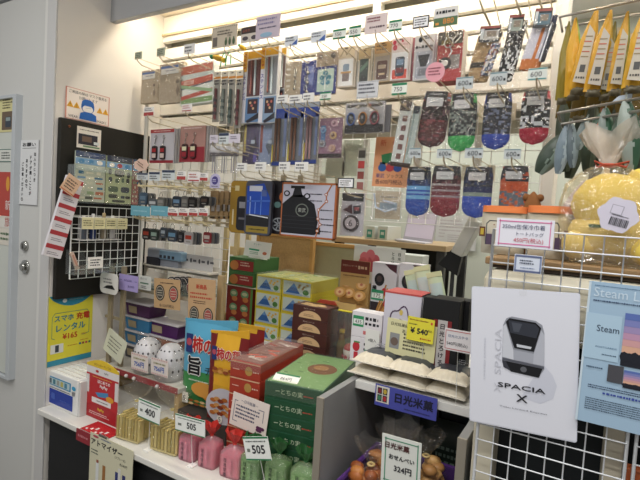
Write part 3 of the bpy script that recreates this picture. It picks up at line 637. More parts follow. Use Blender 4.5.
# big socks in bags, top right
def bigsock(x0, y0, x1, y1, label, cols, pics, seed, rot, fn):
    t, w, h = hang(x0, y0, x1, y1, 'bagged_sock', label, 'socks', 'long socks in clear bags', HY - .03 - (seed - 41) * .028, rot)
    rd = random.Random(seed)
    fn(t, w, h, rd)
    mb = MB(); mb.card(w * .04, h * .36, w * .6, h * .3, M('2d3036', .5), -.016, .003); mb.dec(w * .1, h * .34, w * .44, h * .18, M(pics, .5), -.0165); mb.dec(w * .1, h * .36, w * .28, h * .1, M('8d7f70'), -.017); mb.card(-w * .18, h * .36, w * .1, h * .2, M('c9cdd0'), -.0168, 0); mb.dec(w * .04, h * .48, w * .56, h * .04, M('a05a50'), -.017); mb.build('header_label', t)
    film(t, w * 1.25, h * 1.2, 0, -h * .02, .016, -.008, None, 'clear_bag', seed); return t
def f(t, w, h, rd):
    pal = ['a08462', '8f7656', 'b0956f']
    mb = MB(); mb.puff(-w * .08, -h * .5, h * .44, lambda v: w * (.72 if v > .2 else .6 + .5 * v), .012, lambda u, v: M('3a3634', .9) if .3 < v < .4 or v > .9 else M(rd.choice(pal), .9), 8, 18, .001, 3, .008, lean=w * .18, df=lambda v: .8); mb.build('sock', t)
    mb = MB(); mb.puff(w * .16, -h * .4, h * .2, lambda v: w * .3, .006, lambda u, v: M(rd.choice(['b8b8c4', '5a6a8a', '8a5a62', '3c4454', 'd0ccc8', 'a08462']), .8), 6, 16, .001, 4, -.006, lean=w * .2, df=lambda v: .8); mb.build('patterned_strip', t)
bigsock(470, 29, 503, 81, 'beige socks with colourful patterned strip in a clear bag', None, 'b8b4ae', 41, .08, f)
def f(t, w, h, rd):
    mb = MB(); mb.puff(-w * .02, -h * .5, h * .46, lambda v: w * (.74 if v > .25 else .6 + .56 * v), .012, lambda u, v: M('cfd2d4', .8) if rd.random() < (.35 if v < .5 else .12) else M('1b1b20', .85), 12, 26, .001, 5, .008, lean=w * .2, df=lambda v: .8); mb.build('sock', t)
bigsock(500, 18, 524, 80, 'black socks with white flecks in a clear bag', None, '9aa49a', 42, .08, f)
def f(t, w, h, rd):
    mb = MB(); mb.puff(-w * .02, -h * .42, h * .44, lambda v: w * (.8 if v > .2 else .7 + .5 * v), .012, lambda u, v: M('c4733a', .85) if v < .2 or abs(u - .1) < .12 else (M('2c3350', .85) if u > .6 else M('c9c8d6', .85)), 14, 20, .001, 6, .008, lean=w * .3, df=lambda v: .8); mb.build('sock', t)
    mb = MB(); mb.puff(w * .36, -h * .3, h * .28, lambda v: w * .22, .008, lambda u, v: M('d9dce6' if u < -.2 else '262b3c', .8), 6, 12, .0008, 7, -.004, lean=w * .18, df=lambda v: .8); mb.build('side_strip', t)
bigsock(524, 12, 552, 74, 'white socks with orange and navy bands in a clear bag', None, '5a7888', 43, .1, f)
# ------------------------------------------------------------------ second row packs
def keycard(x0, y0, x1, y1, label, bg, top, low, cols, n, Y=HY):
    t, w, h = hang(x0, y0, x1, y1, 'keyring_card', label, 'card', 'keyring cards under the packets', Y)
    mb = MB(); mb.box(-w / 2, w / 2, 0, .004, -h / 2, h / 2, M(bg, .5), .0006); mb.dec(0, h * .44, w * .98, h * .1, M(top), -.0007); mb.dec(0, -h * (.5 - low / 2) + h * .0, w * .98, h * low, M('8f2c36'), -.0007)
    if n > 2: mb.scrib(0, h * .44, w * .7, h * .05, 1, M('e0c8c4'), -.0012)
    mb.build('front_card', t)
    for s in (-1, 1):
        x = s * w * .17 - w * .06
        mb = MB(); mb.tube([(x + .006 * math.cos(a), -.004, h * .26 + .008 * math.sin(a)) for a in [2 * PI * k / 12 for k in range(12)]], .0014, CHROME, 6, True); mb.tube([(x, -.004, h * .2), (x - .004, -.005, h * .08), (x - .006, -.005, -h * .02)], .0018, CHROME)
        mb.build('keyring', t)
        mb = MB(); mb.card(x - .004, -h * .2, .03, h * .4, M(cols[0], .4), -.009, .008, .008); mb.dec(x - .004, -h * .13, .025, h * .11, M(cols[1], .4), -.0095); mb.dec(x - .004, -h * .29, .025, h * .13, M(cols[2], .4), -.0095); mb.ball((x - .004, -.006, -h * .04), .006, M('2a2426'), 8); mb.build('train_charm', t)
    mb = MB()
    for k in range(n): mb.box(w / 2 + .003 + .005 * k - .03, w / 2 + .006 + .005 * k, .008 + .01 * k, .012 + .01 * k, -h / 2 + .002 * k, h / 2 + .001 * k, M('a7a3a2' if bg != '7c4040' else '6a4848', .6))
    mb.build('cards_behind', t)
keycard(150, 129, 174, 163, 'white card with two dark red train keyrings', 'b9b6bc', 'a63a3a', .08, ('2d2528', '9a2c30', 'c8b8b0'), 4)
keycard(180, 126, 205, 162, 'dark red and pink card with two cream train keyrings', 'a87f76', 'a88478', .42, ('4a2a2c', 'd4cfae', '8f2630'), 4)
# clear stick bundles
for k in range(3):
    x = 214 + 9.5 * k
    t, w, h = hang(x - 4, 146, x + 5, 173, 'stick_pack', ('clear stick pack, left of three above the round topped tag', 'clear stick pack, middle of three above the round topped tag', 'clear stick pack, right of three above the round topped tag')[k], 'packet', 'clear stick packs')
    mb = MB()
    for j in range(4): mb.tube([((j - 1.5) * .006, (j % 2) * .006, -h / 2), ((j - 1.5) * .0062, (j % 2) * .006, h * .4)], .0022, M(('a9a6b2', 'c3c2cc', '9a98a6', 'd6d5da')[j], .3), 6)
    mb.build('sticks', t)
    mb = MB(); mb.puff(0, h * .12, h * .5, lambda v: w * 1.1, .012, lambda u, v: M('77737a', .6) if v < .4 else M('b9b7bb', .6), 6, 6, .003, k); mb.build('heads', t)
    film(t, w * 1.15, h * 1.05, d=.01, seed=50 + k)
# chopstick packs with blue heading
for k, (x0, x1) in enumerate(((272, 287), (288, 303), (304, 318))):
    t, w, h = hang(x0, 104 - k, x1, 166 - k, 'chopstick_pack', ('blue topped pack with brown chopsticks, left of three', 'blue topped pack with brown chopsticks, middle of three', 'blue topped pack with pinkish chopsticks beside the badge pack')[k], 'packet', 'blue topped chopstick packs')
    mb = MB(); mb.card(0, 0, w, h, M('6e7078', .5), 0, .003); mb.dec(0, h * .36, w, h * .2, M('2c3f86'), -.0006); mb.dec(0, h * .46, w, h * .08, M('8f959c'), -.0009); mb.dec(w * .36, 0, w * .16, h * .7, M('6f7a9c'), -.0006); mb.dec(w * .04, -h * .46, w * .9, h * .06, M('2c3f86'), -.0008); slot(mb, 0, h * .46); mb.build('backing_card', t)
    for s in (-1, 1):
        mb = MB(); mb.tube([(s * w * .12 - w * .08, -.007, -h * .42), (s * w * .1 - w * .08, -.007, h * .26)], [.0042, .0058], M(('5f3d26', '6e4630', '8f6e70')[k], .4), 8); mb.build('chopstick', t)
    mb = MB(); mb.tube([(-w * .36, -.006, -h * .44), (-w * .36, -.006, -h * .16)], .003, M('c9b24a', .4), 8); mb.build('case_edge', t)
    mb = MB(); mb.card(0, -h * .06, w * .92, h * .8, ACRYL, -.015, .001); mb.build('blister', t)
# badge pack
t, w, h = hang(319, 118, 342, 158, 'badge_pack', 'pink card of round badges in a crinkled clear bag', 'packet')
mb = MB(); mb.card(0, 0, w, h, M('8d6c80', .6), 0, .003, .004); mb.dec(0, -h * .44, w, h * .1, M('2a2226'), -.0006); mb.dec(-w * .32, h * .12, w * .2, h * .4, M('5478a4'), -.0006); mb.build('card', t)
for (x, z, r, c, d) in ((.16, .36, .012, 'caa6b4', '8a6a78'), (.14, .06, .013, 'c8a878', '5a3a34'), (.12, -.26, .0125, 'c9a890', '7a4a3a'), (-.32, -.14, .013, '8f97a4', '5c5a5e'), (-.3, .2, .011, '7aa4c8', '4a6a9a')):
    mb = MB(); mb.disc(x * w, z * h, r, r, M(c, .3), -.006, .005, 18); mb.disc(x * w, z * h, r * .6, r * .6, M(d, .3), -.0065, 0, 12); mb.disc(x * w - .003, z * h + .003, r * .2, r * .2, M('e8e0dc'), -.007, 0, 8); mb.build('badge', t)
film(t, w * 1.3, h * 1.5, w * .06, h * .12, .014, -.004, seed=61)
# three oval charms
t, w, h = hang(345, 102, 384, 133, 'charm_pack', 'black and silver pack with three oval charms, blue, orange and red', 'packet', Y=HY - .03)
mb = MB(); mb.box(-w / 2, w / 2, 0, .012, -h / 2, h / 2, M('a5a5aa', .4), .002); mb.dec(0, -h * .36, w * .98, h * .26, M('1b1b1e'), -.0008); mb.dec(0, h * .38, w * .9, h * .1, M('33302e'), -.0008); mb.disc(-w * .16, h * .36, w * .05, h * .08, M('7a7468'), -.0012, 0); mb.disc(w * .12, h * .38, w * .05, h * .06, M('8e3a36'), -.0012, 0)
for i in range(3): mb.dec(-w * .32 + i * w * .3, -h * .3, w * .2, h * .2, M('262428'), -.0012)
mb.build('pack', t)
for i, c in enumerate(('3a5ea4', 'b57a3c', '9a4a58')):
    x = -w * .32 + i * w * .3
    mb = MB(); mb.tube([(x + w * .1 * math.cos(a), -.006, -h * .04 + h * .2 * math.sin(a)) for a in [2 * PI * k / 16 for k in range(16)]], .0026, M(c, .35), 6, True); mb.disc(x, -h * .04, w * .085, h * .18, M('2b2b30', .3), -.005, .003, 16); mb.dec(x - w * .01, h * .0, w * .05, h * .1, M('8a909a'), -.0055); mb.build('charm', t)
mb = MB(); mb.box(w / 2 - .01, w / 2 + .016, .014, .02, -h * .46, h * .4, M('6b6a6c', .5)); mb.build('pack_behind', t)
film(t, w * 1.08, h * 1.15, 0, h * .03, .012, -.006, seed=62)
# slim leaning pack
t, w, h = hang(395, 100, 417, 163, 'sticker_pack', 'slim white pack with four square pictures leaning beside the maroon socks', 'packet', Y=HY - .03, rot=.12)
mb = MB(); mb.box(-w * .45, w * .1, 0, .006, -h * .5, h * .46, M('c6cbca', .4), .001)
for i in range(5): mb.dec(-w * .14, h * (.2 - .15 * i), w * .22, h * .09, M('6f4a48'), -.0008)
mb.dec(-w * .2, h * .4, w * .5, h * .16, M('4a4040'), -.0008); mb.disc(-w * .26, h * .42, w * .08, h * .03, M('b09a84'), -.0012, 0); mb.build('front_card', t)
mb = MB(); mb.box(w * .1, w * .42, .01, .02, -h * .5, h * .42, M('a9b6b4', .4), .001); mb.dec(w * .26, h * .36, w * .28, h * .12, M('38404c'), .0092); mb.dec(w * .2, 0, w * .05, h * .7, M('7d8f8c'), .0092); mb.build('card_behind', t)
mb = MB(); mb.card(0, -h * .53, w * .9, h * .07, M('3a2c26'), 0, .004); mb.build('bottom_seal', t)
film(t, w * 1.05, h * 1.06, d=.012, seed=63)
# clear bags on the wall behind
for k, (x0, y0, x1, y1, l) in enumerate(((326, 145, 345, 178, 'empty looking clear sleeve on the grid under the badge pack'), (343, 140, 362, 176, 'clear sleeve on the grid under the oval charms pack'))):
    t, w, h = hang(x0, y0, x1, y1, 'clear_sleeve', l, 'sleeve', None, 1.56)
    mb = MB(); mb.card(0, 0, w, h, M('c3cbb8', .35), 0, .002, .002); mb.dec(0, h * .3, w * .9, h * .16, M('aab4a2'), -.0006); mb.build('sleeve', t); film(t, w, h, d=.004, seed=70 + k)
t, w, h = hang(357, 148, 365, 192, 'photo_strip', 'narrow strip of small red and brown photos left of the orange poster', 'card', None, 1.54)
mb = MB(); mb.card(0, 0, w, h, M('cfd2c8'), 0, .002)
for i, c in enumerate(('6a6a64', 'c8504e', '8a4a44', '94605a')): mb.dec(0, h * (.36 - .24 * i), w * .8, h * .17, M(c), -.0006)
mb.build('strip', t)
# pouch with card
t, w, h = hang(373, 189, 402, 220, 'card_pouch', 'clear pouch with beige card under the orange sock poster', 'pouch', Y=HY)
mb = MB(); mb.card(w * .02, -h * .02, w * .86, h * .9, M('b7a88c', .6), 0, .002); mb.scrib(w * .02, h * .24, w * .6, h * .1, 1, M('4a4a50'), -.0006); mb.dec(w * .04, -h * .06, w * .6, h * .24, M('8298a6'), -.0006); mb.build('card', t)
mb = MB(); mb.tube([(-w * .46, -.006, h * .34), (-w * .34, -.014, -h * .1), (0, -.016, -h * .24), (w * .36, -.012, -h * .1), (w * .3, -.012, h * .04), (-w * .1, -.014, h * .12)], .003, M('c8d6ea', .15), 6); mb.build('cord', t)
film(t, w * 1.08, h * 1.08, d=.014, y=-.006, seed=71, m=clear('ffffff', .06, 1.0, 55, .08, 3.2, .02))
# badge card
t, w, h = hang(341, 193, 363, 236, 'badge_card', 'white card with black band and round dark badge below the black bordered tag', 'card')
mb = MB(); mb.box(-w / 2, w / 2, 0, .01, -h / 2, h / 2, M('b9b6be', .4), .001); mb.dec(0, h * .4, w * .98, h * .18, M('26262a'), -.0008); mb.scrib(w * .24, h * .4, w * .34, h * .05, 1, M('d0d0d4'), -.0012); mb.build('card', t)
mb = MB(); mb.disc(0, -h * .2, w * .36, h * .19, M('3a3034', .3), -.006, .006, 24); mb.disc(0, -h * .2, w * .26, h * .135, M('b4aab0', .3), -.0065, 0, 20); mb.text('6', 0, -h * .2, h * .16, M('33282c'), -.007); mb.build('round_badge', t)
mb = MB(); mb.poly([(-w * .4, h * .1), (-w * .02, h * .24), (w * .02, h * .02)], M('4a3036', .3), -.005, .004); mb.poly([(w * .06, h * .2), (w * .38, h * .22), (w * .4, h * .04), (w * .1, h * .02)], M('33363e', .3), -.005, .004); mb.poly([(w * .12, h * .17), (w * .34, h * .18), (w * .34, h * .1), (w * .14, h * .1)], M('a04850'), -.0055, 0); mb.build('train_badge', t)
film(t, w * 1.06, h * 1.03, d=.008, y=-.006, seed=72)
# tin cases
def tin(x0, y0, x1, y1, label, body, Y, fn, name='tin_case', r=.016, rim='3c3a40'):
    t, w, h = hang(x0, y0, x1, y1, name, label, 'case', 'train picture cases', Y)
    mb = MB(); mb.card(0, 0, w, h, M(body, .3), 0, .016, r, 6); fn(mb, w, h); mb.build('lid', t)
    mb = MB(); mb.card(0, 0, w * 1.02, h * 1.015, M(rim, .35, .3), .004, .008, r, 6); mb.build('rim', t); return t
def f(mb, w, h):
    mb.card(w * .12, -h * .12, w * .6, h * .66, M('23232a', .3), -.0006, 0, w * .14); mb.dec(w * .1, h * .04, w * .34, h * .12, M('8f9098'), -.001); mb.dec(w * .12, -h * .22, w * .4, h * .04, M('62626a'), -.001); mb.dec(-w * .2, h * .36, w * .2, h * .1, M('c4b68a'), -.001); mb.dec(-w * .34, -h * .2, w * .06, h * .3, M('c8bea0'), -.001)
tin(230, 181, 252, 233, 'mustard tin case with black train at left of the blue one', '94742a', HY, f)
def f(mb, w, h):
    mb.poly([(-w * .44, h * .4), (w * .2, h * .46), (w * .44, h * .2), (w * .44, -h * .12), (-w * .44, -h * .12)], M('2448a4', .3), -.0006, 0); mb.dec(-w * .1, h * .36, w * .5, h * .1, M('c6c9d2'), -.001)
    mb.line([(-w * .4, h * .12), (w * .44, h * .14)], h * .03, M('3f66c0')); mb.line([(-w * .3, h * .2), (-w * .3, -h * .1)], w * .04, M('8fa4dc')); mb.line([(w * .12, h * .3), (w * .12, -h * .12)], w * .03, M('5b82d4')); mb.line([(-w * .1, h * .1), (-w * .1, -h * .1)], w * .03, M('6a8ad8'))
    mb.dec(w * .22, h * .28, w * .2, h * .12, M('4a5c94'), -.0012); mb.line([(-w * .3, -h * .13), (w * .4, -h * .17)], h * .02, M('c9ccd4'), -.0014)
    mb.dec(0, -h * .24, w * .88, h * .18, M('1c1c20'), -.001); mb.dec(0, -h * .4, w * .84, h * .12, M('8f7a30'), -.001); mb.scrib(0, -h * .4, w * .6, h * .05, 1, M('3a3418'), -.0014)
tin(245, 181, 271, 235, 'blue tin case with train front, mustard strip at its foot', '4a4c58', HY - .018, f)
def f(mb, w, h):
    mb.disc(w * .16, h * .2, w * .2, h * .1, M('b0663a', .3), -.0008, 0); mb.disc(-w * .1, h * .05, w * .14, h * .06, M('5a7a78', .3), -.0008, 0); mb.disc(0, -h * .32, w * .32, h * .13, M('8d9298', .3), -.0008, 0); mb.disc(0, -h * .32, w * .26, h * .105, M('22242a', .3), -.0012, 0)
    for k in range(4): mb.line([(w * .2 * math.cos(k * PI / 4 + .3), -h * .32 + h * .09 * math.sin(k * PI / 4 + .3)), (-w * .2 * math.cos(k * PI / 4 + .3), -h * .32 - h * .09 * math.sin(k * PI / 4 + .3))], w * .04, M('8d9298'), -.0015)
tin(268, 181, 292, 234, 'black tin case with coloured emblems and a wheel emblem', '201d20', HY + .004, f)
def f(mb, w, h):
    o = M('a9633a', .5)
    mb.card(-w * .0, 0, w * .97, h * .96, M('b9b8c6', .5), -.0006, 0, .008)
    L = M('17181c', .45)
    mb.poly([(-w * .48, -h * .44), (w * .16, -h * .44), (w * .2, -h * .2), (w * .12, h * .12), (w * .0, h * .2), (-w * .1, h * .28), (-w * .3, h * .26), (-w * .48, h * .1)], L, -.0012, 0)
    mb.poly([(-w * .3, h * .24), (-w * .1, h * .24), (-w * .14, h * .4), (-w * .26, h * .4)], L, -.0012, 0); mb.dec(-w * .2, h * .42, w * .26, h * .05, L, -.0012); mb.dec(w * .12, -h * .36, w * .26, h * .12, L, -.0014)
    mb.disc(-w * .4, h * .3, w * .06, h * .055, L, -.0014, 0); mb.disc(-w * .4, h * .3, w * .035, h * .032, M('b9b8c6'), -.0018, 0); mb.disc(-w * .02, h * .26, w * .06, h * .055, L, -.0014, 0); mb.disc(-w * .02, h * .26, w * .035, h * .032, M('b9b8c6'), -.0018, 0)
    mb.disc(-w * .1, -h * .0, w * .12, h * .12, M('6a6f68'), -.0016, 0, 24); mb.disc(-w * .1, 0, w * .1, h * .1, L, -.002, 0, 24); mb.text('東武', -w * .1, 0, h * .08, M('a8aca4'), -.0024, w * .15)
    for i in range(4): mb.line([(-w * .46, -h * (.12 + .07 * i)), (w * .14, -h * (.12 + .07 * i))], h * .008, M('33343a'), -.0016)
    P = [(.4, .46), (.32, .3), (.33, .18), (.2, .02), (.2, -.14), (.24, -.24), (.2, -.36), (.18, -.46)]
    mb.line([(a * w, b * h) for a, b in P], w * .02, o, -.0016)
    for i, (a, b) in enumerate(P[1:-1]):
        mb.disc(a * w, b * h, w * .03, h * .028, o, -.002, 0); mb.disc(a * w, b * h, w * .017, h * .016, M('d8d4d8'), -.0024, 0)
        s = -1 if i < 2 else 1; mb.scrib(a * w + s * w * .17 * (1.1 if s < 0 else .8), b * h, w * .22, h * .028, 1, INK, -.0016, .9)
    for (a, b, c, d) in ((0, .485, 1, .03), (0, -.485, 1, .03), (.485, 0, .03, 1), (-.485, 0, .02, 1)): mb.dec(a * w, b * h, c * w, d * h, o, -.0013)
t = tin(281, 183, 336, 238, 'white flat case with black steam locomotive and orange route map', 'a9633a', HY - .034, f, r=.01, rim='8d5a3c')
# kraft keyring packs
for k in range(4):
    x = 210 + k * 5.2
    t, w, h = hang(x, 191 + (k % 2), x + 8, 219, 'keyring_pack', 'brown kraft keyring pack in the row left of the mustard tin case', 'packet', 'brown kraft keyring packs', HY + .006 * k)
    mb = MB(); mb.card(0, 0, w, h, M('8d7452', .8, 0, .15, 80), 0, .003); mb.dec(-w * .1, -h * .44, w * .6, h * .08, M('33281c'), -.0006); mb.build('card', t)
    mb = MB(); mb.tube([(.003 * math.cos(a), -.004, h * .16 + .006 * math.sin(a)) for a in [2 * PI * j / 10 for j in range(10)]], .001, CHROME, 5, True); mb.card(0, -h * .1, w * .4, h * .24, M('a8a09a', .3, .6), -.006, .003, .002); mb.build('keyring', t)
# small charms on the lower rails
def keyfob(x0, y0, x1, y1, label, body, band, Y=1.42, group='small train keyrings on lower hooks'):
    t, w, h = hang(x0, y0, x1, y1, 'train_keyring', label, 'keyring', group, Y)
    mb = MB(); mb.card(0, -h * .16, w * .92, h * .64, M(body, .35), 0, .006, w * .22); mb.dec(0, -h * .12, w * .68, h * .2, M(band, .35), -.0006); mb.dec(0, -h * .34, w * .5, h * .08, M('8d8a86'), -.0006); mb.build('fob', t)
    mb = MB(); mb.tube([(w * .2 * math.cos(a), .002, h * .3 + h * .16 * math.sin(a)) for a in [2 * PI * j / 12 for j in range(12)]], .0012, CHROME, 5, True); mb.build('ring', t)
    mb = MB()
    for j in range(3): mb.card(w * .2 + j * w * .12, -h * .16, w * .9, h * .62, M(('6f6d6a', '4f5258', '7a7876')[j], .4), .010 + .009 * j, .005, w * .2)
    mb.build('fobs_behind', t)
keyfob(139, 186, 147, 205, 'blue grey keyring hanging by the edge of the black board', '44566a', '6a8094')
keyfob(148, 194, 157, 208, 'white fronted keyring on lower rail above the left teal tag', '5a5e64', 'c0c2c4')
keyfob(157, 192, 164, 207, 'grey keyring on lower rail above the right teal tag', '7d7c7a', '9a9896')
keyfob(172, 190, 181, 208, 'blue train keyring on lower rail left of the dark round ones', '333c4a', '7a9cc0')
keyfob(181, 190, 188, 208, 'grey slim keyring between the blue and black ones', '6c6a68', '94908c')
keyfob(188, 191, 196, 208, 'black rounded keyring, left of the two on the lower rail', '1f1e20', '4a4846')
keyfob(200, 191, 208, 206, 'black rounded keyring next to the kraft packs', '222022', '5a4a40')
for a in ((142, 222, 150, 240, 'red and black train keyring nearest the black board, bottom row', '2c2426', 'a04030'), (150, 223, 158, 241, 'green and grey train keyring second in the bottom row', '39423e', '9ab0a4'),
          (160, 222, 166, 238, 'blue and silver train keyring third in the bottom row', '4a5460', 'b0bcc8'), (167, 223, 177, 242, 'light blue train keyring in the middle of the bottom row', '3c4450', '78a4c4'),
          (184, 225, 193, 245, 'white and red train keyring in the bottom row', 'b4b0b0', 'b8402c'), (203, 226, 211, 244, 'dark red train keyring at right end of the bottom row', '8a3034', 'c8bcb4'), (178, 226, 183, 243, 'narrow black keyring left of the white and red one', '2c2c30', '62646a')):
    keyfob(*a[:4], a[4], a[5], a[6], 1.44, 'train keyrings of the bottom row')
# brackets carrying lower rails
for k, (x0, y0, x1, y1, l) in enumerate(((138, 184, 212, 190, 'cream rail with curled hooks at the height of the dark topped tags'), (134, 217, 212, 224, 'cream rail with curled hooks under the teal tags'))):
    a, b = onY(x0, y0, HT + .02), onY(x1, y1, HT + .02)
    t = T('hook_rail', l, 'rail', (0, 0, 0), 'cream hook rails')
    MB().tube([(a.x, HT + .02, (a.z + b.z) / 2), (b.x, HT + .02, (a.z + b.z) / 2)], .004, M('cfc29c', .4)).build('bar', t)
    for j in range(8):
        mb = MB(); x = a.x + (b.x - a.x) * (j + .5) / 8; mb.tube([(x - .012, HT + .012, (a.z + b.z) / 2 + .012), (x - .006, HT + .01, (a.z + b.z) / 2 - .002), (x + .01, HT + .03, (a.z + b.z) / 2 - .01)], .0022, M('cfc29c', .4)); mb.build('curled_tip', t)
# ================================================================== LEFT WALL
def wallthing(x0, y0, x1, y1, off, name, label, cat, group=None, rx=0, ry=0):
    cy, cz, w, h = RX(x0, y0, x1, y1, XL + off)
    t = T(name, label, cat, (XL + off, cy, cz), group, rz=PI / 2)
    if ry: t.rotation_euler = (0, ry, PI / 2)
    return t, w, h
# warning poster
t, w, h = wallthing(65, 87, 109, 124, .004, 'mask_poster', 'white poster of a blue capped masked figure above the black board', 'poster')
pz = .265; pw = .225; w, h = .235, .185
p0 = onX(65, 105, XL + .004); p1 = onX(109, 107, XL + .004); w = p1.y - p0.y; h = onX(67, 86, XL + .004).z - onX(67, 118, XL + .004).z
t.location = (XL + .006, (p0.y + p1.y) / 2, onX(67, 86, XL + .004).z - h / 2)
mb = MB(); mb.card(0, 0, w, h, M('e9dfd6', .6), 0, .002)
for (a, b, c, d) in ((0, .49, 1, .02), (0, -.49, 1, .02), (.49, 0, .02, 1), (-.49, 0, .03, 1)): mb.dec(a * w, b * h, c * w, d * h, M('c98a7a'), -.0006)
mb.text('ご来店の際は マスク着用を', 0, h * .38, h * .11, INK, -.0008, w * .86, w * .86); mb.text('お願いします', 0, h * .23, h * .1, INK, -.0008, w * .56)
B = M('1f5fae', .6)
mb.poly([(-w * .16, h * .02), (-w * .14, h * .16), (-w * .07, h * .23), (w * .05, h * .23), (w * .12, h * .16), (w * .14, h * .02)], B, -.001, 0); mb.disc(-w * .01, -h * .03, w * .15, h * .19, B, -.0011, 0, 24); mb.disc(-w * .01, -h * .08, w * .12, h * .13, M('e6e2de'), -.0019, 0, 24); mb.dec(-w * .01, h * .05, w * .25, h * .06, B, -.0024); mb.line([(-w * .06, -h * .06), (w * .05, -h * .04)], h * .012, M('8a9aa8'), -.0024)
mb.poly([(-w * .2, -h * .44), (-w * .18, -h * .24), (-w * .08, -h * .18), (w * .08, -h * .18), (w * .18, -h * .24), (w * .2, -h * .44)], B, -.0028, 0)
for x in (-.4, -.26, .27, .41):
    mb.poly([(w * (x - .075), -h * .12), (w * (x + .075), -h * .12), (w * x, h * .08)], M('dba22c'), -.001, 0); mb.text('!', w * x, -h * .04, h * .1, INK, -.0014)
mb.text('WEAR', -w * .33, -h * .4, h * .08, INK, -.001, w * .26); mb.text('MASKS', w * .33, -h * .4, h * .08, INK, -.001, w * .26)
mb.build('poster', t)
# black board
a, b, c = onX(61, 117, XL + .025), onX(150, 136, XL + .025), onX(54, 300, XL + .025)
by0, by1, bz1, bz0 = a.y, b.y, a.z, c.z
t = T('display_board', 'tall black display board on the cream wall beside the door', 'board', (XL + .025, (by0 + by1) / 2, (bz0 + bz1) / 2), rz=PI / 2)
bw, bh = by1 - by0, bz1 - bz0
mb = MB(); mb.box(-bw / 2, bw / 2, 0, .022, -bh / 2, bh / 2, M('17150f', .6, 0, .1, 20), .003); mb.build('panel', t)
for s in (-1, 1):
    mb = MB(); mb.X = Matrix.Translation((s * (bw / 2 - .035), -.001, bh / 2 - .03)) @ Matrix.Rotation(PI / 2, 4, 'X'); mb.lathe([(.006, 0), (.005, .003), (.002, .004)], M('7a4a34', .4, .6), n=10); mb.build('screw', t)
OB = .028
t, w, h = wallthing(77, 128, 101, 149, OB, 'photo_card', 'small white card with dark photo at the top of the black board', 'card')
mb = MB(); mb.card(0, 0, w, h, M('dcd6cc', .6), 0, .002); mb.scrib(0, h * .36, w * .8, h * .1, 1, M('6a625a'), -.0006); mb.dec(-w * .05, -h * .08, w * .8, h * .5, M('2a2a34'), -.0006); mb.dec(-w * .1, -h * .06, w * .4, h * .26, M('6a5548'), -.001); mb.dec(w * .3, -h * .2, w * .22, h * .14, M('c8d0d0'), -.001); mb.dec(w * .1, -h * .4, w * .7, h * .08, M('6a8a66'), -.0006); mb.build('card', t)
# sticker sheets in acrylic rack
a, b = onX(74, 152, XL + .05), onX(133, 168, XL + .05)
z1 = onX(74, 150, XL + .05).z; z0 = onX(100, 203, XL + .05).z
W = b.y - a.y; H = z1 - z0; cy = (a.y + b.y) / 2
def lw(name, label, cat, cy, cz, off, group=None, rx=0): return T(name, label, cat, (XL + off, cy, cz), group, rz=PI / 2)
t = lw('acrylic_rack', 'clear acrylic holder across the middle of the black board', 'rack', cy, z0, .075)
mb = MB(); mb.box(-W / 2 - .01, W / 2 + .03, -.004, -.001, H * .62, H * .72, clear('f0f5f5', .12, 0, 1, .08)); mb.build('front_lip', t)
mb = MB(); mb.box(-W / 2 - .01, W / 2 + .03, -.004, .046, -.004, 0, clear('f0f5f5', .12, 0, 1, .08)); mb.build('base', t)
for x in (-W / 2 - .01, W / 2 + .03): mb = MB(); mb.box(x - .001, x + .001, -.004, .046, 0, H * .72, clear('f0f5f5', .12, 0, 1, .08)); mb.build('end_plate', t)
def sheet(x0, x1, label, seed, bg, dark):
    rd = random.Random(seed); w = x1 - x0
    t = lw('sticker_sheet', label, 'stickers', cy + (x0 + x1) / 2, z0 + .002, .06, 'sticker sheets on the black board')
    mb = MB(); mb.box(-w / 2, w / 2, 0, .004, 0, H - .004, M(bg, .5)); mb.dec(0, H * .93, w * .98, H * .12, M('35496e' if not dark else '30384e'), -.0006); mb.dec(0, H * .8, w * .98, H * .12, M('7aa6cc'), -.0006)
    for i in range(3): mb.disc(-w * .3 + i * w * .3, H * .8, w * .1, H * .045, M(rd.choice(['e8e4da', '3f6a4a', '4a86b4', 'b03a3e'])), -.001, 0)
    mb.text('ステッカー', 0, H * .93, H * .06, M('c8ccd8'), -.001, w * .8)
    if not dark:
        for r in range(7):
            for q in range(3):
                mb.card(-w * .3 + q * w * .3 + rd.uniform(-.005, .005), H * (.68 - r * .1), w * rd.uniform(.14, .28), H * rd.uniform(.03, .065), M(rd.choice(['c8c8b4', '8aa07a', '6a94b8', 'e0dcc8', '52564c', 'b0684a', '2f6a90', 'd8d4c0'])), -.0008, 0, .002)
    else:
        for (x, z, ww, hh) in ((0, .64, .4, .14), (-.36, .66, .12, .12), (.36, .62, .12, .12), (-.34, .5, .14, .1), (-.08, .48, .16, .09), (.14, .5, .1, .1), (.34, .5, .14, .1), (-.22, .3, .38, .12), (.24, .3, .34, .12), (-.22, .15, .34, .08), (.16, .14, .16, .06), (.36, .14, .2, .06), (0, .05, .5, .05)):
            mb.card(w * x, H * z, w * ww, H * hh, M(rd.choice(['2d2f2e', '3c403a', '51604e', '38404c'])), -.0008, 0, min(w * ww, H * hh) * .4)
    mb.build('sheet', t); film(t, w, H, 0, H / 2, d=.002, y=-.001, seed=seed)
sheet(-W / 2, -.005, 'white sticker sheet with many small pictures, left in the acrylic holder', 5, 'b9bfae', False)
sheet(.0, W / 2 - .012, 'pale green sticker sheet with dark train shapes, right in the acrylic holder', 6, 'a9b28c', True)
sheet(W / 2 - .008, W / 2 + .026, 'reddish sticker sheet showing its edge at right of the acrylic holder', 7, 'a06a66', False)
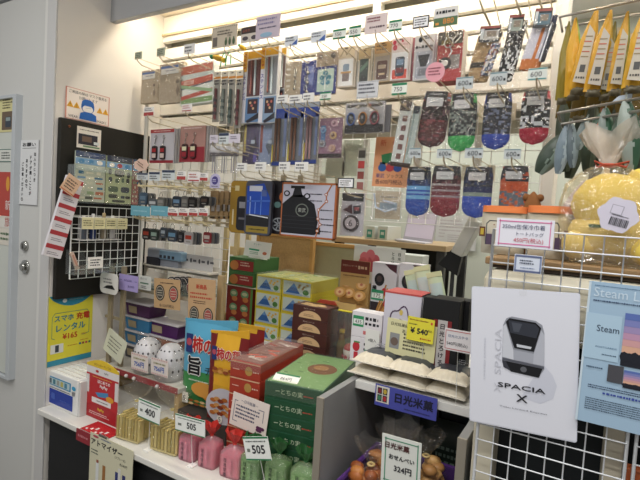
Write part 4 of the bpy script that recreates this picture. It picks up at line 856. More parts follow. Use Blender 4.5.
# red and white strip, kraft tag
t = T('coupon_strip', 'long hanging strip of white cards with red bands on the black board', 'strip', onX(76, 178, XL + .10), rz=PI / 2, ry=0)
mb = MB(); sw, sh = .072, .325; mb.X = Matrix.Rotation(.27, 4, 'Y'); mb.card(0, -sh / 2, sw, sh, M('d6d2d6', .6), 0, .014, .002)
for i in range(6): z = -.006 - i * sh / 6; mb.dec(0, z - .008, sw, .017, M('a8383e'), -.0006); mb.scrib(0, z - .034, sw * .7, .014, 2, M('6a6470'), -.0006)
mb.build('strip', t)
t = T('kraft_tag', 'tilted kraft paper tag with writing hung over the red and white strip', 'tag', onX(71, 185, XL + .125), rz=PI / 2)
mb = MB(); mb.X = Matrix.Rotation(.55, 4, 'Y'); mb.card(0, 0, .062, .07, M('d3b295', .7), 0, .002); mb.scrib(0, 0, .046, .046, 4, M('4a3a30'), -.0006); mb.dec(0, -.03, .06, .004, M('c8704a'), -.0006); mb.build('tag', t)
# wire grid on the board
a, b = onX(72, 206, XL + .06), onX(140, 208, XL + .06); gz1 = a.z; gz0 = onX(72, 279, XL + .06).z
t = T('wire_grid_panel', 'small white wire grid on the lower half of the black board', 'wire grid', (XL + .06, (a.y + b.y) / 2, (gz0 + gz1) / 2), rz=PI / 2)
gw, gh = b.y - a.y, gz1 - gz0
mb = MB(); grid(mb, -gw / 2, gw / 2, -gh / 2, gh / 2, .038, .038, .0017); mb.build('grid', t)
mb = MB(); mb.tube([(gw / 2 + .02, .004, -gh / 2 - .06), (gw / 2 + .02, .004, gh / 2 + .6)], .009, M('cfccc4', .4), 8); mb.build('post', t)
def lbasket(x0, y0, x1, y1, off, label, dep, n):
    cy, cz, w, h = RX(x0, y0, x1, y1, XL + off)
    t = lw('wire_basket', label, 'basket', cy, cz - h / 2, off)
    mb = MB()
    for z in (0, h * .5, h): mb.tube([(-w / 2, 0, z), (w / 2, 0, z), (w / 2, dep, z), (-w / 2, dep, z)], .0018, WIRE, 5, True)
    mb.build('rim', t)
    mb = MB()
    for i in range(n): x = -w / 2 + w * i / (n - 1); mb.tube([(x, dep, h), (x, dep, 0), (x, 0, 0), (x, 0, h)], .0014, WIRE, 5)
    mb.build('wires', t); return t, cy, cz, w, h
t, cy, cz, w, h = lbasket(81, 218, 122, 240, .125, 'white wire basket of small bottles behind a yellow tag strip', .06, 8)
for i, (x, c, hh, l) in enumerate(((-.34, '5a6470', .9, 'slate coloured small bottle at left of the wire basket'), (-.12, '2c3f72', 1.0, 'dark blue small bottle in the wire basket'), (.14, 'a89c84', 1.05, 'beige small bottle in the wire basket'), (.36, 'd0cccc', .95, 'whitish small bottle at right of the wire basket'))):
    tt = lw('spray_bottle', l, 'bottle', cy + x * w, cz - h / 2 + .003, .095, 'small bottles in the wire basket')
    r = .013; mb = MB(); mb.lathe([(r, 0), (r, h * .75 * hh), (r * .5, h * .85 * hh)], M(c, .35), n=12); mb.build('bottle', tt)
    mb = MB(); mb.lathe([(r * .55, h * .85 * hh), (r * .55, h * 1.1 * hh), (r * .4, h * 1.14 * hh)], M('d8d6d2' if i != 2 else 'b5a078', .35), n=10); mb.build('cap', tt)
t, w, h = wallthing(82, 217, 128, 230, .132, 'tag_strip', 'strip of four pale yellow tags on the white wire basket', 'tag')
mb = MB()
for i in range(4): mb.card(-w * .38 + i * w * .25, 0, w * .235, h * .86, M('d9d2a6', .6), 0, .0015); mb.scrib(-w * .38 + i * w * .25, h * .02, w * .19, h * .5, 3, M('5c573c'), -.0006)
mb.build('tags', t)
cy, cz, w, h = RX(73, 250, 124, 273, XL + .12)
t = lw('acrylic_tray', 'clear sloping acrylic tray on the lower wire grid', 'tray', cy, cz - h / 2, .13)
A2 = clear('f2f6f5', .06, 0, 1, .08)
mb = MB(); mb.box(-w / 2, w / 2, -.002, .06, 0, .003, A2); mb.box(-w / 2, w / 2, -.002, 0, .003, h * .4, A2); mb.build('tray', t)
for i in range(5):
    x = -w / 2 + w * i / 4; mb = MB(); mb.X = Matrix.Translation((x, 0, 0)) @ Matrix.Rotation(PI / 2, 4, 'Z'); mb.poly([(0, .003), (.06, .003), (.06, h), (.04, h), (0, h * .4)], A2, -.001, .002); mb.build('divider', t)
tt = lw('thin_packet', 'pale pink thin packet leaning in the acrylic tray', 'packet', cy - w * .36, cz - h * .3, .105)
mb = MB(); mb.X = Matrix.Rotation(-.4, 4, 'Y'); mb.box(-.008, .008, 0, .01, 0, .075, M('cdb4a4', .6), .001); mb.dec(0, .04, .008, .05, M('b88a7a'), -.0006); mb.build('packet', tt)
t, w, h = wallthing(88, 257, 103, 268, .136, 'price_card', 'small white price card clipped on the acrylic tray', 'price card')
mb = MB(); mb.card(0, 0, w, h, PAPER, 0, .002); mb.scrib(0, 0, w * .7, h * .7, 3, INK, -.0006); mb.build('card', t)
# yellow charging poster
a = onX(49, 300, XL + .004); b = onX(93, 300, XL + .004); z1 = onX(49, 297, XL + .004).z; z0 = onX(46, 368, XL + .004).z
w, h = b.y - a.y, z1 - z0
t = T('charger_poster', 'yellow and teal phone charging rental poster on the wall under the black board', 'poster', (XL + .004, (a.y + b.y) / 2, (z0 + z1) / 2), rz=PI / 2)
Ye, Te = M('d8cf3e', .5), M('2f86a0', .5)
mb = MB(); mb.card(0, 0, w, h, Ye, 0, .002)
mb.poly([(-w / 2, h / 2)] + [(-w / 2 + w * k / 12, h * .5 - h * .16 * math.sin(PI * k / 12) ** .7) for k in range(13)] + [(w / 2, h / 2)], Te, -.0006, 0)
mb.dec(0, -h * .46, w, h * .08, Te, -.0006); mb.disc(-w * .16, h * .42, w * .05, h * .028, M('dfe8ea'), -.001, 0); mb.scrib(w * .1, h * .43, w * .32, h * .02, 1, M('a8ccd6'), -.001)
mb.btext('スマホ', -w * .16, h * .17, h * .09, M('2b7a8c'), -.001, w * .42); mb.btext('充電', w * .27, h * .17, h * .1, M('b23a1e'), -.001, w * .34)
mb.btext('レンタル', w * .0, h * .03, h * .1, M('2b7a8c'), -.001, w * .7); mb.btext('¥165', -w * .02, -h * .1, h * .08, M('b23a1e'), -.001, w * .5); mb.text('(税込)', w * .3, -h * .11, h * .035, M('b23a1e'), -.001, w * .14)
fr = M('5a8a70'); mb.line([(-w * .36, -h * .12), (-w * .42, -h * .1), (-w * .42, h * .2), (-w * .36, h * .25), (w * .36, h * .25), (w * .42, h * .2), (w * .42, -h * .1), (w * .26, -h * .12)], w * .012, fr, -.0008)
mb.dec(-w * .3, -h * .26, w * .28, h * .13, M('d4d6d0'), -.0008); mb.card(-w * .3, -h * .26, w * .08, h * .1, M('3a4048'), -.0012, 0, .002); mb.scrib(w * .04, -h * .25, w * .22, h * .025, 1, M('b0602a'), -.0008)
for i, c in enumerate(('3a6a8a', '8a3a3a', 'b0384a', '3a7a5a')): mb.dec(w * (.22 + .075 * i), -h * .25, w * .05, h * .03, M(c), -.0008)
mb.scrib(w * .32, -h * .2, w * .2, h * .02, 1, M('a8502a'), -.0008); mb.build('poster', t)
# door notices
def doorposter(x0, y0, x1, y1, name, label, cat, fn, base, dep=.002, Y=YD):
    cx, cz, w, h = RY(x0, y0, x1, y1, Y)
    t = T(name, label, cat, (cx, Y, cz)); mb = MB(); mb.card(0, 0, w, h, base, 0, dep); fn(mb, w, h); mb.build('sheet', t); return t
def f(mb, w, h):
    mb.btext('お願い', -w * .02, h * .43, h * .055, INK, -.0006, w * .7, w * .72); mb.line([(-w * .38, h * .375), (w * .36, h * .375)], h * .006, INK, -.0006)
    for i, s in enumerate(('出入りにつき', 'ドアが開くことが', 'ありますので', 'ご注意ください。')):
        mb.vtext(s, w * (.32 - .22 * i), h * (.32 - .05 * i), h * .068, INK, -.0006)
    for (a, b, c, d) in ((0, -.497, 1, .006), (.497, 0, .01, 1)): mb.dec(a * w, b * h, c * w, d * h, M('8a8a8c'), -.0006)
doorposter(20, 140, 38, 205, 'door_notice', 'white notice with vertical Japanese writing on the grey door', 'notice', f, M('d9dadb', .6), .002, YD + .004)
# framed board at the left edge
Yb = YD - .01
a = onY(20, 150, Yb); zt = onY(20, 94, Yb).z
t = T('notice_frame', 'pale framed notice board cut by the left edge of the picture', 'notice board', (a.x - .203, Yb, zt - .62))
mb = MB(); mb.box(-.16, .155, 0, .012, -.6, .6, M('c9cdc6', .6)); mb.build('backing', t)
mb = MB(); fm = M('b9bec2', .45)
mb.box(.155, .18, -.012, .02, -.62, .62, fm, .002); mb.box(-.18, -.155, -.012, .02, -.62, .62, fm, .002); mb.box(-.155, .155, -.012, .02, .605, .62, fm, .002); mb.box(-.155, .155, -.012, .02, -.62, -.605, fm, .002); mb.build('frame', t)
bx = a.x - .18
def bsheet(px0, py0, px1, py1, label, fn, base):
    p, q = onY(px0, (py0 + py1) / 2, Yb - .002), onY(px1, (py0 + py1) / 2, Yb - .002); w = q.x - p.x + .12
    z1, z0 = onY(px1 - 6, py0, Yb).z, onY(px1 - 6, py1, Yb).z
    t = T('pinned_sheet', label, 'poster', (q.x - w / 2, Yb - .002, (z0 + z1) / 2), 'sheets on the framed board'); mb = MB(); mb.card(0, 0, w, z1 - z0, base, 0, .0015); fn(mb, w, z1 - z0); mb.build('sheet', t)
def f(mb, w, h): mb.scrib(w * .3, h * .3, w * .36, h * .3, 4, M('4a463a'), -.0006); mb.dec(w * .3, -h * .18, w * .38, h * .52, M('6a5a4a'), -.0006); mb.card(w * .34, -h * .22, w * .2, h * .3, M('39424c'), -.001, 0, .006); mb.dec(w * .34, -h * .14, w * .16, h * .1, M('8a9a9a'), -.0014)
bsheet(0, 97, 13, 132, 'yellow headed sheet with a train photo on the framed board', f, M('d2cb96', .6))
def f(mb, w, h):
    for s in (-1, 1): mb.dec(0, s * h * .46, w, h * .06, M('5a7a70'), -.0006)
    mb.scrib(w * .3, 0, w * .34, h * .6, 3, M('4a504e'), -.0006)
bsheet(0, 149, 11, 162, 'small white plate with grey green border on the framed board', f, M('d4d6d0', .6))
def f(mb, w, h):
    mb.dec(w * .25, h * .2, w * .5, h * .6, M('b5483e'), -.0006); mb.disc(w * .36, h * .34, w * .07, h * .1, M('d89a3a'), -.001, 0); mb.text('新', w * .38, h * .05, h * .18, M('e8dcd6'), -.001, w * .2); mb.dec(w * .3, -h * .2, w * .4, h * .12, M('dcd8d0'), -.001); mb.text('旅', w * .38, -h * .18, h * .14, M('b03a34'), -.0014, w * .2); mb.scrib(w * .3, -h * .38, w * .36, h * .14, 2, M('4a6a4a'), -.001)
bsheet(0, 172, 11, 245, 'red and white travel poster at the left picture edge', f, M('d8d2c6', .6))
# ================================================================== COUNTER GOODS
def sackmesh(mb, w, d, h, neck_z, fan, m_body, m_fan, seed=1, n=28, sq=.25, rough=.02, fanw=None, taper=.82, lean=0, boxy=False):
    """bag gathered at a neck: squarish body, tied neck, ruffled open top"""
    rd = random.Random(seed); ph = [rd.uniform(0, 6.28) for _ in range(6)]
    fw = fanw or w * .55
    rings = [(0, .97, 0), (.06, 1, 0), (.35, 1.01, .3), (.66, 1, .4), (.8, .93, .7), (.9, .6, 1.2), (.97, .25, 1.2), (1, .12, .5)] if boxy else [(0, .97, 0), (.06, 1, 0), (.3, 1, .5), (.6, .97, .7), (.8, taper, 1), (.9, taper * .72, 1.4), (.97, .34, 1.6), (1, .12, 0.6)]
    vs = []; fs = []; mats = []
    def ring(z, rx, ry, ruf, lx):
        for j in range(n):
            a = 2 * PI * j / n; c, s = math.cos(a), math.sin(a)
            k = 1 / max(abs(c), abs(s)) ** (sq * 2 if rx > w * .3 else .0)
            rr = 1 + ruf * rough * (math.sin(5 * a + ph[0]) + math.sin(9 * a + ph[1]) + rd.uniform(-.6, .6))
            vs.append((lx + rx * c * k * rr, ry * s * k * rr, z + ruf * rough * .15 * h * math.sin(7 * a + ph[2])))
    for (v, k, ruf) in rings: ring(v * neck_z, w / 2 * k / (1.0 if k < .3 else 1), d / 2 * k, ruf, lean * v)
    nb = len(rings)
    top = h - neck_z
    for (v, k) in ((.25, .35), (.6, .75), (1.0, 1.0)):
        z = neck_z + top * v
        for j in range(n):
            a = 2 * PI * j / n; r = fw / 2 * k * (1 + .12 * math.sin(8 * a + ph[3]))
            vs.append((lean + r * math.cos(a) * 1.0, r * math.sin(a) * .5 + .006 * math.sin(6 * a + ph[4]) * k, z + top * .16 * v * (math.sin(4 * a + ph[5]) + rd.uniform(-.5, .5))))
    tot = nb + 3
    bf = [(i * n + j, i * n + (j + 1) % n, (i + 1) * n + (j + 1) % n, (i + 1) * n + j) for i in range(nb - 1) for j in range(n)]
    ff = [(i * n + j, i * n + (j + 1) % n, (i + 1) * n + (j + 1) % n, (i + 1) * n + j) for i in range(nb - 1, tot - 1) for j in range(n)]
    mb.add(vs, bf + [tuple(range(n - 1, -1, -1))], m_body, True)
    b = len(mb.v) - len(vs)
    for f_ in ff: mb.smooth.add(len(mb.f)); mb.f.append(tuple(b + i for i in f_)); mb.m.append(mb.mi(m_fan))
CEL = clear('fefdf9', .015, 1.0, 34, .07, 1.5, .05)
def depthscale(p): return (p - CAM).length
# cracker bags
for k, (px, py, w, hb, h, l) in enumerate(((125, 441, .125, .135, .20, 'clear bag of yellowish wafer sticks at left of the 400 card'), (161, 453, .135, .14, .215, 'clear bag of yellowish wafer sticks right of the 400 card'))):
    p = onZ(px, py, CZ); p.y += .045
    t = T('cracker_bag', l, 'bag', p, 'clear bags of wafer sticks', rz=.12)
    mb = MB()
    for r in range(3):
        for i in range(8):
            x = -w * .4 + w * .8 * i / 7; mb.box(x - w * .042, x + w * .042, -.04 + r * .027, -.016 + r * .027, .006 + (i % 2) * .002, .082 + (i * 7 + r * 3) % 4 * .002, M(('b5a15c', 'c2b070', 'a8954e')[(i + r) % 3], .6), .002)
    mb.box(-w * .42, w * .42, -.044, .044, .003, .006, M('cdbf8a', .6)); mb.build('wafers', t)
    mb = MB(); sackmesh(mb, w, .1, h, hb, .06, CEL, CEL, 3 + k, fanw=w * 1.1, rough=.05, boxy=True, sq=.4); mb.build('clear_bag', t)
    mb = MB(); mb.tube([(.007 * math.cos(a), .007 * math.sin(a), hb) for a in [2 * PI * j / 12 for j in range(12)]], .0022, M('c9b87a', .4, .5), 6, True); mb.build('tie', t)
def giftbag(px, py, w, l, col, light, fan, ink, seed, Y=None, grp='small paper gift bags', h=.085, ht=.14):
    p = onZ(px, py, CZ)
    if Y: p.y = Y; p.z = CZ; p.x = onY(px, py, Y).x
    p.y += .03
    t = T('gift_bag', l, 'bag', p, grp, rz=.1)
    mb = MB(); mb.box(-w * .44, w * .44, -.028, .028, .003, h * .82, M(col, .35, 0, .08, 40), .004)
    mb.box(-w * .36, w * .1, -.0292, -.028, h * .08, h * .74, M(light, .5))
    mb.vtext('あまざけ' if ink == 'p' else 'まめだい', -w * .16, h * .66, h * .12, M('3c3038'), -.0296); mb.vtext('にっこう', w * .22, h * .5, h * .08, M('3c3038'), -.0288)
    mb.build('contents', t)
    mb = MB(); sackmesh(mb, w, .064, ht, h * 1.18, .05, clear(light, .3, .8, 40, .1, 2.2, .02), M(fan, .4, 0, .25, 90), seed, fanw=w * .86, rough=.02, boxy=True, sq=.42); mb.build('gathered_wrap', t)
    mb = MB(); mb.vtext('日光甘酒' if ink == 'p' else '日光青豆', -w * .14, h * .8, h * .16, M('4a3440' if ink == 'p' else '2c4428'), -.0355); mb.scrib(w * .22, h * .45, w * .12, h * .6, 7, M('7a5a68' if ink == 'p' else '4a6a44'), -.0355, .5); mb.build('print', t)
    mb = MB(); mb.tube([(w * .07 * math.cos(a), w * .07 * math.sin(a), h * 1.18) for a in [2 * PI * j / 10 for j in range(10)]], .002, M(fan, .4), 5, True); mb.build('tie', t)
giftbag(184, 461, .068, 'pink gift bag with red top, left of three by the 505 card', 'de8199', 'efbccb', 'b8352c', 'p', 11)
giftbag(204, 468, .07, 'pink gift bag with red top, middle of three', 'e07c92', 'f0b8c6', 'bb332c', 'p', 12)
giftbag(227, 478, .078, 'pink gift bag with red top, beside the green ones', 'e28496', 'f2bcc8', 'bd3830', 'p', 13)
giftbag(246, 488, .072, 'green gift bag with dark green top, just right of the pink ones', '7fb064', 'bcd8aa', '2a5a2e', 'g', 14, 1.16)
giftbag(272, 492, .078, 'green gift bag with dark green top, middle of three beside the grey panel', '7cae5c', 'b8d4a2', '27582c', 'g', 15, 1.18)
giftbag(299, 498, .085, 'green gift bag with dark green top, nearest the grey panel', '82b662', 'bedaa8', '2a5c30', 'g', 16, 1.19)
# price cards on counter
def pricecard(x0, y0, x1, y1, Y, label, text, cols=('eef0ec', '2f7a52'), rot=.22, extra=None, name='price_card', foot=True, zb=None):
    cx, cz, w, h = RY(x0, y0, x1, y1, Y)
    t = T(name, label, 'price card', (cx, Y, cz), ry=rot)
    mb = MB(); mb.card(0, 0, w, h, M(cols[0], .6), 0, .002)
    g = M(cols[1]); mb.dec(0, h * .46, w, h * .08, g, -.0006); mb.dec(0, -h * .47, w, h * .06, g, -.0006)
    mb.btext(text, w * .06, -h * .04, h * .36, INK, -.0008, w * .5); mb.dec(-w * .34, -h * .08, w * .12, h * .14, M('7a8078'), -.0008); mb.scrib(0, h * .3, w * .8, h * .12, 1, M('5a625e'), -.0008)
    mb.build('card', t)
    if zb is not None:
        mb = MB(); mb.tube([(0, .006, 0), (0, .01, zb - cz)], .0009, M('d8d8d4', .4)); mb.box(-.012, .012, -.004, .022, zb - cz, zb - cz + .003, WHITE); mb.build('stand', t)
    return t
pricecard(138, 402, 160, 421, onZ(146, 452, CZ).y + .005, 'white 400 price card with green edges between the wafer bags', '400', rot=.03, zb=CZ)
pricecard(175, 417, 205, 434, onZ(186, 466, CZ).y + .003, 'white 505 price card in front of the pink gift bags', '505', rot=-.08, zb=CZ)
pricecard(244, 437, 270, 460, 1.12, 'white 505 price card in front of the green gift bags', '505', rot=-.3, zb=CZ)
# card terminal box
a, b = onZ(45, 415, CZ), onZ(76, 428, CZ)
Yt = 1.115; xa, xb = onY(45, 395, Yt).x, onY(77, 400, Yt).x
ht = onY(60, 374, Yt).z - CZ; wt = xb - xa
t = T('charging_station', 'white box with blue screen standing at the left end of the counter', 'charger station', ((xa + xb) / 2, Yt, CZ))
ww = M('e4e4e2', .4); dt = .14
mb = MB(); mb.box(-wt / 2, wt / 2, 0, dt, 0, ht, ww, .004)
for i in range(5): mb.box(-wt / 2 + .012, wt / 2 - .008, .016 + i * .025, .019 + i * .025, ht, ht + .003, M('d4d0c8', .5))
mb.build('body', t)
mb = MB(); mb.card(-.01, ht * .3, wt * .84, ht * .42, M('16379a', .2), -.0015, .001, .003); mb.card(-wt * .22, ht * .32, wt * .12, ht * .18, M('3a5ab4', .2), -.002, 0, .006); mb.scrib(wt * .14, ht * .27, wt * .3, ht * .08, 1, M('2a4aa8', .3), -.002); mb.build('screen', t, label='dark blue screen')
mb = MB(); mb.card(-.012, ht * .73, wt * .72, ht * .24, M('3a8ab4', .4), -.0012, .001, .003)
mb.dec(-.012, ht * .73, wt * .66, ht * .18, M('b9cdd0', .4), -.0016)
for i, c in enumerate(('5a6a74', '3f7a8a', '9a9c94', 'b8b060', '4a86a0')): mb.dec(-wt * .32 + i * wt * .12, ht * .73, wt * .08, ht * .14, M(c), -.002)
mb.scrib(-.012, ht * .55, wt * .7, ht * .05, 1, M('3a3a40'), -.0012); mb.disc(wt * .4, ht * .74, wt * .06, ht * .06, M('3a9ac4'), -.0012, 0)
mb.scrib(wt * .4, ht * .59, wt * .1, ht * .12, 4, M('5a5a60'), -.0012, .9); mb.build('label_panel', t)
mb = MB(); mb.box(wt / 2 - .001, wt / 2 + .012, .004, dt - .01, 0, ht * .96, M('cfcfcd', .4), .003); mb.build('side_cover', t)
# red payment sign
Yp = 1.15; cx, cz, w, h = RY(86, 361, 118, 434, Yp)
t = T('payment_sign', 'tall red and yellow PayPay sign standing beside the white box', 'sign', (cx, Yp, CZ + .001)); h = .27
h = onY(102, 361, Yp).z - CZ; w = onY(118, 400, Yp).x - onY(86, 395, Yp).x
mb = MB(); R_ = M('b8262c', .45); mb.card(0, h * .46, w, h * .92, M('ddd8d6', .5), 0, .002)
mb.poly([(-w / 2, h * .86)] + [(-w / 2 + w * k / 12, h * .9 + h * .1 * math.sin(PI * k / 12)) for k in range(13)] + [(w / 2, h * .86)], M('e0bf32', .5), -.0006, .002)
mb.text('ダウンロードしてね', 0, h * .91, h * .045, M('7a3a20'), -.0012, w * .8)
mb.disc(-w * .16, h * .8, w * .05, h * .022, R_, -.0006, 0); mb.text('PayPay', w * .12, h * .8, h * .035, M('4a4448'), -.0006, w * .4)
mb.dec(0, h * .37, w, h * .74, R_, -.0006); mb.scrib(0, h * .7, w * .6, h * .02, 1, M('e8c84a'), -.001)
mb.btext('はじめての', w * .06, h * .64, h * .055, M('f0e8e6'), -.001, w * .76); mb.btext('PayPay', w * .06, h * .56, h * .065, M('f0e8e6'), -.001, w * .78)
for s in (-1, 1): mb.dec(s * w * .45, h * .56, w * .1, h * .3, M('d8d4d2'), -.0009)
mb.poly([(-w * .2, h * .44), (w * .2, h * .5), (w * .22, h * .42), (-w * .1, h * .38)], M('4a86b4'), -.001, 0); mb.disc(w * .26, h * .4, w * .12, h * .05, M('d8982c'), -.0014, 0)
mb.card(w * .0, h * .31, w * .6, h * .09, M('e4e0de'), -.0012, 0, .003); mb.scrib(w * .04, h * .31, w * .36, h * .03, 1, INK, -.0016)
mb.poly([(-w / 2, 0)] + [(-w / 2 + w * k / 10, h * .2 + h * .06 * math.sin(PI * k / 10)) for k in range(11)] + [(w / 2, 0)], M('a81e26', .45), -.0014, 0)
mb.btext('PayPay', 0, h * .17, h * .055, M('e8c23a'), -.002, w * .66); mb.scrib(0, h * .09, w * .74, h * .06, 2, M('e8c8c4'), -.002); mb.build('front', t)
mb = MB(); mb.box(-w * .45, w * .45, .003, .05, 0, .004, M('a81e26', .45)); mb.build('foot', t)
# red leaflet on counter and tag at edge
p = onZ(96, 432, CZ + .001)
t = T('red_leaflet', 'red leaflet lying on the counter edge under the red payment sign', 'leaflet', (p.x + .005, 1.095, CZ + .0015))
mb = MB(); mb.box(-.075, .075, -.03, .045, 0, .001, R_); 
for i in range(7): mb.box(-.06 + i * .018, -.05 + i * .018, -.02 + (i % 3) * .008, -.012 + (i % 3) * .012, .0012, .0014, M('e6dcda'))
mb.build('sheet', t)
cx, cz, w, h = RY(76, 431, 90, 443, 1.06)
t = T('edge_tag', 'small red tag hanging from the front edge of the white counter', 'tag', (cx, 1.06, cz))
mb = MB(); mb.card(0, 0, w, h, M('8f2a34', .45), 0, .003, .004); mb.scrib(0, 0, w * .7, h * .4, 1, M('c87a80'), -.0006); mb.build('tag', t)
# atomiser sign hanging on counter front
Ya = 1.058; a, b = onY(90, 445, Ya), onY(133, 455, Ya); w = b.x - a.x; zt = onY(111, 441, Ya).z
t = T('atomiser_sign', 'beige paper sign about atomisers hanging from the white counter front', 'sign', ((a.x + b.x) / 2, Ya, zt - .11))
h = .22; mb = MB(); mb.card(0, 0, w, h, M('cfcbb0', .6), 0, .002)
mb.disc(-w * .36, h * .46, w * .07, h * .02, M('b04858'), -.0006, 0); mb.scrib(-w * .12, h * .46, w * .24, h * .04, 1, M('5a6a8a'), -.0006)
mb.btext('アトマイザー', -w * .1, h * .36, h * .1, INK, -.0006, w * .74, w * .74); mb.text('(スプレー式)', w * .22, h * .27, h * .05, INK, -.0006, w * .5); mb.text('各540円', w * .3, h * .19, h * .05, INK, -.0006, w * .36); mb.scrib(-w * .36, h * .2, w * .2, h * .1, 2, M('5a625a'), -.0006)
for x, c in ((-.3, 'd8dad8'), (-.14, '9a6a3a'), (.16, '2b3570'), (.32, '30346a')): mb.card(w * x, -h * .14, w * .07, h * .36, M(c), -.0006, 0, .002)
mb.dec(-w * .3, h * .06, w * .05, h * .05, M('9a5a4a'), -.001); mb.card(w * .22, -h * .08, w * .06, h * .4, M('d4d2cc'), -.0008, 0, .002); mb.build('sheet', t)
mb = MB(); mb.box(-w * .3, -w * .1, .0, .006, h * .49, h * .52, CHROME); mb.build('clip', t)
# chip bags
def chipbag(x0, y0, x1, y1, Y, zb, label, fn, base, seed, rz=0, lean=0):
    cx, cz, w, h = RY(x0, y0, x1, y1, Y); h = cz + h / 2 - zb
    t = T('snack_bag', label, 'snack bag', (cx, Y, zb), 'kaki no tane snack bags', rz=rz)
    rd = random.Random(seed)
    mb = MB(); mb.puff(0, 0, h, lambda v: w, .022, lambda u, v: base(u, v), 20, 26, .0012, seed, 0, df=lambda v: min(1, 5 * v + .08, 5 * (1 - v) + .05)); mb.build('bag', t)
    mb = MB(); r_ = fn(mb, w, h); mb.build('lettering', t)
    if r_: r_.build('plate_picture', t)
    mb = MB(); mb.poly([(-w / 2, h * .975), (w / 2, h * .975), (w / 2, h * 1.07), (w * .1, h * 1.03), (-w / 2, h * 1.0)], base_top(base), -.003, .006); mb.build('top_seal', t); return t
def base_top(b): return b(0, .99)
def kaki(mb, cx, cz, s, y):
    mb.card(cx - s * 1.5, cz, s * .62, s * 1.5, M('22346e'), y, .001); mb.disc(cx - s * 1.5, cz + s * .1, s * .26, s * .3, M('b04a5a'), y - .001, 0)
    mb.btext('柿の種', cx + s * .35, cz, s * 1.28, M('e6e0d8'), y + .0004, None, s * 3.05, k=.08); mb.btext('柿の種', cx + s * .35, cz, s * 1.24, M('b8241e'), y - .0004, None, s * 3.0)
def f(mb, w, h):
    y = -.026
    kaki(mb, -w * .02, h * .74, w * .2, y)
    mb.btext('旨', -w * .2, h * .49, h * .21, M('e8e8e6'), y + .0004, k=.07); mb.btext('旨', -w * .2, h * .49, h * .2, M('0c0d12'), y - .0004); mb.text('チーズ', w * .22, h * .46, h * .1, M('1c2630'), y, w * .44)
    for x in (.18, .32): mb.disc(w * x, h * .55, w * .06, h * .03, M('d8a838'), y, 0)
    mb.disc(w * .2, h * .2, w * .26, h * .1, M('c8863a', .5), y, .002); mb.disc(-w * .02, h * .23, w * .22, h * .085, M('d09444', .5), y - .001, .002); mb.scrib(-w * .1, h * .32, w * .4, h * .03, 1, M('d8e0d0'), y)
    for i in range(14): mb.disc(-w * .34 + (i % 7) * w * .11, h * (.05 + .035 * (i // 7)), w * .05, h * .014, M(('b07a3a', 'd0b080', '8a4a24')[i % 3]), y - .002 - .0005 * (i % 3), 0)
    mb.card(-w * .36, h * .1, w * .14, h * .12, M('e0e0da'), y - .003, .001, .003); mb.text('5', -w * .36, h * .09, h * .06, INK, y - .0036)
ZK = .765
t = T('display_block', 'dark block under the standing snack bags', 'stand', (-1.2, 1.35, CZ + .0005)); MB().box(-.14, .11, -.06, .04, 0, ZK - CZ - .002, M('3a3430', .7), .002).build('block', t)
chipbag(186, 322, 234, 403, 1.365, ZK, 'sky blue and green rice cracker snack bag at left of the yellow one', f, lambda u, v: M('5aa6c8', .3) if v > .42 + .05 * u else M('3f8a4c', .3), 81, .1)
def f(mb, w, h):
    y = -.026
    kaki(mb, w * .02, h * .78, w * .2, y)
    mb = MB()
    for i in range(9): mb.disc(-w * .24 + (i % 5) * w * .14, h * (.58 + .03 * (i // 5)), w * .07, h * .02, M(('b0742c', 'c89048', '8a4420')[i % 3]), y - .0005 * (i % 3), 0)
    mb.disc(w * .02, h * .2, w * .46, h * .2, M('b9b8c0', .4), y, .002, 24)
    for i in range(16): mb.disc(-w * .24 + (i % 6) * w * .1, h * (.12 + .07 * (i // 6)) + (i % 2) * h * .02, w * .08, h * .022, M(('a8622a', 'c08a50', '7a3418')[i % 3]), y - .0026 - .0004 * (i % 3), 0)
    mb.disc(-w * .04, h * .06, w * .07, h * .045, M('d8d4c8'), y - .004, 0); mb.text('5', -w * .04, h * .06, h * .05, INK, y - .0045)
    return mb
chipbag(211, 333, 246, 411, 1.315, ZK, 'yellow and dark red rice cracker snack bag in front of the blue one', f, lambda u, v: M('d8a52e', .3) if abs(u) < .64 and v > .42 else (M('701c1c', .3) if abs(u) > .62 else M('c99a2c', .3)), 82, .12)
cx, cz, w, h = RY(236, 328, 262, 400, 1.50)
t = T('snack_bag', 'dark red backed snack bag standing behind the yellow one', 'snack bag', (cx, 1.50, CZ + .002), 'kaki no tane snack bags', rz=.1)
h = cz + h / 2 - CZ
mb = MB(); mb.puff(0, 0, h, lambda v: w, .02, lambda u, v: M('d3a02c', .3) if v > .93 and u < .5 else M('7c2020', .3), 12, 20, .001, 83, 0, df=lambda v: min(1, 5 * v + .08, 5 * (1 - v) + .05)); mb.build('bag', t)
mb = MB(); mb.box(-w / 2, w / 2, -.003, .003, h, h * 1.03, M('d3a02c', .3)); mb.build('top_seal', t)
# ------------------------------------------------------------------ stacks of boxes
def stack(n, cx, Y, zb, w, d, hgt, name, labels, group, fn, jit=.002, rz=0, base=None, cat='box', topfn=None, bev=.0012):
    out = []
    for k in range(n):
        o = T(name, labels[k], cat, (cx + random.uniform(-jit, jit), Y + random.uniform(-jit, jit), zb + k * (hgt + .0008)), group, rz=rz)
        mb = MB(); mb.box(-w / 2, w / 2, 0, d, 0, hgt, base, bev); fn(mb, w, hgt, d, k)
        mb.build('carton', o)
        if topfn and k == n - 1: topfn(o, w, hgt, d)
        out.append(o)
    return out
def ordn(base, n, special=None):
    w = ['lowest', 'second from the bottom', 'third from the bottom', 'fourth from the bottom', 'fifth from the bottom', 'topmost']
    return [base % (w[k] if k < n - 1 else 'topmost') for k in range(n)]
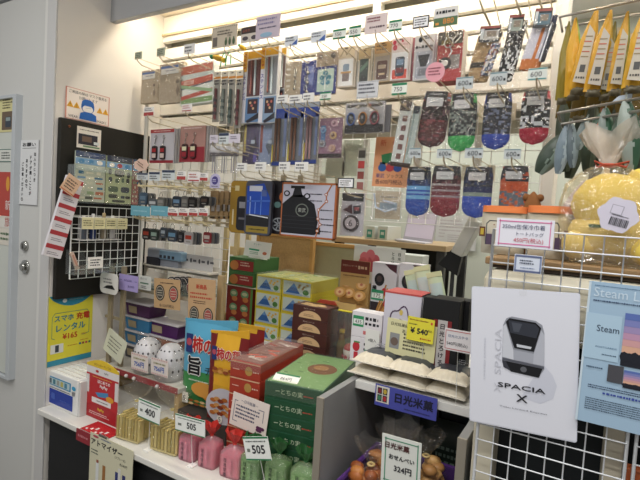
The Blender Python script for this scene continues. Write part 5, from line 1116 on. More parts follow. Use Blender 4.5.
# green flat boxes
GY = 1.24
xg0, xg1 = onY(268, 385, GY).x, onY(321, 400, GY).x
w = xg1 - xg0; ztop = onY(294, 386, GY).z; hg = (ztop - CZ) / 6 - .0008
def f(mb, w, h, d, k):
    mb.dec(0, h * .5, w * .96, h * .9, M('1f4a30', .35), -.0004); mb.text('とちの実', -w * .02, h * .52, h * .36, M('b9c4a8'), -.0008, w * .4); mb.scrib(w * .26, h * .5, w * .16, h * .16, 1, M('b04a3a'), -.0008); mb.line([(-w * .3, h * .5), (-w * .24, h * .52)], h * .05, M('a8b49a'), -.0008)
    mb.poly([(w * .3, h * .05), (w * .48, h * .02), (w * .48, h * .5)], M('2a5a3c', .35), -.0009, 0)
def tf(o, w, h, d):
    mb = MB(); z = h + .0012
    mb.box(-w * .48, w * .48, .01, d - .01, h - .0005, z, M('7da06a', .35, 0, .1, 12), .0)
    for i in range(7): mb.box(-w * .42 + (i % 4) * w * .2, -w * .34 + (i % 4) * w * .22, d * (.3 + .08 * i), d * (.31 + .08 * i), z, z + .0004, M('2f5a34'))
    mb.X = Matrix.Translation((w * .12, d * .55, z + .0004)) @ Matrix.Rotation(-PI / 2, 4, 'X'); mb.disc(0, 0, w * .26, d * .16, M('7a4a2c', .5), 0, .001, 22); mb.disc(-w * .03, d * .02, w * .14, d * .07, M('a87848', .5), -.0012, 0, 16)
    mb.build('lid_print', o)
    mb = MB(); mb.X = Matrix.Translation((-w * .2, .022, h + .003)) @ Matrix.Rotation(-1.1, 4, 'X'); mb.card(0, .012, w * .44, .036, PAPER, 0, .001); mb.text('864円', 0, .008, .014, INK, -.0006, w * .3); mb.dec(0, .027, w * .42, .006, M('2f7a52'), -.0006); mb.build('price_label', o)
    mb = MB(); mb.box(-w * .502, w * .502, -.001, d + .001, h * .1, h + .004, clear('f8faf4', .03, .5, 50), .003); mb.build('film_wrap', o)
dg_ = .36
stack(6, (xg0 + xg1) / 2, GY, CZ, w, dg_, hg, 'sweets_box', ordn('dark green flat box of sweets, %s of the green stack', 6), 'stack of dark green sweets boxes', f, .001, .17, M('24533a', .35), topfn=tf)
# red flat boxes
RYd = 1.25
xr0, xr1 = onY(231, 375, RYd).x, xg0 - .045
w = xr1 - xr0; ztop = onY(245, 362, RYd).z; hr = (ztop - CZ) / 6 - .0008
def f(mb, w, h, d, k):
    mb.dec(0, h * .5, w * .97, h * .86, M('a23a2a', .35), -.0004); mb.dec(-w * .3, h * .5, w * .22, h * .06, M('d8a898'), -.0008); mb.disc(w * .12, h * .5, w * .12, h * .28, M('b08a4a'), -.0008, 0); mb.scrib(w * .36, h * .5, w * .2, h * .2, 1, M('d8b8a8'), -.0008); mb.dec(0, h * .95, w * .98, h * .08, M('c8a080'), -.0006)
def tf(o, w, h, d):
    mb = MB(); z = h + .0012; mb.box(-w * .48, w * .48, .01, d - .01, h - .0005, z, M('8a5f56', .4, 0, .2, 18)); rd = random.Random(5)
    for i in range(16):
        mb.X = Matrix.Translation((rd.uniform(-.38, .38) * w, rd.uniform(.1, .9) * d, z + .0003 + i * .00005)) @ Matrix.Rotation(rd.uniform(-.6, .6), 4, 'Z'); mb.box(-.022, .022, -.008, .008, 0, .0003, M(rd.choice(['d8cfc4', 'c8523c', 'b8a49a', 'e0d8d0', '9a3a30', '7a4a3a'])))
    mb.X = Matrix.Identity(4); mb.build('lid_print', o)
    mb = MB(); mb.box(-w * .51, w * .51, -.003, d + .002, h * .5, h + .012, clear('f8f6f4', .06, .6, 40), .003); mb.build('film_wrap', o)
rs = stack(6, (xr0 + xr1) / 2, RYd, CZ, w, .32, hr, 'cracker_box', ordn('red flat box of crackers, %s of the red stack', 6), 'stack of red cracker boxes', f, .001, .1, M('a83c2c', .35), topfn=tf)
# white card leaning on red boxes
Yc = 1.215; cx, cz, w, h = RY(231, 398, 268, 431, Yc)
t = T('info_card', 'white card with purple grapes drawing leaning against the red boxes', 'card', (cx, Yc, cz), rx=-.08, ry=.05)
mb = MB(); mb.card(0, 0, w, h, M('ddd0c8', .6), 0, .002); mb.text('〜日光銘菓〜', -w * .02, h * .32, h * .1, M('44506e'), -.0006, w * .7); mb.scrib(-w * .04, -h * .02, w * .66, h * .44, 4, M('4a4e66'), -.0006)
for a in ((-.42, .28, -.42, -.34), (-.42, .28, -.34, .28), (.38, .24, .38, -.1), (-.42, -.34, -.3, -.34), (.24, .24, .38, .24)): mb.line([(a[0] * w, a[1] * h), (a[2] * w, a[3] * h)], w * .012, M('44506e'), -.0008)
for i in range(5): mb.disc(w * (.28 + .06 * (i % 3)), -h * (.28 + .07 * (i // 3)), w * .05, h * .05, M('5a2a4e'), -.001 - i * .0001, 0)
mb.build('card', t)
mb = MB(); mb.box(-.01, .01, .002, .05, -h / 2, -h / 2 + .003, WHITE); mb.tube([(0, .004, -h / 2), (0, .006, -h / 2 - (cz - h / 2 - CZ) + .001)], .002, WHITE); mb.build('stand', t)
# yellow boxes on high riser
def ybox(mb, w, h, d, k):
    mb.dec(0, h * .5, w * .9, h * .82, M('b8c4bc', .4), -.0004); mb.poly([(-w * .4, h * .14), (w * .14, h * .14), (-w * .1, h * .82)], M('2f5a94', .4), -.0008, 0); mb.poly([(-w * .2, h * .56), (w * .0, h * .56), (-w * .1, h * .82)], M('5f86b4'), -.001, 0)
    mb.dec(-w * .12, h * .15, w * .62, h * .12, M('8fa4ba'), -.0012); mb.disc(w * .3, h * .34, w * .1, h * .16, M('4a7a3a', .4), -.0009, 0)
    for (x, z) in ((.1, .74), (.24, .66), (.34, .76), (.2, .54), (.06, .6)): mb.disc(w * x, h * z, w * .045, h * .065, M('d0a84a'), -.001, 0)
    mb.scrib(w * .3, h * .14, w * .24, h * .06, 1, M('6a6a60'), -.0009)
yb = M('c9b834', .4)
YY = 1.73
xs = [onY(255, 300, YY).x, onY(281, 300, YY).x, onY(312, 300, YY).x]
ztop = onY(268, 276, YY).z; hy = (ztop - RZ) / 4 - .0008
for c in range(2):
    w = xs[c + 1] - xs[c] - .004
    nm = ('left', 'right')[c]
    def tf(o, w, h, d):
        mb = MB(); rd = random.Random(3 + c); mb.box(-w * .49, w * .49, .006, d - .006, h - .0004, h + .001, M('b9b874', .4, 0, .15, 25))
        for i in range(12): x, y = rd.uniform(-.44, .34) * w, rd.uniform(.05, .9) * d; mb.box(x, x + w * .14, y, y + d * .05, h + .001, h + .0014, M(rd.choice(['dfe0d4', 'a8b46a', '6a9a54', 'd8c84a', 'b8cfd0'])))
        mb.build('lid_print', o)
        mb = MB(); mb.box(-w * .505, w * .505, -.001, d + .001, h * .3, h + .01, clear('f8faf6', .05, .6, 40), .003); mb.build('film_wrap', o)
    stack(4, (xs[c] + xs[c + 1]) / 2, YY, RZ, w, .24, hy, 'cookie_box', ordn('yellow box with blue mountain picture, %s of the ' + nm + ' stack', 4), 'yellow mountain cookie boxes', ybox, .0012, 0, yb, topfn=tf)
# green and red boxes behind
YG = 1.75
x0, x1 = onY(227, 290, YG).x, onY(253, 290, YG).x; w = x1 - x0
zt = onY(238, 257, YG).z; zmid = onY(238, 286, YG).z
o = T('cookie_box', 'large red and green box with rows of cookies under two small ones', 'box', ((x0 + x1) / 2, YG, RZ), 'red and green cookie boxes')
hh = zmid - RZ - .002
mb = MB(); mb.box(-w / 2, w / 2, 0, .16, 0, hh, M('7c2a24', .4), .001); mb.dec(w * .46, hh * .5, w * .08, hh * .98, M('4a7a3c'), -.0005)
for i in range(2):
    for j in range(3):
        x, z = -w * .22 + i * w * .42, hh * (.84 - .3 * j); mb.disc(x, z, w * .15, hh * .09, M('5f8a62'), -.0008, 0, 14); mb.disc(x, z + hh * .01, w * .1, hh * .04, M('a8b08c'), -.0012, 0, 12); mb.disc(x + w * .04, z - hh * .11, w * .11, hh * .055, M('b4703c'), -.001, 0, 12)
mb.build('carton', o)
mb = MB(); mb.box(-w / 2 - .004, w / 2 + .03, -.004, .165, hh, hh + .003, M('b9b2a4', .4)); mb.build('tray', o)
hs = (zt - zmid) / 2 - .002
for k in range(2):
    o = T('cookie_box', ('lower small green and red cookie box beside the wooden rack', 'upper small green and red cookie box carrying the white price card')[k], 'box', ((x0 + x1) / 2, YG, zmid + .002 + k * (hs + .0008)), 'red and green cookie boxes')
    w2 = w * 1.0; mb = MB(); mb.box(-w2 / 2, w2 / 2 + (.0 if k == 0 else .0), 0, .2, 0, hs, M('3f6a3c', .4), .001); mb.dec(w2 * .1, hs * .45, w2 * .74, hs * .7, M('8a2a28'), -.0006); mb.disc(-w2 * .26, hs * .42, w2 * .17, hs * .34, M('b4743c'), -.001, 0, 14); mb.scrib(w2 * .18, hs * .56, w2 * .4, hs * .36, 2, M('c8ae9c'), -.001)
    mb.build('carton', o)
cx, cz, w, h = RY(244, 252, 270, 268, YG + .05)
t = T('price_card', 'white price card standing on the green and red cookie boxes', 'price card', (cx, YG + .05, zt + h / 2 + .004), rx=-.15, ry=.03)
mb = MB(); mb.card(0, 0, w, h, M('e2e4e0', .6), 0, .002); mb.text('クッキー', -w * .02, h * .3, h * .14, M('5a8a8a'), -.0006, w * .5); mb.dec(-w * .12, -h * .05, w * .4, h * .1, M('2f9a72'), -.0006); mb.scrib(-w * .1, -h * .26, w * .34, h * .18, 2, M('3a8a6a'), -.0006); mb.disc(w * .3, -h * .2, w * .08, h * .1, M('b8684a'), -.0006, 0); mb.build('card', t)
mb = MB(); mb.box(-w * .3, w * .3, .002, .03, -h / 2 - .006, -h / 2 + .002, WHITE); mb.build('foot', t)
# brown boxes
BY = 1.63
x0, x1 = onY(292, 325, BY).x, onY(327, 330, BY).x; w = x1 - x0; ztop = onY(308, 306, BY).z
hb = (ztop - RZ) / 4 - .0008
def f(mb, w, h, d, k):
    c = M('cfae84', .5); mb.poly([(-w * .32, h * .06)] + [(w * .32 * -math.cos(PI * i / 14), h * .06 + h * .6 * math.sin(PI * i / 14)) for i in range(15)] + [(w * .32, h * .06)], c, -.0006, 0)
    mb.scrib(0, h * .3, w * .36, h * .22, 2, M('7a5a44'), -.001); mb.text('日光ホットケーキ', -w * .02, h * .8, h * .12, M('cdbcae'), -.0006, w * .76)
def tf(o, w, h, d):
    mb = MB(); z = h + .001; mb.box(-w * .47, w * .47, .01, d - .01, h - .0004, z, M('5a3a34', .4))
    for (x, y, r) in ((-.22, .3, .14), (.0, .22, .15), (.2, .36, .14), (-.05, .45, .13), (.12, .58, .12), (-.24, .6, .11)):
        mb.X = Matrix.Translation((w * x, d * y, z + .0006)) @ Matrix.Rotation(-PI / 2, 4, 'X'); mb.disc(0, 0, w * r * 1.1, d * r * .9, M('c9a878', .5), 0, .0006 + abs(x) * .002, 14)
    mb.X = Matrix.Identity(4); mb.build('lid_print', o)
bw_ = w
stack(4, (x0 + x1) / 2, BY, RZ, w, .09, hb, 'cookie_box', ordn('dark brown box with pale half circle, %s by the yellow boxes', 4), 'brown pancake cookie boxes', f, .001, 0, M('4a2a26', .4), topfn=tf)
# open display box of pancakes
DYY = 1.80
cx, cz, w, h = RY(337, 261, 366, 302, DYY)
zb = onY(345, 309, DYY - .06).z
t = T('carton', 'brown carton under the open display box of cookies', 'box', (cx - .02, DYY - .03, RZ + .001))
MB().box(-w / 2 - .03, w * .2, -.03, .06, 0, zb - RZ - .003, M('4a2a26', .4), .002).build('carton', t)
t = T('display_box', 'open display box of round cookies with brown heading behind the brown boxes', 'display box', (cx, DYY, zb))
hh = onY(352, 261, DYY).z - zb
mb = MB(); mb.box(-w / 2, w / 2, .03, .034, 0, hh, M('c9a76c', .5))
mb.X = Matrix.Translation((0, .029, 0)); mb.dec(0, hh * .86, w, hh * .28, M('6e3026', .5), 0); mb.text('日光ホットケーキ', -w * .18, hh * .88, hh * .06, M('d0b8a0'), -.0006, w * .5); mb.scrib(w * .26, hh * .86, w * .3, hh * .14, 1, M('d0b090'), -.0006); mb.scrib(0, hh * .66, w * .8, hh * .05, 1, M('8a6a4a'), -.0006)
mb.build('back_card', t)
mb = MB(); mb.box(-w / 2 - .02, w / 2, -.08, .03, 0, .012, M('a8804c', .5)); mb.box(-w / 2 - .02, w / 2, -.082, -.08, 0, .03, M('c9a76c', .5)); mb.build('tray', t)
for i, (x, z) in enumerate(((-.26, .46), (.26, .46), (-.08, .24), (.3, .2), (-.36, .22))):
    mb = MB(); mb.X = Matrix.Rotation(-.35, 4, 'X'); mb.disc(w * x, hh * z + .01, w * .2, w * .17, M('c99a58', .6), .0 - .006 * i, .006, 18); mb.disc(w * x, hh * z + .01, w * .13, w * .11, M('dcb888', .6), -.0006 - .006 * i, 0, 14); mb.disc(w * x, hh * z + .01, w * .05, w * .045, M('b8705a', .6), -.001 - .006 * i, 0, 10); mb.build('cookie', t)
mb = MB(); mb.poly([(-w * .85, .014), (-w * .1, .014), (-w * .2, .03), (-w * .7, .03)], M('a8402c', .5), -.09, .004); mb.dec(-w * .5, .0, w * .7, .012, M('dcdcd4', .5), -.091); mb.build('leaflet', t)
# strawberry boxes on the shelf
SY = 1.26
x0, x1 = onY(351, 335, SY).x, onY(381, 340, SY).x; w = x1 - x0; zt = onY(365, 312, SY).z; h2 = (zt - SZ - .002) / 2
def sb(o, w, h, price, seed):
    mb = MB(); mb.box(-w / 2, w / 2, 0, .05, 0, h, M('d9d5d8', .4), .001); mb.scrib(w * .2, h * .66, w * .5, h * .4, 2, INK, -.0006, .7, seed)
    if price:
        mb.dec(-w * .28, h * .62, w * .36, h * .42, M('2f8a5a'), -.0006); mb.dec(-w * .28, h * .6, w * .32, h * .2, M('dfe4de'), -.001); mb.text('435', -w * .28, h * .6, h * .14, INK, -.0014, w * .24); mb.dec(w * .18, h * .2, w * .56, h * .14, M('c46a6a'), -.0006)
    else:
        mb.disc(-w * .3, h * .62, w * .12, h * .2, M('b8303a', .4), -.0006, 0, 14); mb.dec(-w * .28, h * .8, w * .2, h * .06, M('4a8a4a'), -.001); mb.dec(-w * .3, h * .22, w * .14, h * .36, M('b8303a'), -.0006); mb.text('いちご', w * .16, h * .26, h * .22, INK, -.0006, w * .4)
    mb.build('carton', o)
for k in range(2): sb(T('sweets_box', ('white strawberry chocolate box with strawberry picture, lower of two', 'white strawberry chocolate box with green price label, upper of two')[k], 'box', ((x0 + x1) / 2, SY, SZ + k * (h2 + .001)), 'white strawberry chocolate boxes'), w, h2, k == 1, k)
pY = SY - .02; cx, cz, w, h = RY(365, 330, 379, 356, pY)
t = T('price_card', 'white price card with green edge in front of the lower strawberry box', 'price card', (cx, pY, cz))
mb = MB(); mb.card(0, 0, w, h, M('dcdcd6', .6), 0, .002); mb.text('4個入', 0, h * .1, h * .16, INK, -.0006, w * .6); mb.dec(0, -h * .4, w, h * .18, M('4a9a7a'), -.0006); mb.text('435', 0, -h * .4, h * .14, INK, -.001, w * .5); mb.build('card', t)
mb = MB(); mb.box(-w * .3, w * .3, .002, .016, -h / 2, -h / 2 + .003, WHITE); mb.build('foot', t)
# clear box with cups left of strawberries
AY = 1.66
cx, cz, w, h = RY(329, 312, 352, 345, AY); zb = RZ
h = cz + h / 2 - zb
t = T('acrylic_box', 'clear acrylic box right of the brown boxes', 'box', (cx, AY, zb))
mb = MB()
A3 = clear('f8faf8', .03, 0, 1, .06)
mb.box(-w / 2, w / 2, 0, .002, 0, h, A3); mb.box(-w / 2, w / 2, .1, .102, 0, h, A3); mb.box(-w / 2, -w / 2 + .002, .002, .1, 0, h, A3); mb.box(w / 2 - .002, w / 2, .002, .1, 0, h, A3); mb.box(-w / 2, w / 2, .002, .1, h - .002, h, A3); mb.build('box', t)
t = T('dark_bottle', 'amber bottle inside the clear acrylic box', 'bottle', (cx - w * .18, AY + .055, zb + .001)); mb = MB(); mb.lathe([(.02, 0), (.021, .06), (.012, .085), (.01, .11)], M('6a4a1c', .2), n=14); mb.build('bottle', t)
mb = MB(); mb.lathe([(.0115, .11), (.0115, .125)], M('b89a3a', .4), n=12); mb.build('cap', t)
t = T('sweets_cup', 'pink and white strawberry cup beside the amber bottle in the acrylic box', 'cup', (cx + w * .22, AY + .05, zb + .001)); mb = MB(); mb.lathe([(.022, 0), (.026, .05)], M('d4c4c0', .4), n=16); mb.build('cup', t)
mb = MB(); mb.ball((0, 0, .055), .024, M('b84a50', .5), 12, (1, 1, .8)); mb.build('strawberry', t)
mb = MB()
for k in range(7): mb.ball((.0245 * math.cos(k * .9), .0245 * math.sin(k * .9), .022), .008, M('a83a44', .5), 6)
mb.build('print', t)
p = onY(343, 309, AY)
t = T('shelf_tag', 'small yellow tag on top of the clear acrylic box', 'tag', (p.x, AY + .02, zb + h + .001)); mb = MB(); mb.box(-.03, .03, -.006, .01, 0, .003, M('d8c832')); mb.build('tag', t)
# poster with pink balls
PY_ = 1.885
cx, cz, w, h = RY(353, 247, 404, 285, PY_)
t = T('sweets_poster', 'white poster picturing pink round sweets behind the stick sweet boxes', 'poster', (cx, PY_, cz), ry=.02)
mb = MB(); mb.card(0, 0, w, h, M('dcdfda', .6), 0, .004)
for (x, z) in ((-.28, .14), (-.16, .22), (-.06, .1), (-.2, .02), (-.06, -.1), (-.3, 0), (-.14, -.08)): mb.disc(w * x, h * z + h * .04, w * .09, h * .15, M(('c4606a', 'cf7078', 'b8525e')[int(abs(x) * 100) % 3], .5), -.0008 - abs(x) * .001, 0, 16)
for i, s in enumerate(('日光いちご', 'とろける味')): mb.vtext(s, w * (.4 - .12 * i), h * .42, h * .1, M('4a5a4a'), -.0008)
mb.build('poster', t)
mb = MB(); mb.box(-.006, .006, .005, .02, -h / 2 - (cz - h / 2 - SZ) + .001, 0, WOOD); mb.build('prop', t)
# long black and white stick sweets boxes
def stickbox(x0, y0, x1, y1, Y, label, price, zb):
    cx, cz, w, h = RY(x0, y0, x1, y1, Y); zt = cz + h / 2; h = zt - zb
    t = T('stick_sweets_box', label, 'box', (cx, Y, zb), 'stick sweets boxes')
    mb = MB(); mb.box(-w / 2, w / 2, 0, .06, 0, h, M('d4d0d6', .4), .001)
    mb.dec(0, h * .2, w * .98, h * .38, M('2a2026'), -.0005); mb.poly([(0, h * .99), (w * .48, h * .99), (w * .48, h * .86), (w * .2, h * .92)], M('4a2430'), -.0006, 0)
    mb.disc(-w * .18, h * .74, w * .2, h * .1, INK, -.0008, 0, 18); mb.disc(-w * .18, h * .75, w * .11, h * .05, M('4a3a3c'), -.0012, 0, 14)
    for i in range(6): mb.line([(-w * .3 + i * w * .08, h * (.16 + .02 * i)), (w * .1 + i * w * .06, h * (.66 - .05 * i))], w * .06, M(('b07a3c', 'c89858', '8a5426')[i % 3]), -.0012 - i * .0001)
    mb.disc(w * .04, h * .56, w * .1, h * .06, M('b42a30'), -.002, 0, 14); mb.disc(w * .14, h * .38, w * .1, h * .05, M('b42a30'), -.002, 0, 14); mb.vtext('極', -w * .36, h * .66, h * .09, INK, -.002)
    if price: mb.dec(-w * .22, h * .5, w * .5, h * .16, M('2f8a62'), -.0022); mb.dec(-w * .22, h * .49, w * .46, h * .08, M('dfe6e0'), -.0026); mb.text('175', -w * .22, h * .49, h * .06, INK, -.003, w * .36)
    mb.build('carton', t)
stickbox(371, 263, 396, 316, 1.72, 'black and white stick sweets box with green price label', True, SZ)
stickbox(398, 264, 424, 318, 1.70, 'black and white stick sweets box beside the zipped pouches, no price label', False, SZ)
# white box with red top + black box
WY = 1.24
cx, cz, w, h = RY(383, 293, 420, 356, WY); zt = cz + h / 2; h = zt - SZ
t = T('sweets_box', 'white box with red top and cloud outline behind the yellow 540 card', 'box', (cx, WY, SZ))
mb = MB(); mb.box(-w / 2, w / 2, 0, .09, 0, h, M('c9c6d2', .4), .001); mb.box(-w / 2, w / 2, -.0006, .0895, h - .004, h + .0006, M('b8504e', .45))
cl = [(w * (-.02 + .3 * math.cos(a) * (1 + .12 * math.cos(5 * a))), h * (.56 + .26 * math.sin(a) * (1 + .12 * math.cos(5 * a)))) for a in [2 * PI * k / 40 for k in range(41)]]
mb.line(cl, w * .03, M('5a3a62'), -.0008); mb.disc(-w * .02, h * .76, w * .05, h * .035, M('c8b060'), -.0008, 0, 14); mb.vtext('きぬ', -w * .04, h * .7, h * .1, M('4a4a62'), -.0008); mb.dec(w * .16, h * .52, w * .1, h * .2, M('d4c4c4'), -.0008); mb.dec(w * .16, h * .47, w * .08, h * .08, M('b86a4a'), -.0012); mb.build('carton', t)
cx, cz, w, h = RY(421, 299, 458, 370, 1.20); zt = cz + h / 2; h = zt - SZ
for k in range(2):
    t = T('sweets_box', ('black box with red bands and white label beside the white cloud box', 'black box behind the one with the white label')[k], 'box', (cx + .012 * k, 1.20 + .052 * k, SZ), 'black sweets boxes')
    mb = MB(); mb.box(-w / 2, w / 2, 0, .05, 0, h - .004 * k, M('121214', .6), .001)
    if not k:
        for x in (-.12, .26): mb.dec(w * x, h * .45, w * .12, h * .64, M('7c2226'), -.0006)
        mb.dec(w * .08, h * .45, w * .26, h * .64, M('b9b5b4'), -.001); mb.vtext('日光とろける', w * .08, h * .74, h * .07, M('3a3438'), -.0014); mb.text('864円', w * .3, h * .04, h * .05, M('b8b8b8'), -.0008, w * .2)
    mb.build('carton', t)
# yellow 540 card, beige info card, red framed card
c1 = 1.195; cx, cz, w, h = RY(386, 322, 436, 358, c1); zb = SZ
t = T('info_card', 'pale yellow description card with small photo on the grey shelf', 'card', (cx, c1, cz), ry=.03)
mb = MB(); mb.card(0, 0, w, h, M('d4d0a4', .6), 0, .002); mb.text('日光銘菓紹介', -w * .2, h * .36, h * .1, INK, -.0006, w * .44); mb.dec(-w * .32, -h * .12, w * .2, h * .44, M('8a8c8e'), -.0006); mb.disc(-w * .32, -h * .14, w * .08, h * .12, M('6a5a52'), -.001, 0, 14); mb.scrib(w * .14, -h * .08, w * .56, h * .5, 5, M('4a463a'), -.0006); mb.text('あられ', -w * .06, h * .2, h * .1, INK, -.0006); mb.build('card', t)
mb = MB(); mb.tube([(0, .006, 0), (0, .012, SZ - cz)], .0008, M('d8d8d4', .4)); mb.build('stand', t)
c1 = 1.185; cx, cz, w, h = RY(407, 318, 434, 342, c1)
t = T('price_card', 'bright yellow 540 yen price card on the grey shelf', 'price card', (cx, c1, cz), ry=.02)
mb = MB(); mb.card(0, 0, w, h, M('dcd23e', .55), 0, .002); mb.btext('¥ 540', -w * .04, -h * .06, h * .3, INK, -.0006, w * .64); mb.scrib(-w * .08, h * .38, w * .7, h * .1, 1, M('8a5a2a'), -.0006); mb.scrib(-w * .28, h * .2, w * .3, h * .1, 1, M('4a4a30'), -.0006); mb.text('税込', w * .36, h * .02, h * .14, INK, -.0006, w * .18); mb.scrib(w * .22, -h * .36, w * .4, h * .12, 1, M('b0442a'), -.0006); mb.disc(w * .4, h * .34, w * .04, h * .06, M('c8503a'), -.0006, 0, 10); mb.build('card', t)
mb = MB(); mb.tube([(.01, .004, 0), (.01, .008, SZ - cz)], .0008, M('d8d8d4', .4)); mb.build('stand', t)
c1 = 1.10; cx, cz, w, h = RY(444, 330, 472, 352, c1)
t = T('price_card', 'white card with red border in front of the black sweets box', 'price card', (cx, c1, cz), ry=0)
mb = MB(); mb.card(0, 0, w, h, M('d6d2d4', .6), 0, .002)
for (a, b, c, d) in ((0, .42, .92, .03), (0, -.42, .92, .03), (-.45, 0, .02, .86)): mb.dec(a * w, b * h, c * w, d * h, M('b85a5a'), -.0006)
mb.text('日光カステラ', 0, h * .18, h * .18, M('3a5a8a'), -.0008, w * .7); mb.text('540円(税込)', -w * .02, -h * .18, h * .2, INK, -.0008, w * .8); mb.build('card', t)
mb = MB(); mb.tube([(0, .004, 0), (0, .03, SZ - cz)], .0008, M('d8d8d4', .4)); mb.build('stand', t)
# zip pouches leaning
for k, (x0, y0, x1, y1, Y, l) in enumerate(((424, 262, 444, 306, 1.37, 'pale green zipped pouch leaning, left of three behind the black box'), (436, 258, 456, 306, 1.345, 'pale green zipped pouch leaning, middle of three behind the black box'), (449, 264, 468, 306, 1.32, 'pale green zipped pouch leaning, right of three behind the black box'))):
    cx, cz, w, h = RY(x0, y0, x1, y1, Y); zt = cz + h / 2; h = zt - SZ - .03
    t = T('zip_pouch', l, 'pouch', (cx + .01, Y, SZ), 'pale green zipped pouches', ry=-.28)
    mb = MB(); mb.puff(0, 0, h, lambda v: w * .84, .012, lambda u, v: M('b4c0a0', .35) if abs(u) > .7 or v > .9 else M('a9b8b4', .35), 10, 14, .001, k, 0, df=lambda v: min(1, .5 + v, 5 * (1 - v) + .1)); mb.build('pouch', t)
    mb = MB(); mb.scrib(0, h * .5, w * .4, h * .6, 8, M('6f8590'), -.014, .5); mb.build('label', t)
    mb = MB(); mb.box(-w * .42, w * .42, -.003, .003, h * .99, h * 1.04, M('c2c49a', .4)); mb.build('zip_seal', t)
# rice cracker packets on the shelf
def pouch(px0, py0, px1, py1, Y, z, label, dark, seed):
    a, b = onY(px0, (py0 + py1) / 2, Y), onY(px1, (py0 + py1) / 2, Y); w = b.x - a.x
    t = T('rice_cracker_packet', label, 'packet', ((a.x + b.x) / 2, Y, z), 'white rice cracker packets on the shelf', rz=-.06)
    d, hh = .115, .03
    rd = random.Random(seed); nx, ny = 16, 12; g = []; fs = []; ms = []
    for s in (1, -.25):
        for j in range(ny + 1):
            for i in range(nx + 1):
                u, v = 2 * i / nx - 1, 2 * j / ny - 1
                e = (max(0, 1 - u ** 4) * max(0, 1 - v ** 4)) ** .85
                g.append((u * w / 2, v * d / 2, .012 + s * hh * e * (.75 + .1 * v) + (rd.uniform(-.0009, .0009) if 0 < i < nx and 0 < j < ny else 0)))
    o_ = 0; mb = MB(); base = len(mb.v); mb.v += [Vector(p) for p in g]
    for q in range(2):
        for j in range(ny):
            for i in range(nx):
                b0 = q * (nx + 1) * (ny + 1) + j * (nx + 1) + i; f4 = (b0, b0 + 1, b0 + nx + 2, b0 + nx + 1)
                v = 2 * (j + .5) / ny - 1; u = 2 * (i + .5) / nx - 1
                m = M('3a3d42', .3) if dark and v > -.5 + .3 * u * u and q == 0 else M(rd.choice(['d3cab6', 'cfc6b2', 'd6cebc']), .35)
                mb.smooth.add(len(mb.f)); mb.f.append(f4 if q == 0 else f4[::-1]); mb.m.append(mb.mi(m))
    mb.build('packet', t)
    if dark:
        mb = MB(); mb.X = Matrix.Translation((0, .02, .012 + hh * .86)) @ Matrix.Rotation(-1.35, 4, 'X'); mb.scrib(0, .012, w * .5, .03, 3, M('8a8c90'), 0, .5, seed); mb.build('label', t)
    mb = MB(); mb.box(-w * .52, w * .52, -d / 2 - .006, -d / 2 + .002, .0115, .0135, M('cfc9bc', .35)); mb.build('front_seal', t)
for k, (x0, x1, y0, y1) in enumerate(((358, 397, 366, 384), (393, 434, 372, 390), (431, 472, 378, 396))):
    pouch(x0, y0, x1, y1, 1.19, SZ + .001, ('lower white rice cracker packet, left on the shelf', 'lower white rice cracker packet, middle of the shelf', 'lower white rice cracker packet, right on the shelf')[k], False, k)
for k, (x0, x1, y0, y1) in enumerate(((361, 400, 352, 372), (394, 435, 356, 380), (433, 474, 362, 386))):
    pouch(x0, y0, x1, y1, 1.187, SZ + .036, ('upper black topped rice cracker packet, left on the shelf', 'upper black topped rice cracker packet, middle of the shelf', 'upper black topped rice cracker packet beside the white train poster')[k], True, 5 + k)
# blue shelf sign
BY_ = 1.112; a, b = onY(375, 395, BY_), onY(437, 408, BY_); w = b.x - a.x; cz = (onY(406, 391, BY_).z + onY(406, 413, BY_).z) / 2; h = onY(406, 391, BY_).z - onY(406, 413, BY_).z
t = T('shelf_sign', 'blue rice sweets sign hanging from the front of the grey shelf', 'sign', ((a.x + b.x) / 2, BY_, cz), ry=.0)
mb = MB(); mb.card(0, 0, w, h, M('454a9c', .5), 0, .002); mb.card(-w * .37, h * .06, w * .22, h * .78, M('d0ccc4'), -.0006, 0)
for (x, z, c) in ((-.42, .22, '7a2a34'), (-.33, .22, 'b8a040'), (-.42, -.12, '3f7a5a'), (-.33, -.12, 'a83038')): mb.dec(w * x, h * z, w * .075, h * .3, M('2a2a30'), -.001); mb.disc(w * x, h * z, w * .03, h * .12, M(c), -.0014, 0, 12)
mb.btext('日光米菓', w * .14, h * .08, h * .46, M('1b1c34'), -.0008, w * .62, w * .6); mb.scrib(w * .2, -h * .34, w * .4, h * .1, 1, M('2a2c50'), -.0008); mb.build('sign', t)
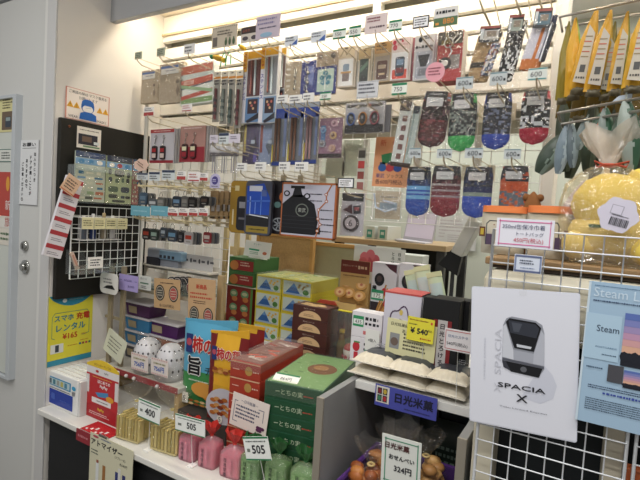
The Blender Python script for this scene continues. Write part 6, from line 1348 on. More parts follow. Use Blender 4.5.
# purple crate and senbei bags
t = T('purple_crate', 'dark purple cloth lined crate at the bottom of the grey shelf unit', 'crate', (-.358, 1.12, .8005))
pc = M('4a2a6a', .9, 0, .2, 40); wv, dv, hv = .135, .13, .10
mb = MB(); mb.box(-wv, wv, -dv, dv, 0, .006, pc); mb.box(-wv, -wv + .008, -dv, dv, .006, hv, pc, .002); mb.box(wv - .008, wv, -dv, dv, .006, hv, pc, .002); mb.box(-wv, wv, -dv, -dv + .008, .006, hv, pc, .002); mb.box(-wv, wv, dv - .008, dv, .006, hv, pc, .002); mb.build('box', t)
mb = MB(); mb.tube([(-wv, -dv, hv), (wv, -dv, hv), (wv, dv, hv), (-wv, dv, hv)], .006, M('5a3480', .9), 8, True); mb.build('hem', t)
def senbei(px, py, Y, w, h, l, cols, seed, n=46, dark=False):
    p = onY(px, py, Y); t = T('senbei_bag', l, 'bag', (min(-.285, max(-.425, p.x)), Y, .808), 'clear bags of rice crackers in the crate')
    rd = random.Random(seed); top = p.z - .808; nz = top * .7
    mb = MB()
    for i in range(n):
        a = rd.uniform(0, 6.28); r = w * .34 * rd.random() ** .5; z = .02 + (nz - .05) * (i / n)
        mb.ball((r * math.cos(a), r * math.sin(a) * .8 - .01, z + .02), .019, M(rd.choice(cols), .45), 9, (1, rd.uniform(.5, 1), rd.uniform(.5, .8)))
    mb.build('crackers', t)
    mb = MB(); sackmesh(mb, w, w * .85, top, nz, .08, CEL, CEL, seed, fanw=w * .85, rough=.06); mb.build('clear_bag', t)
    mb = MB(); mb.tube([(.008 * math.cos(a), .008 * math.sin(a), nz) for a in [2 * PI * j / 12 for j in range(12)]], .003, M('c9b07a', .4), 5, True); mb.build('tie', t)
br = ['8a4a24', 'a4602e', '6f3a1c', 'b5753c']
senbei(353, 434, 1.05, .112, .2, 'clear bag of brown rice crackers at left in the purple crate', br, 91)
senbei(369, 421, 1.17, .11, .22, 'clear bag of brown rice crackers behind the left one', br, 92)
senbei(402, 422, 1.09, .118, .22, 'clear bag of rice crackers behind the handwritten sign', ['9a6a3a', 'b58a50', '8a5a34'], 93)
senbei(428, 430, 1.15, .11, .2, 'clear bag of pale oval rice crackers right of the handwritten sign', ['b58a54', 'c49a62', 'a87a48'], 94)
cY = .985; cx, cz, w, h = RY(381, 438, 421, 488, cY)
t = T('price_card', 'handwritten rice cracker sign with green frame in the purple crate', 'price card', (cx, cY, cz), ry=-.03)
mb = MB(); mb.card(0, 0, w, h, M('d6d8d2', .6), 0, .002)
g = M('3f8a6a')
for (a, b, c, d) in ((0, .42, .86, .02), (-.4, 0, .025, .9), (.42, 0, .025, .9), (0, -.42, .86, .02)): mb.dec(a * w, b * h, c * w, d * h, g, -.0006)
mb.btext('日光米菓', -w * .1, h * .3, h * .14, M('4a2a2a'), -.001, w * .62); mb.btext('おせんべい', w * .02, h * .08, h * .12, INK, -.001, w * .64); mb.btext('324円', w * .06, -h * .14, h * .13, INK, -.001, w * .5); mb.build('card', t)
mb = MB(); mb.tube([(0, .006, 0), (0, .012, .895 - cz)], .0008, M('d8d8d4', .4)); mb.build('stand', t)
t = T('dark_packet', 'dark packet with pale print lying in the back of the grey shelf unit', 'packet', (-.31, 1.33, .802)); mb = MB(); mb.puff(0, 0, .19, lambda v: .17, .03, lambda u, v: M('24302a', .3), 10, 12, .001, 7); mb.build('packet', t)
mb = MB(); mb.scrib(.02, .1, .09, .06, 3, M('6a7a72'), -.032); mb.build('label', t)
# ================================================================== LEFT TIER GOODS
def storagebox(cx, Y, zb, w, d, h, label, body, rz=0):
    t = T('storage_box', label, 'storage box', (cx, Y, zb), 'stacked lidded storage boxes', rz=rz)
    mb = MB(); m = M(body, .3)
    vs = [(-w * .44, 0 + d * .03, 0), (w * .44, d * .03, 0), (w * .44, d * .94, 0), (-w * .44, d * .94, 0), (-w / 2, 0, h * .84), (w / 2, 0, h * .84), (w / 2, d, h * .84), (-w / 2, d, h * .84)]
    mb.add(vs, [(3, 2, 1, 0), (0, 1, 5, 4), (1, 2, 6, 5), (2, 3, 7, 6), (3, 0, 4, 7), (4, 5, 6, 7)], m)
    mb.build('tub', t)
    mb = MB(); mb.add([(-w * .34, -.002 + d * .02, h * .18), (-w * .02, -.002 + d * .02, h * .18), (-w * .02, -.003, h * .66), (-w * .36, -.003, h * .66)], [(0, 1, 2, 3)], M('a8987c', .6)); mb.build('label', t)
    mb = MB(); mb.box(-w * .52, w * .52, -.006, d + .006, h * .84, h * .98, M('c9c4c8', .35), .004); mb.build('lid', t)
Yk = 1.43
xa, xb = onY(124.5, 335, Yk).x, onY(149, 335, Yk).x
hb1 = (onY(137, 302, Yk).z - TZ) / 4 - .001
for k, (c, l) in enumerate((('4a4a50', 'dark lidded storage box at the foot of the left stack'), ('2f6f9c', 'blue lidded storage box, lower of two blue ones'), ('3478a6', 'blue lidded storage box, upper of two blue ones'), ('4a2450', 'purple lidded storage box on top of the left stack'))):
    storagebox((xa + xb) / 2, Yk, TZ + .001 + k * (hb1 + .001), xb - xa, .1, hb1, l, c)
Yf = 1.445; xa, xb = onY(147.5, 340, Yf).x, onY(178, 340, Yf).x
hb2 = (onY(160, 321, Yf).z - TZ) / 3 - .001
for k, (c, l) in enumerate((('6a4a3a', 'brown lidded storage box under the orange one'), ('9a5228', 'orange lidded storage box in the front stack'), ('4a2258', 'purple lidded storage box topping the front stack'))):
    storagebox((xa + xb) / 2, Yf, TZ + .001 + k * (hb2 + .001), xb - xa, .062, hb2, l, c)
# white wrapped domes with price cards
for k, (px, l) in enumerate(((148, 'white wrapped dome with dark oval print, left on the low riser'), (171, 'white wrapped dome partly hidden behind the blue snack bag'))):
    Yd = 1.365; x = onY(px, 355, Yd).x; z1 = onY(px, 337 + 6 * k, Yd).z
    r = .062; hd = z1 - TZ
    t = T('wrapped_dome', l, 'toy', (x, Yd, TZ + .001), 'white wrapped domes on the low riser')
    mb = MB(); mb.lathe([(r * .9, 0), (r, hd * .15), (r, hd * .45), (r * .94, hd * .64), (r * .76, hd * .82), (r * .46, hd * .95), (r * .08, hd)], M('cfced2', .4), n=24); mb.build('dome', t)
    mb = MB()
    for q, (zz, rr, n_) in enumerate(((.62, .955, 18), (.3, 1.0, 16), (.84, .72, 14))):
        for j in range(n_):
            a = 2 * PI * (j + q * .5) / n_; mb.ball((r * rr * math.cos(a), r * rr * math.sin(a), hd * zz), .0045, M('4a484c', .4), 6, (.9, .9, 1.3 if q < 2 else .8))
    mb.build('print', t)
    mb = MB(); mb.puff(0, 0, hd * 1.08, lambda v: r * 2.3, r * 1.05, lambda u, v: CRINK, 12, 12, .003, k, 0, pw=.5, df=lambda v: min(1, 1.25 - v)); mb.build('clear_bag', t)
    for s in (-.3, .3): 
        if k == 0 or s > 0: mb = MB(); mb.ball((r * s * 1.3 - .006, -.083, -.008), .008, M('d4d2d0', .5), 8); mb.build('bobble', t)
for k, (x0, y0, x1, y1, l) in enumerate(((131, 354, 148, 371, 'left 756 yen price card with pale dotted border on the low riser'), (151, 359, 168, 376, 'right 756 yen price card with pale dotted border on the low riser'))):
    Yc = 1.285; cx, cz, w, h = RY(x0, y0, x1, y1, Yc)
    t = T('price_card', l, 'price card', (cx, Yc, cz), 'price cards of the wrapped domes', ry=-.02)
    mb = MB(); mb.card(0, 0, w, h, M('ddd4cf', .6), 0, .002); mb.btext('756円', -w * .02, -h * .12, h * .3, M('3a5fae'), -.0006, w * .7)
    for j in range(9): mb.dec(-w * .42 + j * w * .105, h * .43, w * .06, h * .08, M('c89a9a'), -.0006); mb.dec(-w * .42 + j * w * .105, -h * .43, w * .06, h * .08, M('c89a9a'), -.0006)
    mb.scrib(0, h * .2, w * .7, h * .2, 1, M('8a8a5a'), -.0006); mb.build('card', t)
    mb = MB(); mb.box(-w * .4, w * .4, .0022, .008, -h * .2, -h * .1, WHITE); mb.build('clip', t)
Yc = 1.285; cx, cz, w, h = RY(104, 331, 126, 361, Yc)
t = T('info_card', 'tilted cream handwritten card at left end of the low riser', 'card', (cx, Yc, cz), ry=.36)
mb = MB(); mb.card(0, 0, w * .9, h * .84, M('cfd0bc', .6), 0, .002, .008); mb.scrib(0, 0, w * .62, h * .5, 4, M('3a3c38'), -.0006, .35); mb.build('card', t)
# wooden rack legs and shelf with badge boxes
WS = onY(140, 268, 1.52).z
t = T('wooden_rack', 'pale wooden rack carrying the tray of badges above the storage boxes', 'rack', (0, 1.5, TZ + .001))
for px in (108, 120):
    x = onY(px, 300, 1.33).x + .02; mb = MB(); zt = onY(px, 266, 1.33).z - TZ; mb.box(x - .012, x + .012, -.176, -.164, 0, zt, M('8f836c', .6, 0, .1, 20), .001); mb.build('leg', t)
xl = XL + .03; zz = onY(114, 318, 1.34).z - TZ
xr = onY(206, 280, 1.5).x
mb = MB(); mb.box(xl, onY(124, 318, 1.34).x, -.163, -.155, zz - .006, zz + .006, M('8f836c', .6, 0, .1, 20)); mb.build('crossbar', t)
z2 = onY(160, 288, 1.5).z - TZ
mb = MB(); mb.box(xl, xr, -.09, .085, z2 - .012, z2, M('a39a86', .6, 0, .1, 20), .001); mb.build('shelf', t)
mb = MB(); x = onY(228, 300, 1.5).x; mb.box(xr - .02, xr, -.006, .006, 0, z2 - .012, M('8f836c', .6, 0, .1, 20)); mb.build('leg', t)
zs = TZ + .001 + z2
# acrylic badge boxes on the shelf
def badgebox(px0, px1, Y, h, label, n, cols, seed):
    x0, x1 = onY(px0, 275, Y).x, onY(px1, 275, Y).x; w = x1 - x0
    t = T('badge_tray', label, 'tray', ((x0 + x1) / 2, Y, zs + .001), 'clear trays of round badges')
    mb = MB(); mb.box(-w / 2, w / 2, 0, .002, 0, h * .7, A2); mb.box(-w / 2, w / 2, .002, .14, 0, .002, A2); mb.box(-w / 2, -w / 2 + .002, .002, .14, .002, h * .7, A2); mb.box(w / 2 - .002, w / 2, .002, .14, .002, h * .7, A2); mb.build('tray', t)
    for i in range(n):
        tt = T('round_badge', 'round train badge standing in the ' + ('left' if seed == 1 else 'right') + ' clear badge tray', 'badge', ((x0 + x1) / 2 + (i - 1.2) * .011, Y + .012 + i * .022, zs + .004), 'round badges in the ' + ('left' if seed == 1 else 'right') + ' tray')
        r = h * .5
        mb = MB(); mb.disc(0, r, r, r, M('2b2a2c', .25), 0, .005, 24); mb.disc(0, r, r * .86, r * .86, M('b8b0a8', .3), -.0005, 0, 24); mb.disc(0, r, r * .76, r * .76, M(cols[i % len(cols)], .3), -.001, 0, 24); mb.text('東', 0, r, r * .8, M('c8c4c0'), -.0016, r); mb.build('face', tt)
badgebox(163, 181, 1.43, .068, 'clear tray of dark badges behind the two badge kraft card', 4, ['3a3a38', '3c3c40'], 1)
badgebox(183, 201, 1.43, .066, 'clear tray of red and dark badges behind the large kraft sign', 4, ['8a2a30', '33343a'], 2)
x0, x1 = onY(138, 275, 1.44).x, onY(163, 275, 1.44).x
t = T('acrylic_tray', 'low clear tray of white paper slips at left of the badge trays', 'tray', ((x0 + x1) / 2, 1.43, zs + .001)); w = x1 - x0
mb = MB(); mb.box(-w / 2, w / 2, 0, .002, 0, .03, A2); mb.box(-w / 2, w / 2, .002, .14, 0, .002, A2); mb.box(-w / 2, -w / 2 + .002, .002, .14, .002, .03, A2); mb.build('tray', t)
t = T('paper_slips', 'white paper slips lying in the low clear tray', 'paper', ((x0 + x1) / 2, 1.44, zs + .0035)); mb = MB()
for i in range(5): mb.box(-w * .44, w * .44, .002, .12, i * .004, i * .004 + .003, M('d4d2cc' if i % 2 else 'bdbab4', .6))
mb.build('slips', t)
# cards along the shelf front
def shelfcard(x0, y0, x1, y1, Y, name, label, fn, base, r=0, rot=0):
    cx, cz, w, h = RY(x0, y0, x1, y1, Y); t = T(name, label, 'card', (cx, Y, cz), ry=rot)
    mb = MB(); mb.card(0, 0, w, h, base, 0, .002, r); fn(mb, w, h); mb.build('card', t)
    mb = MB(); mb.box(-w * .2, w * .2, .002, min(.02, 1.409 - Y) if Y < 1.405 else .004, -h * .1, -h * .1 + .003, A2); mb.build('clip', t); return t
def f(mb, w, h): mb.scrib(-w * .05, h * .12, w * .5, h * .3, 2, M('6a6a68'), -.0006); mb.poly([(-w * .3, -h * .24), (w * .36, -h * .26), (w * .2, -h * .06), (-w * .1, -h * .1)], M('1f1f20'), -.0006, 0)
shelfcard(100, 273, 118, 294, 1.28, 'shaped_card', 'white leaf shaped card with dark train drawing at left of the lilac card', f, M('d8d5cf', .6), .024)
def f(mb, w, h): mb.text('HOLDER', -w * .02, h * .14, h * .13, M('35306a'), -.0006, w * .6); mb.line([(-w * .44, h * .14), (-w * .34, h * .14)], h * .02, M('35306a')); mb.line([(w * .34, h * .14), (w * .44, h * .14)], h * .02, M('35306a')); mb.text('各770円', w * .14, -h * .22, h * .16, M('2b285a'), -.0006, w * .56)
shelfcard(119, 275, 138, 291, 1.31, 'price_card', 'lilac card with dark blue writing on the wooden rack', f, M('a295c8', .6))
def f(mb, w, h): mb.text('缶バッジ', -w * .06, h * .3, h * .16, INK, -.0006, w * .66); mb.dec(0, -h * .02, w * .64, h * .1, M('5a7a64'), -.0006); mb.scrib(0, -h * .3, w * .5, h * .24, 2, INK, -.0006)
shelfcard(138, 276, 151, 290, 1.395, 'price_card', 'white card with green bar right of the lilac card', f, M('d2d4ce', .6))
def badge_art(mb, w, h, zc, r):
    for s, c in ((-1, '4a4a44'), (1, 'a8504a')):
        x = s * w * .26; mb.disc(x, zc, r * .82, r, M('2a2622'), -.0006, 0, 22); mb.disc(x, zc, r * .68, r * .84, M('b8aa98'), -.001, 0, 22); mb.disc(x, zc, r * .6, r * .74, M(c), -.0014, 0, 20)
        for q in range(3): mb.line([(x - r * .4, zc + (q - 1) * r * .3), (x + r * .4, zc + (q - 1) * r * .3)], r * .07, M('cbbfae'), -.0018)
def f(mb, w, h): mb.scrib(0, h * .36, w * .5, h * .08, 1, M('4a3a30'), -.0006); badge_art(mb, w, h, h * .02, h * .27); mb.text('各1320円税込', 0, -h * .4, h * .11, INK, -.0006, w * .86)
shelfcard(154, 279, 180, 309, 1.38, 'kraft_card', 'kraft card with one dark and one red badge priced 1320', f, M('bf9d74', .7), 0, -.06)
cx, cz, w, h = RY(188, 279, 215, 335, 1.40)
t = T('kraft_sign', 'tall kraft new product sign with two badge pictures beside the wooden post', 'sign', (cx, 1.40, cz), ry=-.05)
mb = MB(); mb.card(0, 0, w, h, M('c4a078', .7, 0, .06, 60), 0, .003); mb.btext('新商品', 0, h * .36, h * .08, M('b8402a'), -.0006, w * .62); mb.scrib(-w * .0, h * .2, w * .84, h * .14, 2, M('b8503a'), -.0006); mb.scrib(0, h * .08, w * .6, h * .07, 2, M('4a3a2c'), -.0006); badge_art(mb, w, h, -h * .14, h * .14); mb.text('各1320円税込', 0, -h * .38, h * .07, INK, -.0006, w * .84); mb.build('card', t)
mb = MB(); mb.box(-.03, .03, .0032, .0085, zs - cz - .012, zs - cz + .006, M('a8865c', .7)); mb.build('clip', t)
# train toys on the wall shelf
ZS2 = onY(160, 268, 1.56).z
x0, x1 = onY(147, 256, 1.54).x, onY(178, 256, 1.54).x
z_ = onY(162, 268, 1.54).z
t = T('train_toy_box', 'grey and pale blue train shaped pack lying on the wire grid shelf', 'toy', ((x0 + x1) / 2, 1.54, z_)); w = x1 - x0; h = onY(162, 243, 1.54).z - z_
mb = MB(); mb.box(-w / 2, w / 2, 0, .04, 0, h * .75, M('8b8f98', .4), .006); mb.box(-w * .05, w / 2 + .03, -.012, .03, h * .36, h * .72, M('7d9ab0', .4), .006); mb.build('body', t)
mb = MB(); mb.box(-w * .46, -w * .04, -.012, .0, 0, h * .4, M('2c2c34', .4), .004); 
for i in range(4): mb.box(-w * .02 + i * w * .13, w * .06 + i * w * .13, -.0128, -.012, h * .42, h * .54, M('33343c', .3))
mb.build('windows', t)
x0, x1 = onY(178, 262, 1.56).x, onY(212, 262, 1.56).x; z_ = onY(195, 270, 1.56).z; h = onY(195, 255, 1.56).z - z_; w = x1 - x0
t = T('label_strip', 'white strip with small printed labels behind the badge trays', 'card', ((x0 + x1) / 2, 1.565, z_))
mb = MB(); mb.card(0, h / 2, w, h, M('c4c3c2', .5), 0, .003)
for i in range(4): mb.disc(-w * .38 + i * w * .25, h * .6, w * .03, h * .16, M('4a4a50'), -.0006, 0, 12); mb.dec(-w * .27 + i * w * .25, h * .6, w * .1, h * .14, M('5a5a60'), -.0006)
mb.build('strip', t)
t = T('wall_shelf', 'narrow pale shelf fixed to the wire grid above the badge trays', 'shelf', (0, 0, 0)); xs0, xs1 = onY(140, 270, 1.56).x, onY(214, 270, 1.56).x
mb = MB(); mb.box(xs0, xs1, 1.525, 1.592, z_ - .008, z_ - .001, M('c9c4ba', .5)); mb.build('board', t)
mb = MB(); mb.box(xs0, xs1, 1.592, 1.596, z_ - .03, z_ + .02, M('c9c4ba', .5)); mb.build('bracket', t)
# wooden slat frame and far boards
x0, x1 = onY(224, 260, 2.0).x, onY(246, 260, 2.0).x
zt = onY(235, 228, 2.0).z
t = T('slatted_frame', 'pale wooden slatted frame standing behind the red and green boxes', 'frame', ((x0 + x1) / 2, 2.0, CZ + .001)); w = x1 - x0; h = zt - CZ
wd = M('d3bd8c', .6, 0, .08, 20)
for i in range(3):
    mb = MB(); x = -w / 2 + w * i / 2; mb.box(x - .013, x + .013, 0, .02, 0, h, wd, .002); mb.build('upright', t)
mb = MB(); mb.box(-w / 2, w / 2, .02, .034, h * .3, h * .36, wd); mb.box(-w / 2, w / 2, .02, .034, h * .8, h * .86, wd); mb.build('crossbar', t)
t = T('wooden_post', 'pale wooden post right of the tall kraft sign', 'post', (onY(219, 300, 1.45).x, 1.45, CZ + .001)); mb = MB(); h = onY(221, 276, 1.45).z - CZ; mb.box(-.014, .014, 0, .02, 0, h, M('a8926c', .6, 0, .1, 20), .002); mb.build('post', t)
def floorpanel(name, label, cat, px0, py0, px1, Y, face, frame, fw=.02):
    x0, x1 = onY(px0, 255, Y).x, onY(px1, 255, Y).x; zt = onY((px0 + px1) / 2, py0, Y).z; w = x1 - x0
    t = T(name, label, cat, ((x0 + x1) / 2, Y, 0.001))
    mb = MB(); mb.box(-w / 2 + fw, w / 2 - fw, -.006, .006, zt - .75, zt - fw, face); mb.build('panel', t)
    mb = MB(); mb.box(-w / 2, -w / 2 + fw, -.014, .014, 0, zt, frame, .002); mb.box(w / 2 - fw, w / 2, -.014, .014, 0, zt, frame, .002); mb.box(-w / 2 + fw, w / 2 - fw, -.014, .014, zt - fw, zt, frame, .002); mb.box(-w / 2 + fw, w / 2 - fw, -.014, .014, zt - .77, zt - .75, frame, .002); mb.build('frame', t)
floorpanel('cork_board', 'brown cork board in a wooden frame behind the yellow boxes', 'board', 257, 234, 314, 2.14, M('c09c6c', .9, 0, .25, 120), M('c89a5c', .6))
floorpanel('felt_board', 'greyish beige board with wooden frame right of the cork board', 'board', 312, 244, 372, 2.2, M('a8a284', .9, 0, .06, 80), M('c09458', .6))
# office things behind
OD = 2.25
x0, x1 = onY(366, 252, OD).x, onY(447, 252, OD).x; zt = onY(420, 244, OD).z
t = T('office_desk', 'wooden desk in the back room behind the shop display', 'desk', ((x0 + x1) / 2 - .1, OD, 0.001)); w = x1 - x0 + .2
mb = MB(); mb.box(-w / 2, w / 2, -.02, .5, zt - .028, zt, M('b59c78', .5, 0, .08, 15), .003); mb.build('top', t)
for s in (-1, 1):
    for y in (.02, .46): mb = MB(); mb.box(s * (w / 2 - .03) - .02, s * (w / 2 - .03) + .02, y - .02, y + .02, 0, zt - .028, M('3a3a3a', .5)); mb.build('leg', t)
mb = MB(); mb.box(-w * .05, w * .4, .3, .31, zt - .5, zt - .03, BLACK); mb.build('modesty_panel', t)
cx, cz, w, h = RY(402, 217, 432, 248, OD + .1)
t = T('laptop', 'pale lilac tilted screen on the back room desk', 'laptop', (cx, OD + .1, zt + .001), ry=.05)
mb = MB(); mb.box(-w / 2, w / 2, -.1, .02, 0, .01, M('c4c2c8', .4), .002); mb.build('base', t)
mb = MB(); mb.X = Matrix.Translation((0, .02, .01)) @ Matrix.Rotation(-.25, 4, 'X'); mb.box(-w / 2, w / 2, 0, .008, 0, h, M('b9b4be', .4), .002); mb.dec(0, h * .52, w * .92, h * .86, M('dcd2e4', .3), -.0006); mb.build('screen', t)
for k, (px, l) in enumerate(((369, 'teal and white binder left of two on the back room desk'), (382, 'teal and white binder right of two on the back room desk'))):
    a = onY(px, 240, OD + .05); t = T('binder', l, 'binder', (a.x, OD + .05, zt + .001), 'binders on the back room desk'); hb = onY(px, 226, OD + .05).z - zt
    mb = MB(); mb.box(-.028, .028, 0, .2, 0, hb, M('d2d6d0', .5), .002); mb.dec(0, hb * .42, .03, hb * .6, M('4a9a8a'), -.0006); mb.dec(0, hb * .46, .018, hb * .2, M('cfd8d2'), -.001); mb.build('cover', t)
t = T('carton', 'plain white carton on the back room floor stack behind the sweets poster', 'box', (onY(409, 263, OD - .1).x, OD - .15, 0.001)); mb = MB(); mb.box(-.08, .08, 0, .1, 0, onY(409, 255, OD - .15).z, M('cdd0ca', .6), .003); mb.build('carton', t)
for k, (x0, y0, x1, y1, l) in enumerate(((436, 215, 470, 243, 'faint printed paper pinned on the far office wall'), (444, 232, 476, 250, 'lower pale paper pinned on the far office wall'))):
    cx, cz, w, h = RY(x0, y0, x1, y1, 3.19 - .01 * k); t = T('wall_paper_sheet', l, 'paper', (cx, 3.19 - .01 * k, cz)); mb = MB(); mb.card(0, 0, w, h, M('d5d4d2', .7), 0, .003); mb.scrib(0, 0, w * .8, h * .7, 6, M('b9aeb0'), -.001, .4); mb.build('sheet', t)
TYt = 1.75
t = T('tablet_stand', 'white tablet tilted on a dark stand beside the canvas pouches', 'tablet', (onY(456, 270, TYt).x, TYt, SZ + .0005))
a, b = onY(458, 254, TYt), onY(476, 220, TYt); o_ = t.location
mb = MB(); d_ = (b - a); L_ = d_.length; ang = math.atan2(d_.x, d_.z)
mb.X = Matrix.Translation((a + b) / 2 - Vector(o_)) @ Matrix.Rotation(ang, 4, 'Y'); mb.box(-.022, .022, -.03, .05, -L_ / 2, L_ / 2, M('c4c3bc', .4), .004); mb.box(-.023, -.021, -.02, .04, -L_ * .42, L_ * .42, M('3a3c40', .2)); mb.build('tablet', t)
mb = MB(); p1 = onY(468, 232, TYt + .06) - Vector(o_); p2 = onY(438, 264, TYt + .06) - Vector(o_); p3 = onY(452, 270, TYt + .06) - Vector(o_)
mb.poly([(p1.x, p1.z), (p2.x, p2.z), (p3.x + .02, p3.z - .02)], M('17181a', .6), .06, .03); mb.build('stand', t)
mb = MB(); mb.box(-.1, .08, .02, .12, 0, .02, M('2a2b2e', .6), .004); mb.tube([(-.03, .075, .02), (-.03, .075, p3.z + .03)], .008, M('2a2b2e', .6)); mb.build('base', t)
# ================================================================== RIGHT STAND
GYr = .90
gl, gr = onY(480, 400, GYr).x, onY(631.5, 400, GYr).x
gt = onY(565, 233.5, GYr).z
t = T('wire_grid_panel', 'white wire grid at the front carrying the white train poster', 'wire grid', ((gl + gr) / 2, GYr, .40))
gw = gr - gl; gh = gt - .40
mb = MB(); grid(mb, -gw / 2, gw / 2, 0, gh, gw / 8, .0298, .0013, 0, M('dfe2e6', .4), .003); mb.build('grid', t)
for s in (-1, 1):
    mb = MB(); mb.box(s * gw * .4 - .03, s * gw * .4 + .03, -.06, .03, -.40, -.38, M('dfe2e6', .4)); mb.tube([(s * gw * .4, 0, -.39), (s * gw * .4, 0, 0)], .006, M('dfe2e6', .4)); mb.build('foot', t)
g2l = onY(637, 460, GYr).x
t = T('wire_grid_panel', 'second white wire grid cut by the right edge of the picture', 'wire grid', (gr + .012 + .15, GYr, .40))
mb = MB(); grid(mb, -.15, .15, 0, gh, .033, .0298, .0013, 0, M('dfe2e6', .4), .003); mb.build('grid', t)
mb = MB(); mb.box(-.12, .12, -.05, .008, -.40, -.38, WIRE); mb.tube([(0, 0, -.38), (0, 0, 0)], .006, WIRE); mb.build('foot', t)
# cabinet behind the grid
cr = M('c9c2ae', .5, 0, .04, 15)
SL = onY(560, 262, .99).z
t = T('cream_cabinet', 'cream cabinet with slatted wooden top behind the front wire grid', 'cabinet', (0, 0, 0))
mb = MB(); mb.box(-.165, .42, 1.02, 1.35, 0, SL - .03, M('10171b', .6)); mb.build('interior_shade_block', t)  # solid near-black block, the cabinet's inner shade put into its colour
mb = MB()
for (a, b) in ((-.175, -.135), (.045, .075), (.38, .42)): mb.box(a, b, .955, 1.018, 0, SL - .16, cr, .003)
mb.build('post', t)
mb = MB(); mb.box(-.178, .42, .94, 1.018, SL - .15, SL - .022, cr, .02); mb.build('front_roll', t, label='rounded cream front')
mb = MB()
for i in range(7): mb.box(-.178, .42, .95 + i * .058, .99 + i * .058, SL - .014, SL, M('8f7350', .6, 0, .15, 20), .002)
mb.box(-.17, .41, .955, 1.34, SL - .02, SL - .015, M('3a2c20', .7)); mb.build('slatted_top', t)
mb = MB(); mb.X = Matrix.Translation((0, 0, 0)); mb.box(-.12, .04, 1.0, 1.018, .92, .97, M('1f3340', .5), .004); mb.box(-.12, .04, 1.0, 1.018, .985, 1.0, M('3a4a50', .5), .004); mb.build('shelf_lip', t)
t = T('orange_packet', 'orange brown packet with dark writing cut by the right edge', 'packet', (onY(637, 455, .93).x + .02, .912, .95)); mb = MB(); mb.box(-.035, .05, 0, .02, 0, .22, M('a3522a', .5, 0, .1, 20), .004); mb.vtext('日光', -.022, .2, .022, M('3a1c14'), -.0006); mb.dec(.02, .12, .03, .05, M('c8b8a0'), -.0006); mb.build('packet', t)
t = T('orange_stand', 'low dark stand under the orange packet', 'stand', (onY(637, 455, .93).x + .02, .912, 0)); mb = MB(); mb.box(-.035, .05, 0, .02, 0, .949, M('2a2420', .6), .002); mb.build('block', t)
# train poster (clear file)
def corners(tl, tr, bl, br, Y): return [onY(*p, Y) for p in (tl, tr, bl, br)]
pY = .888
a, b, c, d = corners((471.5, 288), (579, 291), (469, 424), (579, 440), pY)
w = ((b.x - a.x) + (d.x - c.x)) / 2; h = ((a.z - c.z) + (b.z - d.z)) / 2
ctr = (a + b + c + d) / 4
t = T('train_poster', 'white clear file picturing a grey SPACIA X express train front, hung on the wire grid', 'poster', (ctr.x, pY, ctr.z), ry=-.06)
mb = MB(); mb.card(0, 0, w, h, M('d3d6e2', .25, spec=.5), 0, .003, .004); mb.dec(0, 0, w * .985, h * .985, M('d8dae4', .25), -.0004, .004)
X = lambda u: (u - .5) * w
Zz = lambda v: (.5 - v) * h
def pl(mb, pts, m, y): mb.poly([(X(u), Zz(v)) for u, v in pts], m, y, 0)
gy = M('b9bcc6', .35)
pl(mb, [(.69, .5), (.78, .57), (.82, .64), (.79, .73), (.68, .78), (.5, .76), (.6, .62)], M('c6c9d6', .3), -.0006)
pl(mb, [(.32, .26), (.35, .21), (.4, .195), (.62, .21), (.68, .235), (.7, .29), (.705, .54), (.65, .6), (.4, .585), (.315, .53)], M('8e919b', .3), -.0009)
pl(mb, [(.322, .27), (.345, .25), (.42, .43), (.425, .5), (.318, .49)], M('c6c9d2', .3), -.0012); pl(mb, [(.7, .3), (.672, .27), (.61, .44), (.605, .51), (.703, .515)], M('b2b5c0', .3), -.0012)
pl(mb, [(.42, .43), (.61, .44), (.605, .51), (.425, .5)], M('a2a5b0', .3), -.0012); pl(mb, [(.318, .495), (.704, .52), (.704, .535), (.318, .51)], M('5a5c66', .3), -.0014)
pl(mb, [(.345, .235), (.38, .208), (.62, .222), (.672, .255), (.61, .425), (.43, .415)], M('17181c', .2), -.0016)
pl(mb, [(.37, .222), (.62, .234), (.655, .262), (.63, .33), (.39, .31)], M('33363f', .2), -.0018); pl(mb, [(.4, .235), (.5, .24), (.47, .3), (.42, .3)], M('4a4e58', .2), -.0019)
pl(mb, [(.45, .385), (.59, .393), (.58, .41), (.455, .405)], M('c4c8d0', .3), -.002)
pl(mb, [(.345, .515), (.69, .535), (.66, .6), (.4, .585)], M('1a1b1f', .3), -.0016); mb.disc(X(.52), Zz(.558), w * .03, h * .02, M('5a5c62'), -.002, 0, 14)
pl(mb, [(.318, .512), (.35, .516), (.4, .58), (.33, .56)], M('3a3c44', .3), -.0018)
mb.btext('SPACIA', X(.5), Zz(.69), h * .032, M('23242a'), -.0018, None, w * .44); mb.btext('X', X(.51), Zz(.765), h * .05, M('23242a'), -.0018, None, w * .1); mb.text('Tobu Limited Express', X(.52), Zz(.845), h * .013, M('5a5c66'), -.0018, None, w * .44)
lt = M('c2c4ce', .4)

mbv = mb; mbv.X = Matrix.Translation((X(.275), 0, Zz(.52))) @ Matrix.Rotation(-PI / 2, 4, 'Y')
mbv.text('X  SPACIA', 0, 0, w * .06, lt, -.0012, None, h * .46); mbv.text('LIMITED EXPRESS', -h * .0, w * .13, w * .018, lt, -.0012, None, h * .3); mb.X = Matrix.Identity(4)
mb.build('sheet', t)
mb = MB(); mb.poly([(X(.46), Zz(-.005)), (X(.54), Zz(-.005)), (X(.53), Zz(.04)), (X(.47), Zz(.04))], clear('ffffff', .1, 0, 1, .1), -.002, .001); mb.build('tape', t)
